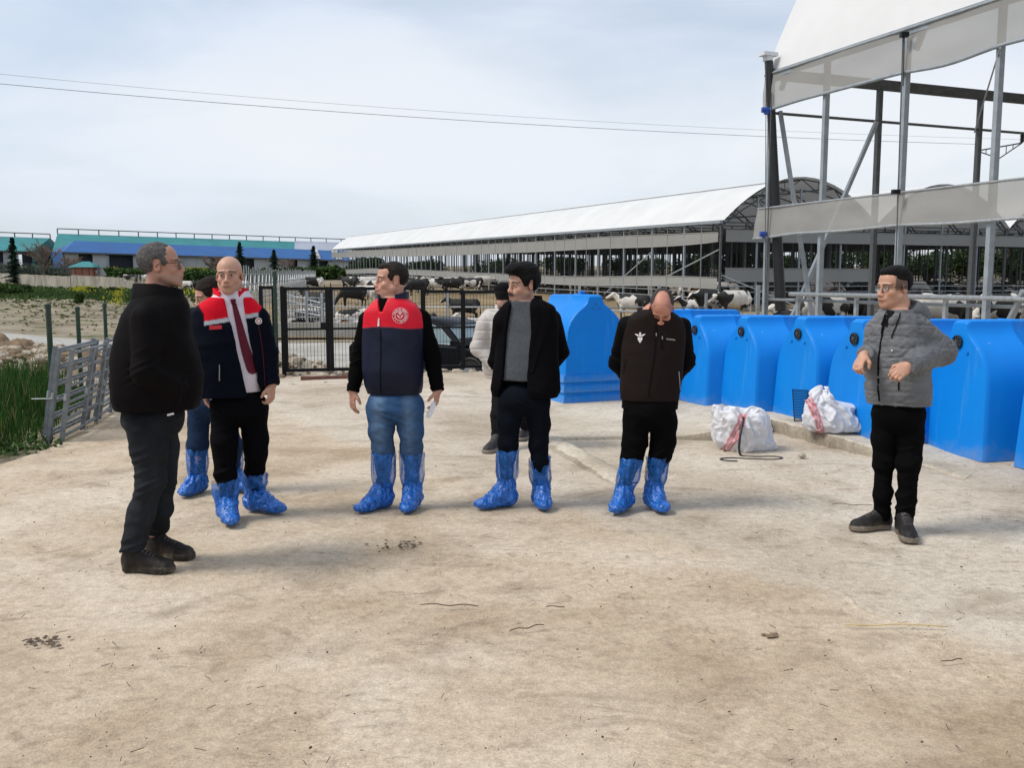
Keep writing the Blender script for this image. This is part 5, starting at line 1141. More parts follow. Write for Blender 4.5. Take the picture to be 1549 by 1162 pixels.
def cow_mesh(kind):
    """facing +X, feet at z=0"""
    if kind == 'lie':
        F_ = Field((-1.2,-.6,-.02),(1.5,.6,1.15), .032)
        F_.ell((-.1,0,.38),(.82,.36,.38),k=.1); F_.ell((.42,0,.42),(.42,.28,.36),k=.12); F_.ell((-.72,0,.36),(.35,.33,.34),k=.1)
        F_.cone((.7,0,.55),(1.0,0,.82),.19,.13,k=.1); F_.cone((1.0,0,.88),(1.32,0,.70),.125,.07,k=.05); F_.ell((1.33,0,.69),(.08,.08,.07),k=.03)
        for s in (-1,1):
            F_.cone((.97,s*.1,.93),(.93,s*.24,.92),.035,.03,k=.03); F_.cone((.55,s*.22,.2),(.85,s*.2,.07),.1,.06,k=.05); F_.cone((.85,s*.2,.07),(.55,s*.26,.05),.06,.045,k=.03); F_.cone((-.6,s*.3,.18),(-.15,s*.42,.08),.14,.06,k=.06); F_.cone((-.15,s*.42,.08),(-.45,s*.45,.05),.05,.04,k=.03)
        F_.cone((-1.02,0,.5),(-1.05,.2,.08),.035,.03,k=.03)
    else:
        F_ = Field((-1.35,-.45,-.02),(1.75,.45,1.75), .032)
        F_.ell((0,0,1.0),(.80,.33,.37),k=.1); F_.ell((.5,0,.98),(.36,.27,.39),k=.12); F_.ell((-.62,0,1.08),(.36,.29,.30),k=.12); F_.ell((-.15,0,.83),(.55,.3,.27),k=.1)
        F_.cone((-.85,0,1.33),(.6,0,1.32),.07,.08,k=.12)
        if kind == 'up': n0, n1, n2 = (.68,0,1.12), (1.05,0,1.42), (1.42,0,1.22)
        elif kind == 'level': n0, n1, n2 = (.68,0,1.08), (1.15,0,1.12), (1.5,0,.88)
        else: n0, n1, n2 = (.66,0,1.02), (1.05,0,.62), (1.22,0,.22)
        F_.cone(n0, n1, .22, .13, k=.1); h = Vector(n2)-Vector(n1); F_.cone(Vector(n1)+h*.05, n2, .125, .075, k=.05); F_.ell(n2, (.085,.08,.075), k=.03)
        for s in (-1,1):
            e = Vector(n1)+Vector((-.02,s*.11,.05)); F_.cone(e, e+Vector((-.05,s*.14,0)), .035,.028,k=.03)
            st = .07*s
            F_.cone((.52+st,s*.17,.75),(.55+st,s*.17,.42),.11,.065,k=.05); F_.cone((.55+st,s*.17,.42),(.53+st,s*.17,.09),.055,.042,k=.03); F_.cone((.53+st,s*.17,.09),(.56+st,s*.17,.04),.05,.06,k=.02)
            F_.cone((-.68-st,s*.19,.95),(-.55-st,s*.2,.62),.18,.10,k=.08); F_.cone((-.55-st,s*.2,.62),(-.80-st,s*.19,.46),.085,.058,k=.04); F_.cone((-.80-st,s*.19,.46),(-.74-st,s*.18,.08),.052,.042,k=.03); F_.cone((-.74-st,s*.18,.08),(-.70-st,s*.18,.04),.05,.06,k=.02)
        F_.ell((-.42,0,.68),(.22,.15,.17),k=.06)
        F_.cone((-.97,0,1.25),(-1.04,0,.75),.035,.025,k=.03); F_.cone((-1.04,0,.75),(-1.03,0,.5),.03,.05,k=.02)
    v, f = F_.mesh(); return relax(v, f, 1, .4), f
COWM = {k: cow_mesh(k) for k in ('up','level','low','lie')}
COWD = {}
def cow(kind, mat, loc, yaw, label, group=None, sc=1.0, name='cow'):
    key = (kind, mat)
    if key not in COWD:
        o = new_mesh_obj(name, *COWM[kind], M[mat]); COWD[key] = o.data
    else: o = link(bpy.data.objects.new(name, COWD[key]))
    o.location = loc; o.rotation_euler = (0,0,yaw); o.scale = (sc,)*3; return tag(o, label, 'cow', group)
def cowpx(kind, mat, px, pyb, Y, yaw, label, group=None, sc=1.0, z=None):
    p = At(px, pyb, Y); return cow(kind, mat, (p.x, p.y, (Tz(p.x, p.y)+.02) if z is None else z), R(yaw), label, group, sc)
PG = 'cows in the open pen'
cowpx('level','cow_white', 545,0,66, 160, 'large white cow standing side-on left of the red vest man\'s face', PG)
cowpx('low','cow_black', 525,0,64, 200, 'black cow with its head lowered, just left of the white cow', PG)
cowpx('lie','cow_bw', 532,0,44, 20, 'black and white cow lying above the brown one behind the gate', PG)
cowpx('lie','cow_red', 524,0,35.6, 190, 'brown and white cow lying at the rails behind the gate', PG, .8)
cowpx('lie','cow_white', 549,0,35.6, 200, 'white and black cow lying right of the brown one, by the red vest sleeve', PG, .8)
cowpx('up','cow_black', 699,0,47, 172, 'black cow standing alone in the straw above the car', PG, .82)
cowpx('lie','cow_black', 686,0,35.8, 185, 'black cow lying at the rail just above the car roof', PG, .85)
cowpx('lie','cow_white', 722,0,35.7, 170, 'white-patched cow lying at the rail left of the white jacket', PG, .85)
cowpx('up','cow_bw', 560,0,76, 190, 'black and white cow farther back behind the white cow', PG)
cowpx('level','cow_white', 536,0,86, 10, 'white cow at the back of the pen, over the gate corner', PG)
cowpx('up','cow_white', 551,0,88, 30, 'white cow beside the other white one at the back of the pen', PG)
cowpx('up','cow_black', 521,0,86, 150, 'black cow at the back left of the pen', PG)
for i, (px, Y, k, mt, yw, lab) in enumerate([(627,79,'low','cow_black',190,'black cow with head down nearest the red vest man\'s ear'),(640,83,'level','cow_bw',5,'second cow right of the red vest man\'s ear'),(655,81,'up','cow_bw',175,'third cow of the row right of the red vest man\'s ear'),(668,83,'level','cow_white',10,'pale cow in the middle of the row above the standing black cow'),(682,81,'up','cow_black',188,'black cow of the row directly above the lone standing black cow'),(696,83,'level','cow_bw',0,'black and white cow of the row above the lone black cow\'s rump'),(712,82,'up','cow_bw',178,'last cow of the row, near the black cap'),(730,91,'level','cow_white',20,'white-faced cow behind the black cap')]):
    cowpx(k, mt, px, 0, Y, yw, lab, 'row of cows at the back of the straw pen')
cowpx('level','cow_white', 442,0,88, 0, 'white cow looking over the feed barrier right of the bald man', PG)
cowpx('up','cow_bw', 463,0,86, 190, 'black and white cow just right of the bald man behind the barrier', PG)
cowpx('lie','cow_bw', 446,0,44, 20, 'curled up black and white cow behind the low slanting barrier', PG)
cowpx('up','cow_black', 470,0,52, 160, 'black cow standing behind the slanting barrier', PG)
rr = random.Random(4)
for i in range(9):
    p = At(262+i*11, 0, 118+rr.uniform(-4,6)); cow(rr.choice(['up','level','low']), rr.choice(['cow_black','cow_bw','cow_black','cow_white']), (p.x, p.y, Tz(p.x,p.y)), rr.choice([0,PI])+rr.gauss(0,.3), 'cow of the distant herd between the left man\'s and the bald man\'s heads', 'distant herd between two heads')
for i, px in enumerate((298,306,314)):
    cowpx('lie', 'cow_white', px, 0, 100+i*2, rr.choice([0,180]), 'white cow lying at the far edge of the yellow flowers', 'white cows by the yellow flowers')
for i, px in enumerate((178,190,203,205)):
    p = At(px, 0, 136); cow('level', 'cow_bw', (p.x, p.y, 1.0), rr.gauss(0,.4), 'small far cow left of the left man\'s head', 'far cows left of the left man\'s head')
# cows along and inside the barns
for i in range(30):
    s = 2+i*2.2+rr.uniform(-.6,.6); w_ = rr.choice([1.6, 1.9, 5.4, 6.2]); p = b2(s, w_, 0); cow(rr.choice(['up','level','low','level']), rr.choice(['cow_bw','cow_black','cow_bw','cow_white']), (p.x, p.y, p.z+.03), math.atan2(gdir.y, gdir.x)+PI+rr.gauss(0,.5), 'cow in the shade along the side of the long barn', 'cows in the shade along the side of the long barn')
for i in range(26):
    w_ = 1+i*1.25; p = b2(rr.uniform(1.5, 9), w_, 0); cow(rr.choice(['up','level','low','lie']), rr.choice(['cow_bw','cow_black','cow_red','cow_black']), (p.x, p.y, p.z+.03), math.atan2(rdir.y, rdir.x)+PI+rr.gauss(0,.9), 'cow in the shade under the gable of the long barn', 'cows in the shade under the long barn\'s gable')
for i, (px, Y, k, mt, yw, lab) in enumerate([(1122,40,'level','cow_bw',205,'black and white cow just above the hutches near the corner sleeve'),(1260,27,'low','cow_bw',200,'cow bending left of the young man\'s face'),(1300,32,'level','cow_black',185,'dark cow left of the young man\'s glasses'),(1445,27,'level','cow_bw',190,'black and white cow above the hutch right of the young man'),(1475,28,'low','cow_bw',250,'cow with a white blaze by the barn post at the right'),(1535,27,'low','cow_bw',200,'black and white cow at the right edge behind the rails'),(1395,30,'up','cow_black',170,'black cow behind the young man\'s hood'),(1225,31,'lie','cow_bw',180,'cow lying between the two slanting braces'),(963,46,'up','cow_bw',170,'black and white cow looking over the rail left of the bowed head'),(1062,48,'lie','cow_bw',190,'black and white cow lying right of the bowed head'),(835,36,'up','cow_bw',180,'black and white cow right of the blazer man\'s head'),(1080,44,'level','cow_bw',215,'black and white cow between the bowed man and the barn corner')]):
    cowpx(k, mt, px, 0, Y, yw, lab, 'cows looking out behind the hutches', .88)
pX = b2(-8,0,0); q0, q1 = At(880,0,31), At(1160,0,25)
rail_fence('pen_fence', 'galvanised rail fence running behind the blue hutches to the near barn corner', (q0.x,q0.y,-.1), (q1.x,q1.y,-.05), 1.5, (.35,.7), 3.4, M['galv'], r=.035)
# ------------------------------------------------------------------ people
def clothmat(name, rough=.85, var=.10, scale=14, bmp=.25, bscale=90, sheen=.0, spec=.3, crease=(5.5,.55)):
    m = simple(name, (.5,.5,.5), rough, var, scale, bmp=bmp, bscale=bscale, vcol=True, spec=spec, crease=crease)
    if sheen: m.node_tree.nodes['Principled BSDF'].inputs['Sheen Weight'].default_value = sheen
    return m
M['cloth'] = clothmat('woven_cloth', spec=.05); M['shell'] = clothmat('soft_shell_fabric', .7, .08, 9, .15, 40, 0, .05); M['knit'] = clothmat('knitted_wool', .95, .14, 60, .4, 160, 0, .05, (6,.35))
M['denim'] = clothmat('denim', .9, .16, 30, .35, 150, 0, .12); M['puffer'] = clothmat('puffer_nylon', .55, .10, 12, .12, 30, 0, .25); M['leather'] = clothmat('shoe_leather', .6, .25, 25, .4, 80, 0, .3, (16,.4)); M['skin'] = clothmat('skin', .5, .06, 30, .10, 160, 0, .45, None)
M['skin'].node_tree.nodes['Principled BSDF'].inputs['Subsurface Weight'].default_value = .12; M['skin'].node_tree.nodes['Principled BSDF'].inputs['Subsurface Scale'].default_value = .01
M['hair'] = clothmat('hair', .6, .35, 70, .9, 160, 0, .12, None)
M['zip'] = simple('zip_metal', (.35,.35,.36), .4, .1, 9, .6); M['zip_black'] = simple('black_zip', (.004,.004,.004), .7, .1, 9, spec=.1); M['white_print'] = simple('white_print', (.7,.68,.68), .7, .05, 9); M['red_patch'] = simple('red_patch', (.45,.01,.025), .75, .08, 9)
M['frame'] = simple('spectacle_frame', (.01,.01,.01), .35, .1, 9)
m, t, b = _mat('spectacle_glass'); b.inputs['Roughness'].default_value = .05; b.inputs['Alpha'].default_value = .18; b.inputs['Base Color'].default_value = (.7,.75,.8,1); M['lens'] = m
def covermat(name, alpha, col):
    m, t, b = _mat(name); v = coords(t); n_ = noise(t, 22, 6, v, .6, 1.6); r = ramp(t, (.3, tuple(c*.55 for c in col)), (.5, col), (.66, tuple(min(1, c*1.3+.05) for c in col))); t.links.new(n_, r.inputs[0]); t.links.new(r.outputs[0], b.inputs['Base Color'])
    b.inputs['Roughness'].default_value = .22; b.inputs['Specular IOR Level'].default_value = .6; bump(t, b, noise(t, 18, 4, v, .55, 2.2), .7, .014)
    r2 = ramp(t, (.35, max(0, alpha-.12)), (.65, min(1, alpha+.22))); t.links.new(noise(t, 12, 4, coords(t, (1,1,.35)), .5, 1.5), r2.inputs[0])
    if alpha < 1: t.links.new(r2.outputs[0], b.inputs['Alpha'])
    return m
M['cover_low'] = covermat('blue_shoe_cover', 1.0, (.002,.115,.47)); M['cover_up'] = covermat('thin_blue_plastic', .46, (.01,.17,.62))
BODY_MM = .0048
def V_(p): return Vector(tuple(float(q) for q in p))
class Person:
    def __init__(s, label, foot_px, foot_py, x0, x1, ytop):
        s.g = G(foot_px, foot_py, .028); s.Y = s.g.y; s.o = empty('person', s.g); tag(s.o, label, 'person')
    def J(s, px, py, dy=0.0):
        p = At(px, py, s.Y+dy)-s.g; return np.array((p.x, p.y, p.z), dtype=np.float32)
    def A(s, px, py, gpy):
        """ankle joint above the ground point seen at (px, gpy)"""
        return s.J(px, py, G(px, gpy, .028).y-s.Y)
    def K(s, px, py, a, f=.6): return s.J(px, py, float(a[1])*f-.02)
    def heel(s, a, yaw, back=.055): return (float(a[0])-math.sin(yaw)*back, float(a[1])+math.cos(yaw)*back)
    def z(s, py, dy=0): return float(s.J(774, py, dy)[2])
    def bvh(s, o):
        me = o.data; n = len(me.vertices); v = np.empty(n*3, dtype=np.float32); me.vertices.foreach_get('co', v); v = v.reshape(-1,3)
        k = len(me.polygons); l = np.empty(len(me.loops), dtype=np.int32); me.loops.foreach_get('vertex_index', l)
        return BVHTree.FromPolygons([tuple(map(float, q)) for q in v], [tuple(map(int, q)) for q in l.reshape(k, 4)])
def mk(name, F_, mat, parent, disp=None, col=None, smooth=1):
    v, f = F_.mesh(); v = relax(v, f, smooth, .5)
    if disp is not None: n = vnormals(v, f); v = (v+n*disp(v)[:, None]).astype(np.float32)
    c = col(v) if callable(col) else (np.tile(np.array(col, dtype=np.float32), (len(v), 1)) if col is not None else None)
    return new_mesh_obj(name, v, f, mat, parent, True, c)
def mixv(c, k, d): k = np.clip(k, 0, 1)[:, None]; return c*(1-k)+np.array(d, dtype=np.float32)*k
# ---- head in its own frame (faces -Y)
class Head:
    def __init__(s, c, yaw, pitch, roll=0, sc=1.0):
        s.c = np.array(c, dtype=np.float32); s.M = rotm(yaw, pitch, roll); s.s = sc
    def w(s, p): return s.c+s.M @ (np.array(p, dtype=np.float32)*s.s)
    def l(s, v): return ((v-s.c) @ s.M)/s.s
def head_field(F_, H, fat=0.0):
    s = H.s; e = lambda c, r, k=.012, mode='add', R_=None: F_.ell(H.w(c), np.array(r)*s, H.M if R_ is None else H.M @ R_, k*s, mode); cn = lambda a, b, ra, rb, k=.012, mode='add': F_.cone(H.w(a), H.w(b), ra*s, rb*s, k*s, mode)
    e((0,.018,.035),(.074,.094,.082)); e((0,-.03,.04),(.064,.058,.062),.02); e((0,-.028,-.045),(.056+fat*.4,.060,.072),.03)
    cn((-.05-fat*.3,-.005,-.055),(-.018,-.07,-.092),.022+fat,.022,.02); cn((.05+fat*.3,-.005,-.055),(.018,-.07,-.092),.022+fat,.022,.02); e((0,-.080,-.099),(.023,.017,.018),.02); e((0,-.072,-.070),(.034,.020,.030),.02)
    for q in (-1,1):
        e((q*.040,-.060,-.030),(.022+fat*.5,.022,.020),.02); cn((q*.012,-.088,.022),(q*.046,-.074,.020),.010,.009,.012)
        e((q*.031,-.104,.002),(.017,.012,.0085),.008,'cut'); e((q*.031,-.0795,.001),(.0135,.0125,.0125),.002)
        e((q*.075,.010,-.010),(.009,.019,.030),.006,R_=rotm(q*.35,0,q*-.12)); e((q*.083,.006,-.004),(.005,.010,.016),.004,'cut')
        e((q*.0125,-.103,-.037),(.009,.011,.0085),.006)
    cn((0,-.090,.008),(0,-.109,-.030),.0072,.0098,.010); e((0,-.109,-.034),(.0105,.0105,.009),.008)
    e((0,-.094,-.064),(.023,.011,.0058),.006); e((0,-.091,-.075),(.020,.0115,.0068),.005); e((0,-.105,-.0695),(.024,.009,.0016),.003,'cut')
    e((0,-.086,-.058),(.03,.018,.018),.02)
SK = np.array((.50,.275,.185), dtype=np.float32)
def skin_col(v, H, base=SK, brow=(.02,.014,.01), stub=0., stub_c=(.10,.075,.06), must=0., red=.5, closed=False, hairline=None):
    q = H.l(v); x, y, z = q[:,0], q[:,1], q[:,2]; c = np.tile(np.array(base, dtype=np.float32), (len(v),1)); fr = y < -.02; inh = (np.abs(x) < .11) & (np.abs(y) < .15) & (z > -.14) & (z < .14)
    g = lambda cx, cy, cz, r: np.exp(-(((np.abs(x)-cx)**2+(y-cy)**2+(z-cz)**2)/(r*r)))*inh
    c = mixv(c, red*.45*(g(.042,-.07,-.035,.026)+g(0,-.115,-.035,.016)+g(.08,.01,-.01,.03)), (.50,.17,.12))
    c = mixv(c, .22*g(.031,-.09,.0,.018), tuple(np.array(base)*.55))
    if stub: 
        k = ((z < -.045)*np.clip((-.04-z)/.02,0,1)*(y < .01)*inh*(1-np.exp(-((x/.022)**2+((z+.069)/.010)**2))))+g(0,-.10,-.052,.016)*.8; k = k*np.clip((.115+z)/.02, 0, 1); c = mixv(c, stub*k, stub_c)
    lip = np.exp(-((x/.022)**4+((z+.070)/.0085)**2))*(y < -.07); c = mixv(c, lip*.75, (.36,.12,.10))
    c = mixv(c, np.exp(-((x/.022)**4+((z+.0697)/.0022)**2))*(y < -.07)*.8, (.10,.03,.025))
    if must: c = mixv(c, must*np.clip(2.0*np.exp(-((x/.030)**4+((z+.0555+.15*np.abs(x))/.0075)**2)),0,1)*(y < -.07), (.012,.009,.008))
    ax = np.abs(x); bz = .0225-.12*(ax-.03)**1-.0; c = mixv(c, np.clip(1.7*np.exp(-(((ax-.033)/.021)**4+((z-bz)/.0046)**2)),0,1)*(y < -.05)*.9, brow)
    d = np.sqrt((ax-.031)**2+(y+.0795)**2+(z-.001)**2); eye = (d < .0145)*(y < -.085)*(np.abs(z-.0005) < (.0026 if closed else .0046))
    c = mixv(c, eye*1.0, (.45,.42,.40) if not closed else (.12,.06,.05)); c = mixv(c, eye*(np.abs(ax-.031) < .0052)*1., (.02,.012,.008))
    c = mixv(c, (np.abs(z-.0075-.0) < .0022)*(d < .019)*(y < -.08)*.75, (.03,.02,.016))
    c = mixv(c, (np.exp(-(((ax-.008)/.004)**2+((z+.043)/.003)**2))*(y < -.098)), (.12,.04,.03))
    if hairline is not None: k, hc = hairline(x, y, z); c = mixv(c, k*inh, hc)
    return c
def hand(F_, wr, d, palm, th, curl=.5, side=1, sc=1.0, spread=.06, curls=None):
    """wr wrist, d hand direction, palm: palm normal, side: +1 thumb on the +cross side"""
    d = Vector(d).normalized(); pn = Vector(palm); pn = (pn-d*pn.dot(d)).normalized(); s = d.cross(pn)*side; W_ = Vector(wr)
    A = lambda l, a, n: W_+(d*l+s*a+pn*n)*sc
    Mx = np.array(Matrix((s, pn, d)).transposed(), dtype=np.float32)
    F_.ell(A(.048,0,0), np.array((.041,.0155,.052))*sc, Mx, .012*sc); F_.cone(W_-d*.02*sc, A(.02,0,0), .024*sc, .026*sc, .015*sc, sq=(tuple(pn), .75))
    for i, (off, ln) in enumerate(((.030,.074),(.0105,.084),(-.0095,.077),(-.0285,.061))):
        c = curls[i] if curls else curl*(1+.12*i); p = A(.086-abs(off)*.22, off, 0); ang = c*.45; r0, r1 = .0098, .0088
        for seg, f in ((0,.43),(1,.31),(2,.26)):
            q = p+(d*math.cos(ang)+pn*math.sin(ang)+s*(off*spread*8 if seg == 0 else 0)*.3).normalized()*ln*f*sc; F_.cone(p, q, r0*sc, r1*sc, .004*sc); p = q; ang += c; r0, r1 = r1, r1-.0012
    p = A(.022,.030,.006); q = A(.052,.052,.016+.01*th); F_.cone(p, q, .0145*sc, .0115*sc, .012*sc); r = q+(d*.9+s*(.25-.6*th)+pn*(.25+.6*th)).normalized()*.032*sc; F_.cone(q, r, .0112*sc, .0095*sc, .004*sc)
def limbs(F_, P, k=.02): # P list of (pos, r)
    for (a, ra), (b, rb) in zip(P[:-1], P[1:]): F_.cone(a, b, ra, rb, k)
def union_each(F_, chains, kc, ku, kb=.012, clip=False):
    """grow each limb on its own from the trunk, so that neighbouring limbs stay apart"""
    base = F_.F.copy(); res = []
    for ch in chains:
        F_.F = np.full_like(base, 1.0); limbs(F_, ch, kc)
        if clip:
            (w0, r0), (w1, r1) = ch[-2], ch[-1]; d = np.array(w1)-np.array(w0); d = d/np.linalg.norm(d); c = np.array(w1)+d*r1*.35
            sl, Pt = F_.sub(c-.12, c+.12)
            if sl is not None: F_.F[sl] = np.maximum(F_.F[sl], ((Pt-c) @ d).astype(np.float32))
        h = np.maximum(ku-np.abs(base-F_.F), 0)/ku; res.append(np.minimum(base, F_.F)-h*h*ku*.25)
    out = res[0] if res else base
    for r in res[1:]: h = np.maximum(kb-np.abs(out-r), 0)/kb; out = np.minimum(out, r)-h*h*kb*.25*(np.abs(r-base) > 1e-6)*(np.abs(out-base) > 1e-6)
    F_.F = out
def wrinkle(amp=.006, f=(9,9,16), s=0, ridge=True, fold=None):
    f = np.array(f, dtype=np.float32)*np.array((.8,.8,.62), dtype=np.float32)
    def g(v):
        w_ = fbm(v*5, 2, s+3)[:, None]*.8; n = fbm((v+w_*.05)*f, 2, s)
        n = (1-np.abs(n)*1.8) if ridge else n; r = amp*.75*(n-.35)
        if fold is not None:
            for i, (cx, cy, cz, rad, a, fz) in enumerate(fold):
                k = np.exp(-(((v[:,0]-cx)**2+(v[:,1]-cy)**2+(v[:,2]-cz)**2)/rad**2)); sg = 1 if (i+s) % 2 else -1
                q = np.stack([(v[:,0]-cx)*5+s, (v[:,1]-cy)*5, (v[:,2]+sg*.45*(v[:,0]-cx)+.022*w_[:,0])*fz*.42], -1); r = r+k*a*1.15*(1-np.abs(vnoise(q))*2.1)
        return r
    return g
def strip(P, o, bvh, pts, width, mat, name, yaw=0, off=.0035, direct=None, thick=.0):
    """lay a band along a list of target points (person space) onto a garment"""
    pts = spline([Vector(tuple(map(float, p))) for p in pts], 6); rows = []
    F_ = Vector((math.sin(yaw), -math.cos(yaw), 0)) if direct is None else Vector(direct); wd = width if callable(width) else (lambda t: width)
    for i, p in enumerate(pts):
        tn = (pts[min(i+1, len(pts)-1)]-pts[max(0, i-1)]).normalized(); s = tn.cross(F_).normalized(); row = []
        for k in (-1, -.33, .33, 1):
            q = p+s*k*wd(i/(len(pts)-1))/2+F_*.6; h = bvh.ray_cast(q, -F_); hp = h[0] if h[0] is not None else p+F_*.02; row.append(hp+F_*off)
        rows.append(row)
    mb = MB(); mb.grid(rows); b = [[Vector(q)-F_*.006 for q in r] for r in rows]; n = len(rows)
    mb.grid([[r[0], c[0]] for r, c in zip(rows, b)]); mb.grid([[r[-1], c[-1]] for r, c in zip(rows, b)])
    return mb.build(name, mat, o, smooth=True)
def project(mb, bvh, F_, off=.004):
    out = []
    for v in mb.v:
        p = Vector(v); h = bvh.ray_cast(p+F_*.6, -F_); out.append(tuple((h[0] if h[0] is not None else p)+F_*off))
    mb.v = out; return mb
def collar(P, cen, rx, ry, h0, h1, col, mat, yaw=0, gap=.5, tilt=0.0, flare=.0, name='collar', thick=.010, dip=.0, bf=0.0):
    """standing collar ring, open at the front by gap radians"""
    F_ = MB(); rows = []; n = 40
    for i in range(n+1):
        a = -PI/2+gap/2+(2*PI-gap)*i/n; fx, fy = math.cos(a), math.sin(a); fr = max(0, -fy); rr_ = []
        for (k, t) in ((0,0),(0,1),(1,1),(1,0)):
            r = 1+flare*t+bf*(1-t); ox, oy = (rx*r+(thick if k == 0 else 0))*fx, (ry*r+(thick if k == 0 else 0))*fy; zz = h0+(h1-h0)*t-dip*fr*(1 if t == 0 else .75)
            x, y = ox, oy+tilt*zz*0; c, s = math.cos(yaw), math.sin(yaw); rr_.append((cen[0]+c*x-s*y, cen[1]+s*x+c*y, cen[2]+zz-tilt*fy*-1*.5*ry))
        rr_.append(rr_[0]); rows.append(rr_)
    F_.grid(rows); F_.add(rows[0][:4], [(0,1,2,3)]); F_.add(rows[-1][:4], [(3,2,1,0)])
    v = np.array(F_.v, dtype=np.float32); o = new_mesh_obj(name, v, F_.f, mat, P.o, True, np.tile(np.array(col, dtype=np.float32), (len(v),1)))
    return o
def shoe(P, heel, yaw, L_=.285, col=(.02,.015,.012), sole=(.03,.025,.02), name='shoe', boot=.0, h=.09, solh=.028):
    """heel: ground xy of the heel; yaw: toe direction angle (0 = towards camera, + = to image right)"""
    Mx = rotm(yaw); w = lambda p: np.array((heel[0], heel[1], 0), dtype=np.float32)+Mx @ np.array(p, dtype=np.float32)
    F_ = Field((heel[0]-.42, heel[1]-.42, -.02), (heel[0]+.42, heel[1]+.42, .22), .0055); s = L_/.285
    F_.ell(w((0,-.045*s,.052)), (.042,.05,.052), Mx, .02); F_.ell(w((0,-.12*s,.048)), (.042,.085*s,.044), Mx, .03); F_.ell(w((0,-.205*s,.038)), (.049,.075*s,.036), Mx, .03); F_.cone(w((0,-.05,.05)), w((0,-.055,.115+boot)), .046, .046, .03); F_.cone(w((0,-.07,.10)), w((0,-.17*s,.05)), .036, .034, .03)
    # sole slab
    sl, Pt = F_.sub((heel[0]-.4, heel[1]-.4, -.01), (heel[0]+.4, heel[1]+.4, .06)); q = (Pt-w((0,0,0))) @ Mx; yy = -q[...,1]/s
    hw = .044+.012*sstep(.1,.2,yy)-.006*np.exp(-((yy-.1)/.03)**2); d2 = np.maximum(np.abs(q[...,0])-hw, np.maximum(-yy-.002, yy-.283)); e1 = np.sqrt(q[...,0]**2+(yy-.048)**2)-.05; e2 = np.sqrt((q[...,0]/1.0)**2+(yy-.228)**2)-.056
    d2 = np.where(yy < .048, e1, np.where(yy > .228, e2, d2)); d = np.maximum(d2, np.maximum(q[...,2]-solh, -q[...,2])); F_.op(sl, d.astype(np.float32), .004, 'add'); F_.halfspace((0,0,-1), (0,0,.001))
    def cf(v):
        c = np.tile(np.array(col, dtype=np.float32), (len(v),1)); c = mixv(c, (v[:,2] < solh+.002)*1., sole); dirt = np.clip(.25+.6*fbm(v*22,3,4),0,1)*np.clip(1-(v[:,2]-.0)/.07,0,1)*.5; c = mixv(c, dirt, (.30,.24,.17))
        q = (v-w((0,0,0))) @ Mx; yy = -q[:,1]/s; lace = (np.abs(q[:,0]) < .024)*(v[:,2] > .06)*(yy > .085)*(yy < .19)*(np.sin(yy*330) > .55); return mixv(c, lace*.8, (.10,.085,.075))
    return mk(name, F_, M['leather'], P.o, wrinkle(.0015,(20,20,20)), cf)
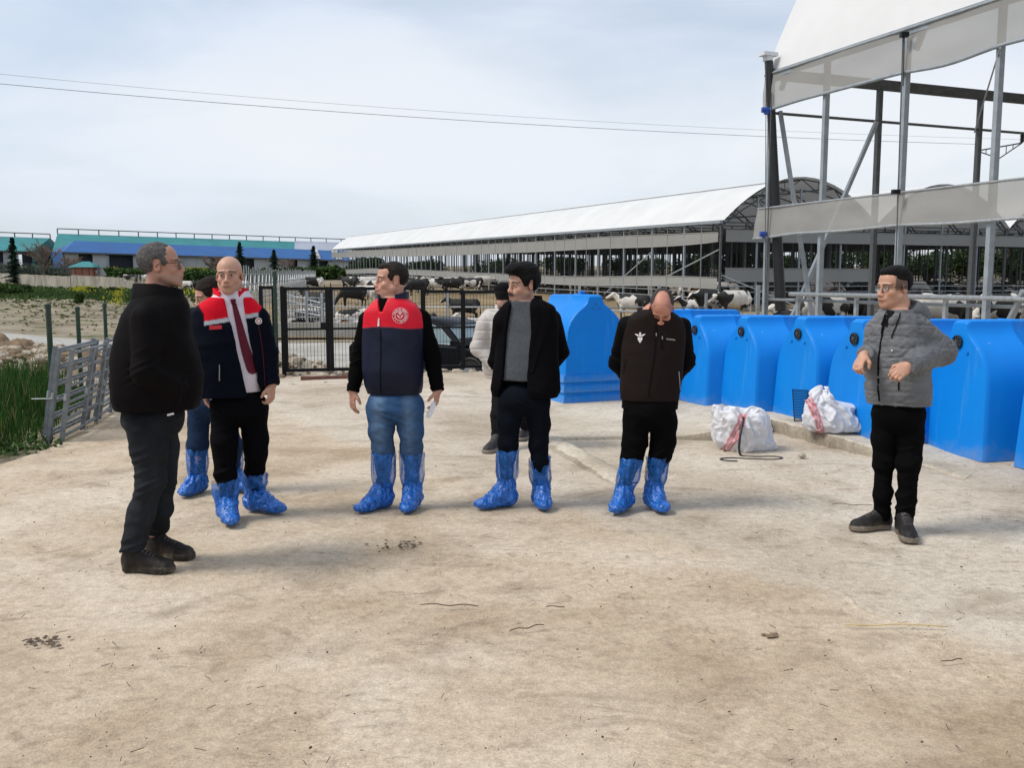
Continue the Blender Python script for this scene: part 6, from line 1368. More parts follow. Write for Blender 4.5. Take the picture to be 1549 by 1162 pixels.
def shoe_cover(P, heel, yaw, ank, knee, ztop, rt=.085, L_=.30, seed=0, pinch=.23, name='shoe_cover', tilt=0., wide=1.0, rp=None):
    """blue plastic overshoe: baggy foot gathered at the ankle, thin sleeve above"""
    Mx = rotm(yaw); w = lambda p: np.array((heel[0], heel[1], 0), dtype=np.float32)+Mx @ np.array(p, dtype=np.float32); s = L_/.30; ank = np.array(ank, dtype=np.float32)
    F_ = Field((heel[0]-.42, heel[1]-.42, -.02), (heel[0]+.42, heel[1]+.42, pinch+.07), .006); rp = (rp or .060)*.86; rt = rt*.90
    F_.ell(w((0,-.05*s,.065)), (.054,.058,.065), Mx, .03); F_.ell(w((0,-.13*s,.05)), (.053,.10*s,.050), Mx, .04); F_.ell(w((0,-.225*s,.038)), (.054,.080*s,.036), Mx, .03); F_.cone(w((0,-.045,.07)), ank+np.array((0,0,-.0)), .066*wide, rp, .04); F_.cone(ank, ank+np.array((0,0,.05)), rp, rp*1.06, .02); F_.cone(w((0,-.06,.14)), w((0,-.19*s,.05)), .052, .045, .03)
    F_.halfspace((0,0,-1), (0,0,.002)); F_.halfspace((0,0,1), (0,0,pinch+.035))
    def dsp(v):
        a = np.arctan2(v[:,1]-ank[1], v[:,0]-ank[0]); g = np.exp(-((v[:,2]-pinch)/.05)**2); n = 1-np.abs(fbm(v*np.array([17,17,12])+.9*fbm(v*9,2,1)[:,None],3,seed))*1.6
        n2 = 1-np.abs(fbm(v*34,2,seed+9))*1.7; return .010*(n-.35)*np.clip(v[:,2]/.02,0,1)+.002*(n2-.3)*np.clip(v[:,2]/.02,0,1)+.005*g*np.sin(a*13+seed)
    lo = mk(name, F_, M['cover_low'], P.o, dsp, None)
    # sleeve
    mb = MB(); n = 56; knee = np.array(knee, dtype=np.float32); rows = []; m_ = 16; rr = random.Random(seed)
    for i in range(m_+1):
        t = i/m_; z = pinch+(ztop-pinch)*t; k = (z-ank[2])/(knee[2]-ank[2]); c = ank+(knee-ank)*k; base = rp*1.05+(rt-rp)*min(1, t*3.2)**.55; row = []
        for j in range(n):
            a = 2*PI*j/n; cr_ = float(vnoise([math.cos(a)*2.2+seed, math.sin(a)*2.2, z*5])); rd = 1-abs(float(vnoise([math.cos(a)*5+seed, math.sin(a)*5, z*7+2])))*2
            r = base*(1+.12*cr_*t)+.010*(rd-.3)+.004*math.sin(a*11+seed)*(1-t)+(.006*math.sin(a*3+seed) if i == m_ else 0); zz = z+(.012*float(vnoise([math.cos(a)*2+seed, math.sin(a)*2, 7]))+tilt*math.cos(a))*t**3
            row.append((c[0]+r*math.cos(a), c[1]+r*math.sin(a)*.96, zz))
        row.append(row[0]); rows.append(row)
    mb.grid(rows); sl = mb.build('cover_sleeve', M['cover_up'], lo, smooth=True)
    return lo
def trousers(P, hipc, hr, legs, col, mat, amp=.006, belt_z=None, seed=0, folds=None, name='trousers', colf=None, f=(8,8,17)):
    legs = [[(p, r*.90) for p, r in lg] for lg in legs]
    """hipc: centre, hr: (rx, ry, rz) pelvis; legs: [[(pos, r)...], [...]]"""
    allp = np.array([p for lg in legs for p, r in lg]+[hipc]); lo = allp.min(0)-.2; hi = allp.max(0)+np.array((.2,.2,.2)); F_ = Field(lo, hi, .0065)
    F_.ell(hipc, hr, None, .05)
    union_each(F_, legs, .04, .03, .004)
    zt = belt_z if belt_z is not None else hipc[2]+.1; F_.halfspace((0,0,1), (0,0,zt))
    for lg in legs:
        p, r = lg[-1]; zb = p[2]; sl, Pt = F_.sub((p[0]-.2, p[1]-.2, lo[2]), (p[0]+.2, p[1]+.2, zb+.03)); F_.F[sl] = np.maximum(F_.F[sl], zb-Pt[...,2])
    kn = [(float(lg[i][0][0]), float(lg[i][0][1])-.06, float(lg[i][0][2]), .12, amp*.9, 62) for lg in legs for i in range(len(lg)//2, len(lg)//2+1)]
    an = [(float(lg[-1][0][0]), float(lg[-1][0][1])-.04, float(lg[-1][0][2])+.08, .13, amp*.8, 60) for lg in legs]; cr = [(float(hipc[0]), float(hipc[1])-.1, float(hipc[2])-.12, .13, amp, 55)]
    return mk(name, F_, mat, P.o, wrinkle(amp*.8, f, seed, True, kn+an+cr+(folds or [])), colf or col)
def top(P, lv, yaw, arms, mat, col, amp=.006, name='jacket', cuts=(), seed=0, p=2.3, h=.0065, k=.035, disp=None, hem=None, org=(0,0), armk=.05, sleeves=True, neckhole=None, fw=(7,7,13)):
    zs = [r[0] for r in lv]; pts = [a for arm in arms for a, r in arm]; mx = max(max(r[1], r[2])+abs(r[3])+abs(r[4]) for r in lv)
    lo = np.array([min([org[0]-mx]+[a[0]-.1 for a in pts]), min([org[1]-mx]+[a[1]-.1 for a in pts]), min(zs+[a[2]-.08 for a in pts])-.03])-.03; hi = np.array([max([org[0]+mx]+[a[0]+.1 for a in pts]), max([org[1]+mx]+[a[1]+.1 for a in pts]), max(zs+[a[2]+.1 for a in pts])+.03])+.03
    F_ = Field(lo, hi, h); F_.stack(lv, yaw, .02, p, org)
    for c in cuts: c(F_)
    if arms: union_each(F_, arms, .035, .022, .012, True)
    fo = []
    for arm in arms:
        e = arm[len(arm)//2][0]; fo.append((float(e[0]), float(e[1]), float(e[2]), .10, amp*1.2, 70)); e = arm[-1][0]; fo.append((float(e[0]), float(e[1]), float(e[2])+.05, .08, amp*.9, 95))
    return mk(name, F_, mat, P.o, disp or wrinkle(amp, fw, seed, True, fo), col)
def torso_local(v, yaw, org=(0,0)):
    c, s = math.cos(yaw), math.sin(yaw); X = v[:,0]-org[0]; Y = v[:,1]-org[1]; return c*X+s*Y, -s*X+c*Y
def inner_body(P, H, neck, lv, yaw, arms, hands, legs, fat=0., org=(0,0), colf=None, neckr=.051):
    """one continuous body: head, neck, trunk, arms, hands, legs and feet"""
    pts = [p for a in arms for p, r in a]+[p for a in legs for p, r in a]+[H.c]; A = np.array(pts); m = max(r[1] for r in lv)+.03
    lo = np.minimum(A.min(0)-.16, (org[0]-m, org[1]-m, -.02)); hi = np.maximum(A.max(0)+.16, (org[0]+m, org[1]+m, 0)); lo[2] = max(lo[2], .0); F_ = Field(lo, hi, BODY_MM)
    F_.stack([(z, rx*.80, ry*.80, cx, cy) for z, rx, ry, cx, cy in lv[:-1]], yaw, .03, 2.2, org)
    union_each(F_, list(arms)+list(legs), .03, .03, .008)
    F_.cone(neck, H.w((0,.024,-.05)), neckr+.005, neckr, .02); F_.cone(np.array(neck)-np.array((0,0,.05)), neck, .085, neckr+.008, .04)
    head_field(F_, H, fat)
    for h_ in hands: hand(F_, **h_)
    v, f = F_.mesh(); v = relax(v, f, 1, .3); return new_mesh_obj('body', v, f, M['skin'], P.o, True, (colf or (lambda v: skin_col(v, H)))(v))
def hairpiece(P, H, col, thick=.012, cutf=None, adds=(), amp=.004, name='hair', parent=None, fz=(40,40,40), k=.01):
    c = H.c; F_ = Field(c-.20, c+.20, .0045); s = H.s
    F_.ell(H.w((0,.018,.035)), np.array((.074+thick,.094+thick,.082+thick))*s, H.M, .01)
    for a in adds: F_.ell(H.w(a[0]), np.array(a[1])*s, H.M, .02)
    sl, Pt = F_.sub(c-.2, c+.2); q = H.l(Pt.reshape(-1,3)); d = cutf(q[:,0], q[:,1], q[:,2]).reshape(Pt.shape[:-1]).astype(np.float32)*s
    F_.op(sl, -d, k, 'cut')
    def cf(v):
        n = fbm(H.l(v)*np.array([60,30,60]), 2, 3); return np.array(col, dtype=np.float32)[None]*(1+.35*n[:,None]) if not callable(col) else col(v)
    return mk(name, F_, M['hair'], parent or P.o, lambda v: amp*.7*fbm(H.l(v)*np.array(fz)*np.array((1.3,.5,1.0)), 3, 5), cf)
def glasses(P, H, col='frame', wire=.0016, half=False):
    mb = MB(); W = lambda p: V_(H.w(p))
    for s in (-1,1):
        pts = [W((s*.032+.023*math.cos(a)*(1+.05*math.cos(2*a)), -.104+.010*abs(math.cos(a)), -.002+.0165*math.sin(a))) for a in np.linspace(0, 2*PI, 22, endpoint=False)]
        if half: mb.tube([p for p, a in zip(pts, np.linspace(0, 2*PI, 22, endpoint=False)) if a < PI+.2], wire*1.3, 6)
        else: mb.tube(pts, wire, 6, closed=True)
        mb.tube([W((s*.056,-.093,.006)), W((s*.078,-.06,.006)), W((s*.083,.005,.004)), W((s*.082,.018,-.012))], wire*1.1, 6)
        g = MB(); g.add(pts, [tuple(range(len(pts)))]); 
        if s == -1: gl = g
        else: gl.add(g.v, g.f)
    mb.tube([W((-.01,-.108,.004)), W((0,-.112,.007)), W((.01,-.108,.004))], wire, 6)
    o = mb.build('glasses', M[col], P.o, smooth=True); gl.build('lens', M['lens'], o); return o
def lvf(P, yaw, rows):
    out = []; c, s = math.cos(yaw), math.sin(yaw)
    for y, xl, xr, ratio in rows:
        a, b = P.J(xl, y), P.J(xr, y); h = (b[0]-a[0])/2; X = (a[0]+b[0])/2; rx = h/math.sqrt(c*c+ratio*ratio*s*s); out.append((float(a[2]), rx, rx*ratio, c*X, -s*X))
    return out
def gxy(P, px, py): q = G(px, py, .028)-P.g; return (q.x, q.y)
def zmin_short(y, pts=((-.14,.075),(-.085,.066),(-.062,.052),(-.045,.015),(-.03,-.012),(-.012,-.008),(.0,.030),(.03,.030),(.042,-.03),(.06,-.055),(.14,-.07))):
    return np.interp(y, [p[0] for p in pts], [p[1] for p in pts])
def const(c): return lambda v: np.tile(np.array(c, dtype=np.float32), (len(v),1))
FACE = lambda yaw: Vector((math.sin(yaw), -math.cos(yaw), 0))
BLACK = (.008,.0075,.0085)
# ===== 1 left man, black soft-shell, seen from the side and behind
def man_left():
    P = Person('grey-haired man in a black jacket and dark jeans, in profile at the far left', 228, 854, 0,0,0); yw = R(104); J = P.J
    H = Head(J(243,401,.0), R(104), R(-4), 0, 1.0); T_ = lvf(P, yw, [(440,212,272,1.3),(448,206,277,1.1),(458,198,283,.92),(478,186,286,.86),(505,178,290,.86),(540,172,299,.95),(570,171,305,1.02),(600,172,303,1.02),(617,177,297,.98)])
    sh, el, wr = J(224,484,-.19), J(222,562,-.26), J(268,590,-.14); sh2, el2, wr2 = J(236,484,.17), J(250,562,.24), J(276,590,.17)
    aN, aF = P.A(200,832,863), P.A(236,808,842); hipN, kN = J(220,640,-.09), J(229,725,-.10); hipF, kF = J(240,640,.08), J(246,722,.06)
    body = inner_body(P, H, J(236,446), T_, yw, [[(sh,.05),(el,.04),(wr,.03)],[(sh2,.05),(el2,.04),(wr2,.03)]], [dict(wr=wr+np.array((-.03,.05,0)), d=(.35,.6,-.6), palm=(-1,.3,0), th=.5, curl=.5, side=1, sc=.9), dict(wr=wr2+np.array((-.04,-.04,0)), d=(.35,-.6,-.6), palm=(-1,-.3,0), th=.5, curl=.5, side=-1, sc=.9)], [[(hipN,.09),(kN,.055),(aN,.04),(aN-np.array((0,0,.07)),.035)],[(hipF,.09),(kF,.055),(aF,.04),(aF-np.array((0,0,.05)),.035)]],
        colf=lambda v: skin_col(v, H, base=(.43,.22,.15), stub=.35, stub_c=(.22,.20,.18), red=.5, brow=(.07,.06,.05)))
    hairpiece(P, H, None or (.10,.095,.092), .007, lambda x,y,z: np.maximum(zmin_short(y+.004)-z, -.5), adds=(), amp=.003, fz=(70,35,70)).data
    hp = P.o.children[-1]; 
    # glasses temples
    glasses(P, H)
    jk = top(P, T_, yw, [[(sh,.088),(el,.070),(wr,.060)],[(sh2,.085),(el2,.068),(wr2,.058)]], M['shell'], BLACKISH((.0055,.0045,.005)), amp=.006, seed=2, p=2.2, fw=(6,6,9))
    collar(P, J(240,446,-.0), .080, .100, -.060, .060, (.0055,.0045,.005), M['shell'], yw, .5, 0, .12, dip=.045, thick=.014, bf=.32)
    trousers(P, J(232,632), (.165,.150,.13), [[(hipN,.108),(J(226,680,-.09),.094),(kN,.078),(J(214,775,-.10),.068),(aN,.072)],[(hipF,.105),(J(246,680,.1),.09),(kF,.076),(J(242,770,.05),.066),(aF,.068)]], None, M['denim'], .009, P.z(610), 4, colf=lambda v: mixv(np.tile(np.array((.011,.013,.016), dtype=np.float32), (len(v),1)), np.clip(fbm(v*np.array([5,5,2.]),3,8)*.6+.15,0,1)*.8, (.04,.043,.05)))
    bv = P.bvh(jk); mb = MB(); c = J(256,627); 
    shoe(P, P.heel(aN,R(84)), R(84), .29, (.011,.007,.005), (.02,.014,.010), boot=.03, solh=.03); shoe(P, P.heel(aF,R(80)), R(80), .285, (.011,.007,.005), (.02,.014,.010), boot=.03, solh=.03)
    mb = MB(); q = J(258,627,-.20); mb.box(q, (.035,.004,.01), rot=Matrix.Rotation(-.25,3,'Y')); mb.build('jeans_tab', M['white_print'], P.o)
    bvj = P.bvh(jk)
    for pts, wd in ([[J(296,560),J(292,590),J(284,606)], .006],): strip(P, P.o, bvj, [p+np.array((0,-.1,0)) for p in pts], wd, M['zip_black'], 'pocket_seam', 0, .003, direct=(0,-1,0))
def BLACKISH(c): return const(c)
# ===== 2 bald man, red/navy workwear jacket over shirt and tie
def man_bald():
    P = Person('bald man in a red-shouldered navy work jacket, white shirt and burgundy tie', 365, 779, 0,0,0); yw = R(16); J = P.J
    H = Head(J(347,416,-.02), R(6), R(2), R(-2), 1.02)
    T_ = lvf(P, yw, [(450,320,380,.95),(458,307,388,.72),(470,295,396,.62),(490,289,400,.62),(530,287,403,.66),(570,290,404,.68),(598,292,406,.66)])
    Ts = [(z, rx*.86, ry*.86, cx, cy) for z, rx, ry, cx, cy in lvf(P, yw, [(440,326,378,.9),(452,314,388,.72),(470,298,400,.62),(530,296,404,.68),(575,300,404,.72),(592,306,402,.66)])]
    sl_, el_, wl = J(297,484,.02), J(287,548,.02), J(309,590,.0); sr_, er_, wr_ = J(389,481,.02), J(404,535,.03), J(411,583,-.02)
    al, ar = P.A(343,762,784), P.A(385,752,772); hl, kl = J(341,622,0), P.K(340,690,al); hr_, kr = J(383,622,.02), P.K(387,688,ar)
    inner_body(P, H, J(349,451), Ts, yw, [[(sl_,.05),(el_,.04),(wl,.03)],[(sr_,.05),(er_,.04),(wr_,.03)]], [dict(wr=wl, d=(.15,-.1,-1), palm=(.9,.4,0), th=.7, curl=1.0, side=1), dict(wr=wr_, d=(-.05,-.1,-1), palm=(-.9,.3,0), th=.6, curl=.85, side=-1)], [[(hl,.065),(kl,.034),(al,.026)],[(hr_,.065),(kr,.034),(ar,.026)]], fat=.003,
        colf=lambda v: skin_col(v, H, base=(.52,.29,.20), stub=.22, stub_c=(.20,.14,.11), red=.5, brow=(.05,.035,.03)), neckr=.057)
    shirt = top(P, Ts, yw, [[(sl_,.05),(el_,.045)],[(sr_,.05),(er_,.045)]], M['cloth'], const((.66,.60,.66)), .003, 'shirt', seed=3)
    # open front cut: wedge along the zip side
    def cut(F_):
        sl, Pt = F_.sub((-.35,-.45,P.z(605)-.05), (.35,.2,P.z(440)+.1)); v = Pt.reshape(-1,3); x, y = torso_local(v, yw); z = v[:,2]; t = (P.z(450)-z)/(P.z(590)-P.z(450))*-1
        t = np.clip((P.z(452)-z)/(P.z(452)-P.z(592)), -.2, 1.2); xc = -.0+.100*t; hw = np.interp(t, [-.2,0,.15,.5,1,1.2], [.10,.058,.052,.046,.044,.044]); d = np.maximum(np.abs(x-xc)-hw, y+.02); F_.op(sl, d.reshape(Pt.shape[:-1]).astype(np.float32), .012, 'cut')
    zy0, zy1 = P.z(497), P.z(503)
    def jc(v):
        c = np.tile(np.array((.003,.0042,.010), dtype=np.float32), (len(v),1)); x, y = torso_local(v, yw); ax = np.abs(x-.0)
        zl = P.z(478)+.16*x; inner = ax < .155+.0*v[:,2]; zz = v[:,2]-zl; red = np.clip(zz/.004,0,1)*np.clip((np.where(x < 0, .188, .150)+.6*np.maximum(0, v[:,2]-P.z(474))-ax)/.006,0,1)
        c = mixv(c, red, (.62,.008,.022)); st = np.clip(1-(np.abs(zz+.012)-.012)/.003,0,1)*np.clip((np.where(x < 0, .188, .150)-ax)/.006,0,1)*(y < .05); c = mixv(c, st, (.42,.43,.46)); return c
    jk = top(P, T_, yw, [[(sl_,.082),(el_,.068),(wl+np.array((0,0,.015)),.057)],[(sr_,.08),(er_,.066),(wr_+np.array((0,0,.02)),.055)]], M['shell'], jc, .007, 'jacket', [cut], 5)
    collar(P, J(349,447,-.0), .090, .094, -.03, .048, (.62,.008,.022), M['shell'], R(12), 1.15, 0, .10, dip=.030, thick=.012)
    collar(P, J(349,446,-.0), .064, .068, -.03, .012, (.66,.60,.66), M['cloth'], R(8), .75, 0, .03, name='shirt_collar', dip=.02, thick=.006)
    bs = P.bvh(shirt); bj = P.bvh(jk)
    strip(P, P.o, bs, [J(354,459,-.1), J(362,490,-.1), J(372,530,-.1), J(384,566,-.1)], lambda t: .026+.040*min(1,t*1.1) if t < .93 else .066*(1-(t-.93)*9), M['tie'], 'tie', R(10), .006)
    mb = MB(); c = V_(J(354,456,-.1)); k = project(MB().box(c, (.036,.004,.034)), bs, FACE(R(10)), .008); c = Vector(k.v[0]); mb = MB(); mb.lathe([(.010,-.018),(.019,.010),(.018,.017)], n=10, M=Matrix.Translation(c+Vector((.016,-.006,.016)))); mb.build('tie_knot', M['tie'], P.o, smooth=True)
    for pts, nm, mt, wd in (([J(391,492,0), J(397,530,0), J(400,570,0), J(401,590,0)], 'zip', 'tie', .004), ([J(333,548,0), J(333,572,0)], 'pocket_zip', 'zip', .006)): strip(P, P.o, bj, pts, wd, M[mt], nm, yw, .004)
    mb = MB(); n = 8
    a, b = J(317,492,-.1), J(336,498,-.1); rows = [[Vector((a[0]+(b[0]-a[0])*i/n, a[1], a[2]+(b[2]-a[2])*j/4+.004*i/n)) for i in range(n+1)] for j in range(5)]; mb.grid(rows); project(mb, bj, FACE(yw), .005); mb.build('name_patch', M['red_patch'], P.o)
    emblem(P, bj, J(394,486,-.1), .022, FACE(R(30)), simple_=True)
    trousers(P, J(362,614), (.185,.135,.13), [[(hl,.105),(kl-np.array((0,0,-.1)),.088),(kl,.075),(P.K(341,719,al,.8),.070),(P.K(342,738,al,.9),.042),(al,.036)],[(hr_,.105),(kr+np.array((0,0,.1)),.088),(kr,.075),(P.K(385,711,ar,.8),.068),(P.K(385,730,ar,.9),.042),(ar,.036)]], (.003,.003,.0042), M['cloth'], .006, P.z(588), 6)
    shoe_cover(P, P.heel(al,R(24)), R(24), al, kl, P.z(724,-.03), .088, .31, 2, pinch=P.z(752), rp=.070, tilt=.01)
    shoe_cover(P, P.heel(ar,R(64)), R(64), ar, kr, P.z(716,.05), .088, .31, 5, pinch=P.z(744), rp=.068, tilt=-.01)
def emblem(P, bv, c, r, F_, simple_=False):
    """round ministry badge: ring of letters around an ear of wheat over a leaf shape"""
    c = V_(c); s = Vector((0,0,1)).cross(F_)*-1; s = F_.cross(Vector((0,0,1))).normalized()*-1; u = Vector((0,0,1)); W = lambda x, y: c+s*(x*r)+u*(y*r)
    def ring(mb, r0, r1, n=40, a0=0, a1=2*PI):
        for i in range(n):
            a, b = a0+(a1-a0)*i/n, a0+(a1-a0)*(i+1)/n; mb.add([W(r0*math.cos(a), r0*math.sin(a)), W(r1*math.cos(a), r1*math.sin(a)), W(r1*math.cos(b), r1*math.sin(b)), W(r0*math.cos(b), r0*math.sin(b))], [(0,1,2,3)])
    mb = MB()
    if simple_:
        ring(mb, .0, 1, 24); project(mb, bv, F_, .004); o = mb.build('emblem', M['white_print'], P.o); mb = MB(); ring(mb, .5, .7, 24); project(mb, bv, F_, .006); mb.build('emblem_ring', M['red_patch'], o); return
    ring(mb, .60, .66); ring(mb, .97, 1.0)
    # leaf/heart and wheat
    for q in (-1,1):
        P_ = [(0,-.42),(q*.30,-.12),(q*.44,.16),(q*.30,.06),(q*.12,-.10)]; mb.add([W(*p) for p in P_], [tuple(range(5))])
        for k in range(4): y = .02+k*.11; mb.add([W(0,y), W(q*.13,y+.10), W(q*.16,y+.18), W(q*.04,y+.10)], [(0,1,2,3)])
    mb.add([W(-.38,.30), W(0,.50), W(.38,.30), W(0,.36)], [(0,1,2,3)])
    project(mb, bv, F_, .004); o = mb.build('emblem', M['white_print'], P.o)
    text = 'T.C. TARIM VE ORMAN BAKANLIĞI \u2022 '; tv = MB()
    for i, ch in enumerate(text):
        if ch == ' ': continue
        cu = bpy.data.curves.new('t', 'FONT'); cu.body = ch; cu.size = .26; cu.align_x = 'CENTER'; cu.offset = .006; ob = bpy.data.objects.new('t', cu); link(ob); dg = bpy.context.evaluated_depsgraph_get(); me = bpy.data.meshes.new_from_object(ob.evaluated_get(dg)); a = PI*1.25-2*PI*i/len(text)
        vs = []
        for v in me.vertices: x, y = v.co.x, v.co.y+.72; b = a-PI/2; vs.append(W(x*math.cos(b)-y*math.sin(b), x*math.sin(b)+y*math.cos(b)))
        tv.add(vs, [tuple(p.vertices) for p in me.polygons]); bpy.data.objects.remove(ob); bpy.data.meshes.remove(me); bpy.data.curves.remove(cu)
    project(tv, bv, F_, .0045); tv.build('emblem_lettering', M['white_print'], o)
M['tie'] = simple('burgundy_tie', (.10,.010,.024), .6, .2, 60, spec=.15)
# ===== 3 person hidden behind the bald man
def hidden_person():
    P = Person('person mostly hidden behind the bald man, dark hair, blue jeans and blue shoe covers', 322, 742, 0,0,0); yw = R(-20); J = P.J
    H = Head(J(316,448,.0), R(-50), R(16), 0, .98); T_ = lvf(P, yw, [(478,296,340,.8),(486,292,346,.68),(500,288,352,.62),(540,288,352,.62),(580,289,352,.62),(606,290,352,.62)])
    sl_, el_, wl = J(296,498,.02), J(296,550,.03), J(312,590,.0); sr_, er_, wr_ = J(346,498,.02), J(352,550,.03), J(340,590,0)
    al, ar = P.A(299,728,744), P.A(352,722,738); hl, kl = J(301,622,0), P.K(299,672,al); hr_, kr = J(340,622,.02), P.K(350,672,ar)
    inner_body(P, H, J(320,478), T_, yw, [[(sl_,.045),(el_,.035),(wl,.028)],[(sr_,.045),(er_,.035),(wr_,.028)]], [dict(wr=wl, d=(.5,-.3,-1), palm=(.9,.4,0), th=.7, curl=1., side=1), dict(wr=wr_, d=(-.5,-.3,-1), palm=(-.9,.3,0), th=.6, curl=.85, side=-1)], [[(hl,.065),(kl,.034),(al,.026)],[(hr_,.065),(kr,.034),(ar,.026)]], colf=lambda v: skin_col(v, H, base=(.55,.30,.21)))
    hairpiece(P, H, (.018,.011,.008), .016, lambda x,y,z: np.maximum(zmin_short(y)-z-.03*(y > .02), -.5), adds=(((0,.03,.06),(.08,.09,.08)),), amp=.005)
    top(P, T_, yw, [[(sl_,.07),(el_,.06),(wl,.05)],[(sr_,.07),(er_,.06),(wr_,.05)]], M['shell'], const((.010,.013,.025)), .006, 'jacket', seed=8)
    collar(P, J(320,476), .07, .075, -.02, .03, (.010,.013,.025), M['shell'], yw, .7, thick=.01)
    trousers(P, J(320,612), (.16,.13,.12), [[(hl,.095),(kl,.075),(J(299,676,0),.072),(al,.056)],[(hr_,.09),(kr,.07),(J(352,676,0),.072),(ar,.056)]], (.012,.026,.06), M['denim'], .006, P.z(595), 3)
    shoe_cover(P, P.heel(al,R(-12)), R(-12), al, kl, P.z(672), .082, .27, 3, pinch=P.z(722), rp=.064)
    shoe_cover(P, P.heel(ar,R(40)), R(40), ar, kr, P.z(672), .080, .27, 8, pinch=P.z(722), rp=.064)
# ===== 4 man in the red vest
def man_redvest():
    P = Person('man in a red and navy gilet with a round white badge and jeans', 593, 767, 0,0,0); yw = R(-12); J = P.J
    H = Head(J(592,424,-.0), R(-66), R(0), R(-1), 1.02)
    T_ = lvf(P, yw, [(450,573,614,1.1),(455,566,623,.92),(461,558,633,.74),(470,549,638,.66),(490,547,642,.64),(530,548,641,.72),(560,549,642,.80),(582,552,640,.78),(595,557,637,.72)])
    sl_, el_, wl = J(557,485,.03), J(543,545,.06), J(534,592,.0); sr_, er_, wr_ = J(637,483,.03), J(654,540,.06), J(662,590,.0)
    al, ar = P.A(580,745,767), P.A(624,745,766); hl, kl = J(575,625,0), P.K(580,680,al); hr_, kr = J(620,625,0), P.K(623,680,ar)
    inner_body(P, H, J(594,455), T_, yw, [[(sl_,.05),(el_,.042),(wl,.032)],[(sr_,.05),(er_,.042),(wr_,.032)]], [dict(wr=wl, d=(-.05,-.15,-1), palm=(.75,.5,0), th=.35, curl=.45, side=1, spread=.1), dict(wr=wr_, d=(-.1,-.1,-1), palm=(-.9,.2,0), th=.75, curl=.62, side=-1)], [[(hl,.065),(kl,.034),(al,.026)],[(hr_,.065),(kr,.034),(ar,.026)]], fat=.006,
        colf=lambda v: skin_col(v, H, base=(.52,.27,.19), stub=.20, stub_c=(.16,.10,.08), red=.6, brow=(.05,.035,.025)), neckr=.059)
    hairpiece(P, H, (.022,.016,.013), .007, lambda x,y,z: np.maximum(zmin_short(y)-z, -.5), adds=(((0,-.055,.088),(.045,.03,.022)),), amp=.003)
    top(P, [(z, rx*.93, ry*.92, cx, cy) for z, rx, ry, cx, cy in T_], yw, [[(sl_,.066),(el_,.056),(wl+np.array((0,0,.01)),.046)],[(sr_,.068),(er_,.056),(wr_+np.array((0,0,.01)),.046)]], M['knit'], const((.0038,.0036,.004)), .006, 'sweater', seed=12)
    zy = P.z(493)
    def vcol(v):
        x, y = torso_local(v, yw); c = np.tile(np.array((.0045,.007,.024), dtype=np.float32), (len(v),1)); sag = .012*np.clip(np.abs(x+.0)/.15,0,1)**2; k = np.clip((v[:,2]-zy+sag)/.003,0,1)*(y < .02); c = mixv(c, k, (.66,.006,.025)); sm = np.clip(1-np.abs(v[:,2]-zy+sag)/.0035,0,1)*(y < .02); return mixv(c, sm*.7, (.35,.06,.10))
    def vcut(F_):   # armholes and V opening
        sl, Pt = F_.sub((-.4,-.4,P.z(470)), (.4,.4,P.z(430))); v = Pt.reshape(-1,3); x, y = torso_local(v, yw)
        t = (v[:,2]-P.z(480))/(P.z(452)-P.z(480)); d = np.maximum(np.abs(x+.012)-.03*t*1.15, y+.0); d = np.where(t > 0, d, .05); F_.op(sl, d.reshape(Pt.shape[:-1]).astype(np.float32), .006, 'cut')
        for q, sh in ((-1, sl_), (1, sr_)):
            e = (el_ if q < 0 else er_); dd = np.array(e)-np.array(sh); a = np.array(sh)-dd*.5+np.array((q*.045,0,.0)); b = np.array(sh)+dd*.75+np.array((q*.035,0,-.0)); F_.cone(a, b, .060, .050, .02, 'cut')
    ve = top(P, [(z, rx*1.0, ry*1.04, cx, cy) for z, rx, ry, cx, cy in T_], yw, [], M['puffer'], vcol, .007, 'vest', [vcut], 14, disp=wrinkle(.0065,(6,6,8),14,True))
    collar(P, J(594,452), .078, .084, -.035, .050, (.0045,.007,.024), M['puffer'], R(-16), 1.15, 0, .22, dip=.03, thick=.014, bf=.15)
    bv = P.bvh(ve)
    strip(P, P.o, bv, [J(586,497,0), J(588,530,0), J(588,560,0), J(587,592,0)], .007, M['zip_black'], 'zip', yw, .003)
    strip(P, P.o, bv, [J(583.5,480,0), J(583,492,0)], lambda t: .006+.009*t, M['white_print'], 'zip_pull', yw, .006)
    emblem(P, bv, J(607,477,-.1), .052, FACE(R(-2)))
    pd = MB(); a = J(652,603,-.04); c0 = V_(J(655,607,-.05))
    Mx = Matrix.Rotation(R(25),3,'Y')
    pap = [(0,0,0),(.022,-.004,.0),(.026,0,-.12),(-.004,-.006,-.118)]; pd.add([c0+Mx @ Vector(p) for p in pap]+[c0+Mx @ (Vector(p)+Vector((.002,.003,0))) for p in pap], [(0,1,2,3),(7,6,5,4),(0,4,5,1),(1,5,6,2),(2,6,7,3),(3,7,4,0)])
    pd.add([c0+Mx @ Vector(p) for p in ((.004,-.006,-.01),(.034,-.010,-.015),(.034,-.008,-.10),(.006,-.008,-.105))], [(0,1,2,3)])
    pg = pd.build('folded_paper', M['paper']); pg.location = P.g; tag(pg, 'folded white paper held low by the man in the red vest', 'paper')
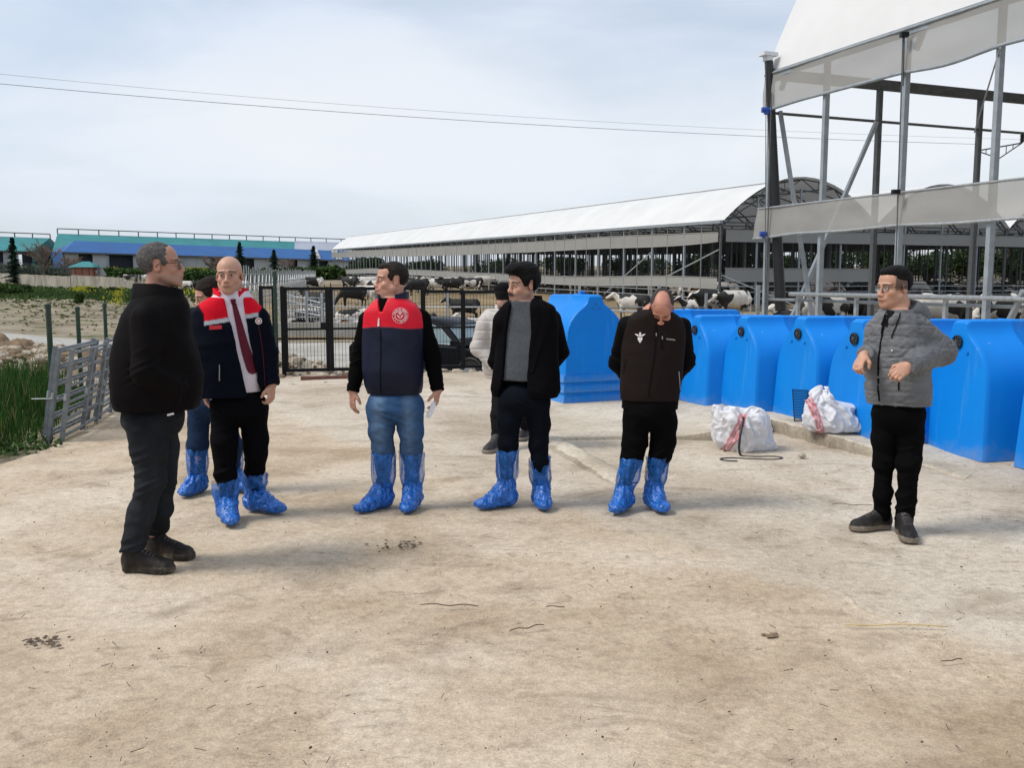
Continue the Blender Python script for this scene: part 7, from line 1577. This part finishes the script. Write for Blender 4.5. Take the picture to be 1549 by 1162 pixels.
    trousers(P, J(598,612), (.195,.155,.13), [[(hl,.106),(J(577,652,-.01),.090),(J(580,680,-.01),.076),(J(580,700,.0),.056),(al,.046)],[(hr_,.106),(J(621,652,-.01),.090),(J(623,680,-.01),.077),(J(623,700,0),.056),(ar,.046)]], None, M['denim'], .008, P.z(588), 9,
        colf=lambda v: mixv(mixv(np.tile(np.array((.035,.085,.19), dtype=np.float32), (len(v),1)), np.clip(np.exp(-((np.abs(v[:,0]-P.J(598,600)[0])-.10)/.045)**2)*1.1*np.clip((v[:,2]-P.z(690))/.15,0,1)+fbm(v*np.array([9,9,3]),3,8)*.25,0,1)*.55, (.16,.25,.38)), np.clip((P.z(640)-v[:,2])/.2,0,1)*.55, (.035,.055,.09)))
    shoe_cover(P, P.heel(al,R(-38)), R(-38), al, kl, P.z(683), .086, .31, 11, pinch=P.z(738))
    shoe_cover(P, P.heel(ar,R(-6)), R(-6), ar, kr, P.z(683), .088, .30, 17, pinch=P.z(738), wide=1.05)
# ===== 5 man in the blazer
def man_blazer():
    P = Person('dark-haired man with a moustache in a black blazer over a grey sweater', 795, 765, 0,0,0); yw = R(-20); J = P.J
    H = Head(J(791,430,0), R(-56), R(5), R(2), 1.03)
    T_ = lvf(P, yw, [(451,774,815,.95),(456,767,826,.82),(462,760,838,.70),(471,754,841,.62),(495,751,844,.58),(530,750,844,.56),(565,746,847,.56),(590,742,848,.57),(600,746,842,.56)])
    Ts = lvf(P, yw, [(455,768,820,.9),(470,760,840,.62),(520,757,838,.62),(560,756,834,.66),(575,758,832,.64)])
    sl_, el_, wl = J(762,487,.03), J(754,545,.16), J(782,575,.24); sr_, er_, wr_ = J(832,485,.05), J(845,532,.18), J(820,572,.27)
    al, ar = P.A(766,742,765), P.A(819,745,763); hl, kl = J(772,615,0), P.K(769,672,al); hr_, kr = J(813,615,.0), P.K(815,672,ar)
    inner_body(P, H, J(795,462), Ts, yw, [[(sl_,.048),(el_,.04),(wl,.03)],[(sr_,.048),(er_,.04),(wr_,.03)]], [dict(wr=wl, d=(.8,.2,-.4), palm=(0,1,0), th=.5, curl=.5, side=-1), dict(wr=wr_, d=(-.8,.1,-.4), palm=(0,-1,0), th=.5, curl=.9, side=-1)], [[(hl,.065),(kl,.034),(al,.026)],[(hr_,.065),(kr,.034),(ar,.026)]],
        colf=lambda v: skin_col(v, H, base=(.50,.28,.20), stub=.42, stub_c=(.10,.07,.055), must=1.0, red=.35, brow=(.012,.01,.009)))
    hairpiece(P, H, (.0055,.005,.005), .021, lambda x,y,z: np.maximum(zmin_short(y)-z, -.5), adds=(((0,-.055,.105),(.068,.062,.040)),((0,-.09,.100),(.05,.035,.026)),((0,.02,.09),(.085,.09,.06))), amp=.003, fz=(55,55,55))
    sw = top(P, Ts, yw, [], M['knit'], const((.085,.095,.105)), .005, 'sweater', seed=22, fw=(5,5,12))
    collar(P, J(797,454,.01), .086, .092, -.05, .030, (.004,.0035,.0045), M['cloth'], R(-20), 2.3, 0, .04, name='blazer_collar', thick=.012, bf=.2)
    collar(P, J(795,459), .068, .070, -.02, .006, (.075,.085,.095), M['knit'], R(-18), .01, name='sweater_neck', thick=.008)
    def cut(F_):
        sl, Pt = F_.sub((-.4,-.5,P.z(606)-.05), (.4,.3,P.z(440)+.1)); v = Pt.reshape(-1,3); x, y = torso_local(v, yw); z = v[:,2]; t = np.clip((P.z(456)-z)/(P.z(456)-P.z(600)), -.2, 1.2)
        xc = np.interp(t, [-.2,0,.3,.6,1], [.005,-.0,-.012,-.03,-.05]); hw = np.interp(t, [-.2,0,.3,.75,.9,1.2], [.09,.065,.088,.085,.10,.15]); d = np.maximum(np.abs(x-xc)-hw, y+.0); F_.op(sl, d.reshape(Pt.shape[:-1]).astype(np.float32), .008, 'cut')
    jk = top(P, T_, yw, [[(sl_,.078),(el_,.066),(wl,.056)],[(sr_,.080),(er_,.068),(wr_,.056)]], M['cloth'], const((.004,.0035,.0045)), .005, 'blazer', [cut], 20, fw=(5,5,7))
    bj = P.bvh(jk); F_ = FACE(yw)
    for q, pts in ((1, [(823,458),(829,478),(824,500),(815,530),(806,562)]), (-1, [(767,462),(763,480),(762,505),(762,530),(760,560)])):
        strip(P, P.o, bj, [J(x, y, -.1) for x, y in pts], (lambda t: .030+.026*math.sin(min(1,t*3)*PI/2)*(1-t)**.7) if q > 0 else (lambda t: .02+.016*(1-t)), M['lapel'], 'lapel', yw, .006)
    trousers(P, J(793,604), (.175,.135,.12), [[(hl,.098),(J(770,640,-.01),.083),(kl,.068),(J(767,690,.01),.056),(al,.045)],[(hr_,.098),(J(815,640,0),.083),(kr,.068),(J(817,698,0),.060),(ar,.045)]], (.0045,.006,.010), M['cloth'], .006, P.z(572), 23)
    shoe_cover(P, P.heel(al,R(-58)), R(-58), al, kl, P.z(680), .080, .30, 21, pinch=P.z(728), rp=.060)
    shoe_cover(P, P.heel(ar,R(4)), R(4), ar, kr, P.z(692), .082, .28, 27, pinch=P.z(738), rp=.054, tilt=.012)
M['lapel'] = simple('blazer_lapel', (.0045,.004,.005), .8, .08, 20, spec=.05)
# ===== 6 person in the white puffer jacket
def white_jacket():
    P = Person('person in a white puffer jacket and black cap, half hidden behind the blazer man', 770, 674, 0,0,0); yw = R(-35); J = P.J
    H = Head(J(763,449,.0), R(165), R(12), 0, 1.0); T_ = lvf(P, yw, [(468,736,784,.85),(478,728,800,.75),(495,724,806,.68),(530,728,806,.66),(560,731,806,.68),(572,736,802,.66)])
    sl_, el_, wl = J(735,490,-.05), J(724,526,-.05), J(748,553,-.14); sr_, er_, wr_ = J(800,490,.05), J(808,526,.1), J(790,553,0)
    al, ar = P.A(751,668,681), P.A(796,652,662); hl, kl = J(757,590,0), P.K(753,630,al); hr_, kr = J(783,590,.02), P.K(790,626,ar)
    inner_body(P, H, J(766,472), T_, yw, [[(sl_,.045),(el_,.036),(wl,.028)],[(sr_,.045),(er_,.036),(wr_,.028)]], [dict(wr=wl, d=(1,0,-.3), palm=(0,1,0), th=.5, curl=.6, side=1), dict(wr=wr_, d=(-.6,-.3,-.5), palm=(0,-1,0), th=.5, curl=.6, side=1)], [[(hl,.08),(kl,.05),(al,.035)],[(hr_,.08),(kr,.05),(ar,.035)]], colf=lambda v: skin_col(v, H, base=(.5,.27,.19)))
    hairpiece(P, H, (.008,.007,.007), .013, lambda x,y,z: np.maximum(zmin_short(y)-z-.05*(y > 0), -.5), name='hair')
    cap = Field(H.c-.2, H.c+.2, .005); cap.ell(H.w((0,.015,.055)), (.096,.115,.078), H.M); cap.cone(H.w((0,-.10,.07)), H.w((0,-.17,.055)), .05, .045, .02, sq=(tuple(H.M @ np.array((0,0,1),dtype=np.float32)), .16)); cap.halfspace(tuple(-(H.M @ np.array((0,0,1),dtype=np.float32))), H.w((0,0,.03))); mk('cap', cap, M['cloth'], P.o, None, const((.008,.008,.009)))
    def qd(v): w_ = wrinkle(.006,(8,8,12),31)(v); return w_+.0055*np.minimum(np.abs(np.sin(v[:,2]*PI/.085+1.2*fbm(v*3,1,2)))*2,1)-.003
    top(P, T_, yw, [[(sl_,.085),(el_,.075),(wl,.058)],[(sr_,.08),(er_,.07),(wr_,.058)]], M['puffer'], const((.48,.445,.415)), .006, 'puffer_jacket', seed=31, disp=qd)
    collar(P, J(766,470), .085, .09, -.02, .055, (.48,.445,.415), M['puffer'], yw, .5, thick=.02)
    trousers(P, J(772,580), (.16,.13,.12), [[(hl,.09),(kl,.068),(al,.05)],[(hr_,.09),(kr,.066),(ar,.05)]], (.010,.010,.012), M['cloth'], .006, P.z(562), 33)
    shoe(P, P.heel(al,R(-30)), R(-30), .26, (.03,.028,.03), (.2,.18,.15)); shoe(P, P.heel(ar,R(-20)), R(-20), .26, (.03,.028,.03), (.2,.18,.15))
# ===== 7 man looking down in the brown gilet
def man_down():
    P = Person('balding man looking down, in a dark brown gilet with a white wing emblem', 961, 768, 0,0,0); yw = R(-4); J = P.J
    H = Head(J(1001,465,-.10), R(-12), R(50), R(4), 1.0)
    T_ = lvf(P, yw, [(468,970,1012,1.1),(474,958,1022,.9),(482,947,1032,.68),(500,943,1037,.60),(530,940,1036,.60),(565,939,1032,.62),(590,938,1029,.62),(605,939,1026,.60)])
    T_ = [(z, rx, ry, cx, cy-.00*(z)) for z, rx, ry, cx, cy in T_]
    sl_, el_, wl = J(949,494,.03), J(940,555,.14), J(966,597,.25); sr_, er_, wr_ = J(1031,496,.03), J(1034,550,.14), J(1003,597,.25)
    sl_[0] -= .0; el_ = J(936,548,.12); er_ = J(1037,545,.12)
    al, ar = P.A(944,748,769), P.A(989,745,767); hl, kl = J(962,640,0), P.K(957,690,al); hr_, kr = J(1004,640,.0), P.K(996,690,ar)
    inner_body(P, H, J(988,473,.0), T_, yw, [[(sl_,.048),(el_,.04),(wl,.03)],[(sr_,.048),(er_,.04),(wr_,.03)]], [dict(wr=wl, d=(.8,.1,-.5), palm=(0,1,0), th=.5, curl=.6, side=-1), dict(wr=wr_, d=(-.8,.1,-.5), palm=(0,-1,0), th=.5, curl=.9, side=-1)], [[(hl,.065),(kl,.034),(al,.026)],[(hr_,.065),(kr,.034),(ar,.026)]],
        colf=lambda v: skin_col(v, H, base=(.52,.23,.16), stub=.4, stub_c=(.16,.12,.10), red=.8, brow=(.05,.035,.03), closed=True, hairline=lambda x,y,z: (np.clip((zmin_short(y)-.0-z)/-.01,0,1)*(y > -.06)*np.clip(1-np.exp(-((x/.045)**2+((y+.01)/.06)**2))*1.5*(z > .05),0,1)*.55*(np.abs(x) < .1), (.07,.055,.05))))
    hairpiece(P, H, (.055,.045,.042), .004, lambda x,y,z: np.maximum(np.maximum(zmin_short(y+.02)-z, -.5), .010*(1-((x/.052)**2+((y+.035)/.085)**2))*8*(z > .03)-.0), amp=.002, fz=(70,70,70))
    top(P, [(z, rx*.94, ry*.92, cx, cy) for z, rx, ry, cx, cy in T_[:-1]]+[(P.z(618), T_[-1][1]*.97, T_[-1][2]*.97, T_[-1][3], T_[-1][4])], yw, [[(sl_,.072),(el_,.062),(wl,.05)],[(sr_,.072),(er_,.062),(wr_,.05)]], M['shell'], const((.004,.0036,.004)), .006, 'jacket', seed=41)
    def vcut(F_):
        for q, sh, e in ((-1, sl_, el_), (1, sr_, er_)):
            dd = np.array(e)-np.array(sh); a = np.array(sh)-dd*.6+np.array((q*.055,0,.0)); b = np.array(sh)+dd*.6+np.array((q*.040,0,0)); F_.cone(a, b, .06, .05, .02, 'cut')
    ve = top(P, [(z, rx, ry*1.05, cx, cy) for z, rx, ry, cx, cy in T_], yw, [], M['shell'], const((.017,.012,.0115)), .005, 'gilet', [vcut], 43, disp=wrinkle(.006,(6,6,8),43,True))
    collar(P, J(988,474,-.01), .085, .095, -.04, .035, (.017,.012,.0115), M['shell'], R(0), .7, 0, .12, dip=.05, thick=.014)
    bv = P.bvh(ve)
    strip(P, P.o, bv, [J(992,492,-.1), J(990,530,-.1), J(984,570,-.1), J(980,600,-.1)], .008, M['zip_black'], 'zip', yw, .003)
    strip(P, P.o, bv, [J(1000,503,-.1), J(1000,528,-.1)], .010, M['zip_black'], 'pocket_zip', yw, .004)
    strip(P, P.o, bv, [J(1001,508,-.1), J(1001,513,-.1)], .006, M['zip'], 'zip_pull', yw, .008)
    strip(P, P.o, bv, [J(992,503,-.1), J(992,508,-.1)], .006, M['zip'], 'zip_pull', yw, .008)
    strip(P, P.o, bv, [J(947,545,-.1), J(943,566,-.1)], .006, M['zip_black'], 'pocket_seam', yw, .003); strip(P, P.o, bv, [J(1027,562,-.1), J(1030,590,-.1)], .006, M['zip'], 'pocket_seam', yw, .003)
    # emblem: winged shield
    c = V_(J(968,510,-.1)); mb = MB(); r = .034; W = lambda x, y: c+Vector((x*r, 0, y*r))
    for q in (-1,1):
        mb.add([W(q*.15,.35), W(q*.55,.62), W(q*1.05,.66), W(q*.75,.35), W(q*.3,.12)], [tuple(range(5))])
        mb.add([W(q*.02,.05), W(q*.42,.0), W(q*.46,-.35), W(q*.28,-.72), W(q*.02,-1.15)], [tuple(range(5))])
    mb.add([W(-.16,.95), W(.16,.95), W(.2,.3), W(0,.1), W(-.2,.3)], [tuple(range(5))]); project(mb, bv, FACE(yw), .004); mb.build('emblem', M['white_print'], P.o)
    cu = bpy.data.curves.new('t', 'FONT'); cu.body = 'remmax'; cu.size = .018; cu.align_x = 'CENTER'; ob = bpy.data.objects.new('t', cu); link(ob); dg = bpy.context.evaluated_depsgraph_get(); me = bpy.data.meshes.new_from_object(ob.evaluated_get(dg)); c = V_(J(1014,514,-.1)); tv = MB(); tv.add([c+Vector((v.co.x, 0, v.co.y-v.co.x*.12)) for v in me.vertices], [tuple(p.vertices) for p in me.polygons]); bpy.data.objects.remove(ob); project(tv, bv, FACE(yw), .004); tv.build('chest_lettering', M['white_print'], P.o)
    trousers(P, J(983,622), (.178,.14,.13), [[(hl,.104),(J(960,668,-.0),.090),(J(956,690,-.0),.080),(J(951,704,.0),.055),(al,.045)],[(hr_,.104),(J(1003,668,-.0),.088),(J(998,688,-.0),.078),(J(993,704,0),.055),(ar,.045)]], (.0032,.003,.0034), M['cloth'], .007, P.z(600), 45)
    shoe_cover(P, P.heel(al,R(-26)), R(-26), al, kl, P.z(692), .083, .27, 31, pinch=P.z(740), rp=.055)
    shoe_cover(P, P.heel(ar,R(12)), R(12), ar, kr, P.z(690), .083, .27, 37, pinch=P.z(738), rp=.055)
# ===== 8 young man, grey puffer jacket
def young_man():
    P = Person('young man with glasses in a grey hooded puffer jacket and black joggers, at the right', 1350, 803, 0,0,0); yw = R(-42); J = P.J
    H = Head(J(1353,434,0), R(-70), R(6), R(0), 1.03)
    T_ = lvf(P, yw, [(468,1334,1384,.9),(478,1327,1392,.85),(490,1322,1397,.80),(520,1317,1400,.82),(560,1314,1402,.84),(590,1314,1403,.84),(611,1317,1402,.82)])
    sl_, el_, wl = J(1328,500,.10), J(1318,552,.16), J(1306,538,-.08); sr_, er_, wr_ = J(1388,500,-.06), J(1424,532,-.04), J(1374,553,-.26)
    el_ = J(1322,548,.10); 
    al, ar = P.A(1335,784,799), P.A(1367,792,807); hl, kl = J(1338,630,.03), J(1337,700,.03); hr_, kr = J(1376,630,-.03), J(1374,700,-.05)
    inner_body(P, H, J(1360,464), T_, yw, [[(sl_,.048),(el_,.038),(wl,.028)],[(sr_,.05),(er_,.04),(wr_,.03)]], [dict(wr=wl, d=(-.45,-.45,-.5), palm=(.55,.2,-.7), th=.9, curl=.9, side=1, sc=.98, curls=[.75,.95,1.05,1.1]), dict(wr=wr_, d=(-.75,-.35,-.45), palm=(.1,.75,-.5), th=.8, curl=1.0, side=-1, curls=[.9,1.0,1.1,1.15])], [[(hl,.065),(kl,.034),(al,.030),(al-np.array((0,0,.03)),.028)],[(hr_,.065),(kr,.034),(ar,.030),(ar-np.array((0,0,.03)),.028)]],
        colf=lambda v: skin_col(v, H, base=(.50,.27,.18), stub=.12, stub_c=(.14,.09,.07), red=.4, brow=(.015,.012,.01), hairline=lambda x,y,z: (np.clip((z+.02)/.01,0,1)*(y > -.045)*(y < .06)*(z < .06)*.8, (.035,.028,.026))))
    hairpiece(P, H, (.006,.0055,.0055), .0065, lambda x,y,z: np.maximum(np.interp(y, [-.14,-.09,-.06,-.04,.03,.05,.14], [.06,.058,.056,.045,.035,-.03,-.05])-z, -.5), adds=(((0,-.040,.093),(.052,.042,.024)),((0,.01,.085),(.070,.072,.036))), amp=.0022, fz=(80,80,80))
    glasses(P, H, 'frame', .0013)
    g = np.array((.118,.122,.13))
    def qd(v):
        w_ = fbm(v*5,2,3); arm = np.zeros(len(v)); out = None
        best = np.full(len(v), 9.); par = v[:,2].copy()
        for A_, B_ in ((sr_, er_), (er_, wr_), (sl_, el_), (el_, wl)):
            ab = B_-A_; L_ = np.linalg.norm(ab); t = np.clip((v-A_) @ ab/(L_*L_), 0, 1); d = np.linalg.norm(v-A_-t[:,None]*ab, axis=1); k = (d < .09) & (d < best); par = np.where(k, ((v-A_) @ ab)/L_+.02, par); best = np.where(k, d, best)
        q = np.abs(np.sin(par*PI/.068+.5*w_)); return .0055*np.minimum(q*2.2,1)**.8+.004*(1-np.abs(fbm(v*np.array([20,20,34]),2,5))*2)*1.0-.006
    jk = top(P, T_, yw, [[(sl_,.078),(el_,.070),(wl+np.array((.02,.02,.01)),.052)],[(sr_,.088),(er_,.082),(wr_,.056)]], M['puffer'], lambda v: mixv(np.tile(g.astype(np.float32),(len(v),1)), .25*np.clip(fbm(v*6,2,1)+.3,0,1), (.22,.225,.235)), .006, 'puffer_jacket', seed=51, disp=qd, p=2.2)
    # hood lying on the shoulders
    F_ = Field(J(1366,470)-.26, J(1366,470)+.26, .006); F_.ell(J(1377,474,.06), (.115,.125,.085), rotm(0,0,R(14)), .03); F_.cone(J(1352,487,-.08), J(1382,468,-.03), .035, .052, .03); F_.cone(J(1340,484,.0), J(1370,462,.12), .03, .045, .03); F_.ell(J(1357,452,.0), (.082,.085,.12), None, .015, 'cut')
    mk('hood', F_, M['puffer'], P.o, wrinkle(.006,(9,9,14),55), lambda v: mixv(np.tile(g.astype(np.float32),(len(v),1)), np.clip((.115-np.linalg.norm(v-J(1358,455,.0),axis=1))/.012,0,1), (.012,.012,.014)))
    bj = P.bvh(jk); Fz = FACE(yw)
    strip(P, P.o, bj, [J(1336,482,-.1), J(1328,510,-.1), J(1324,540,-.1), J(1323,580,-.1), J(1325,608,-.1)], .010, M['zip_black'], 'zip', R(-50), .003)
    strip(P, P.o, bj, [J(1361,570,-.2), J(1361,592,-.2)], .008, M['zip_black'], 'pocket_zip', R(-15), .004)
    strip(P, P.o, bj, [J(1330,470,-.15), J(1336,482,-.1), J(1331,494,-.1)], .05, M['zip_black'], 'collar_lining', R(-50), .002)
    for pts in ([J(1354,475,-.3), J(1350,490,-.3), J(1343,505,-.3), J(1340,514,-.3)], [J(1329,478,-.3), J(1324,494,-.3), J(1322,508,-.3)]): strip(P, P.o, bj, pts, .006, M['zip_black'], 'drawstring', R(-30), .008)
    strip(P, P.o, bj, [J(1348.5,531,-.2), J(1351,532,-.2)], .008, M['white_print'], 'tiny_logo', R(-20), .005)
    trousers(P, J(1359,622), (.15,.145,.13), [[(hl,.090),(J(1338,665,.03),.078),(kl,.064),(J(1336,748,.03),.056),(al-np.array((0,0,.02)),.052)],[(hr_,.098),(J(1376,665,-.03),.084),(kr,.070),(J(1371,755,-.05),.060),(ar-np.array((0,0,.02)),.052)]], (.0032,.003,.0034), M['cloth'], .008, P.z(602), 53)
    shoe(P, P.heel(al,R(-76)), R(-76), .285, (.012,.011,.011), (.16,.135,.105), solh=.030); shoe(P, P.heel(ar,R(-12)), R(-12), .29, (.012,.011,.012), (.16,.135,.105), solh=.030)
for f_ in (man_left, man_bald, hidden_person, man_redvest, man_blazer, white_jacket, man_down, young_man): f_()
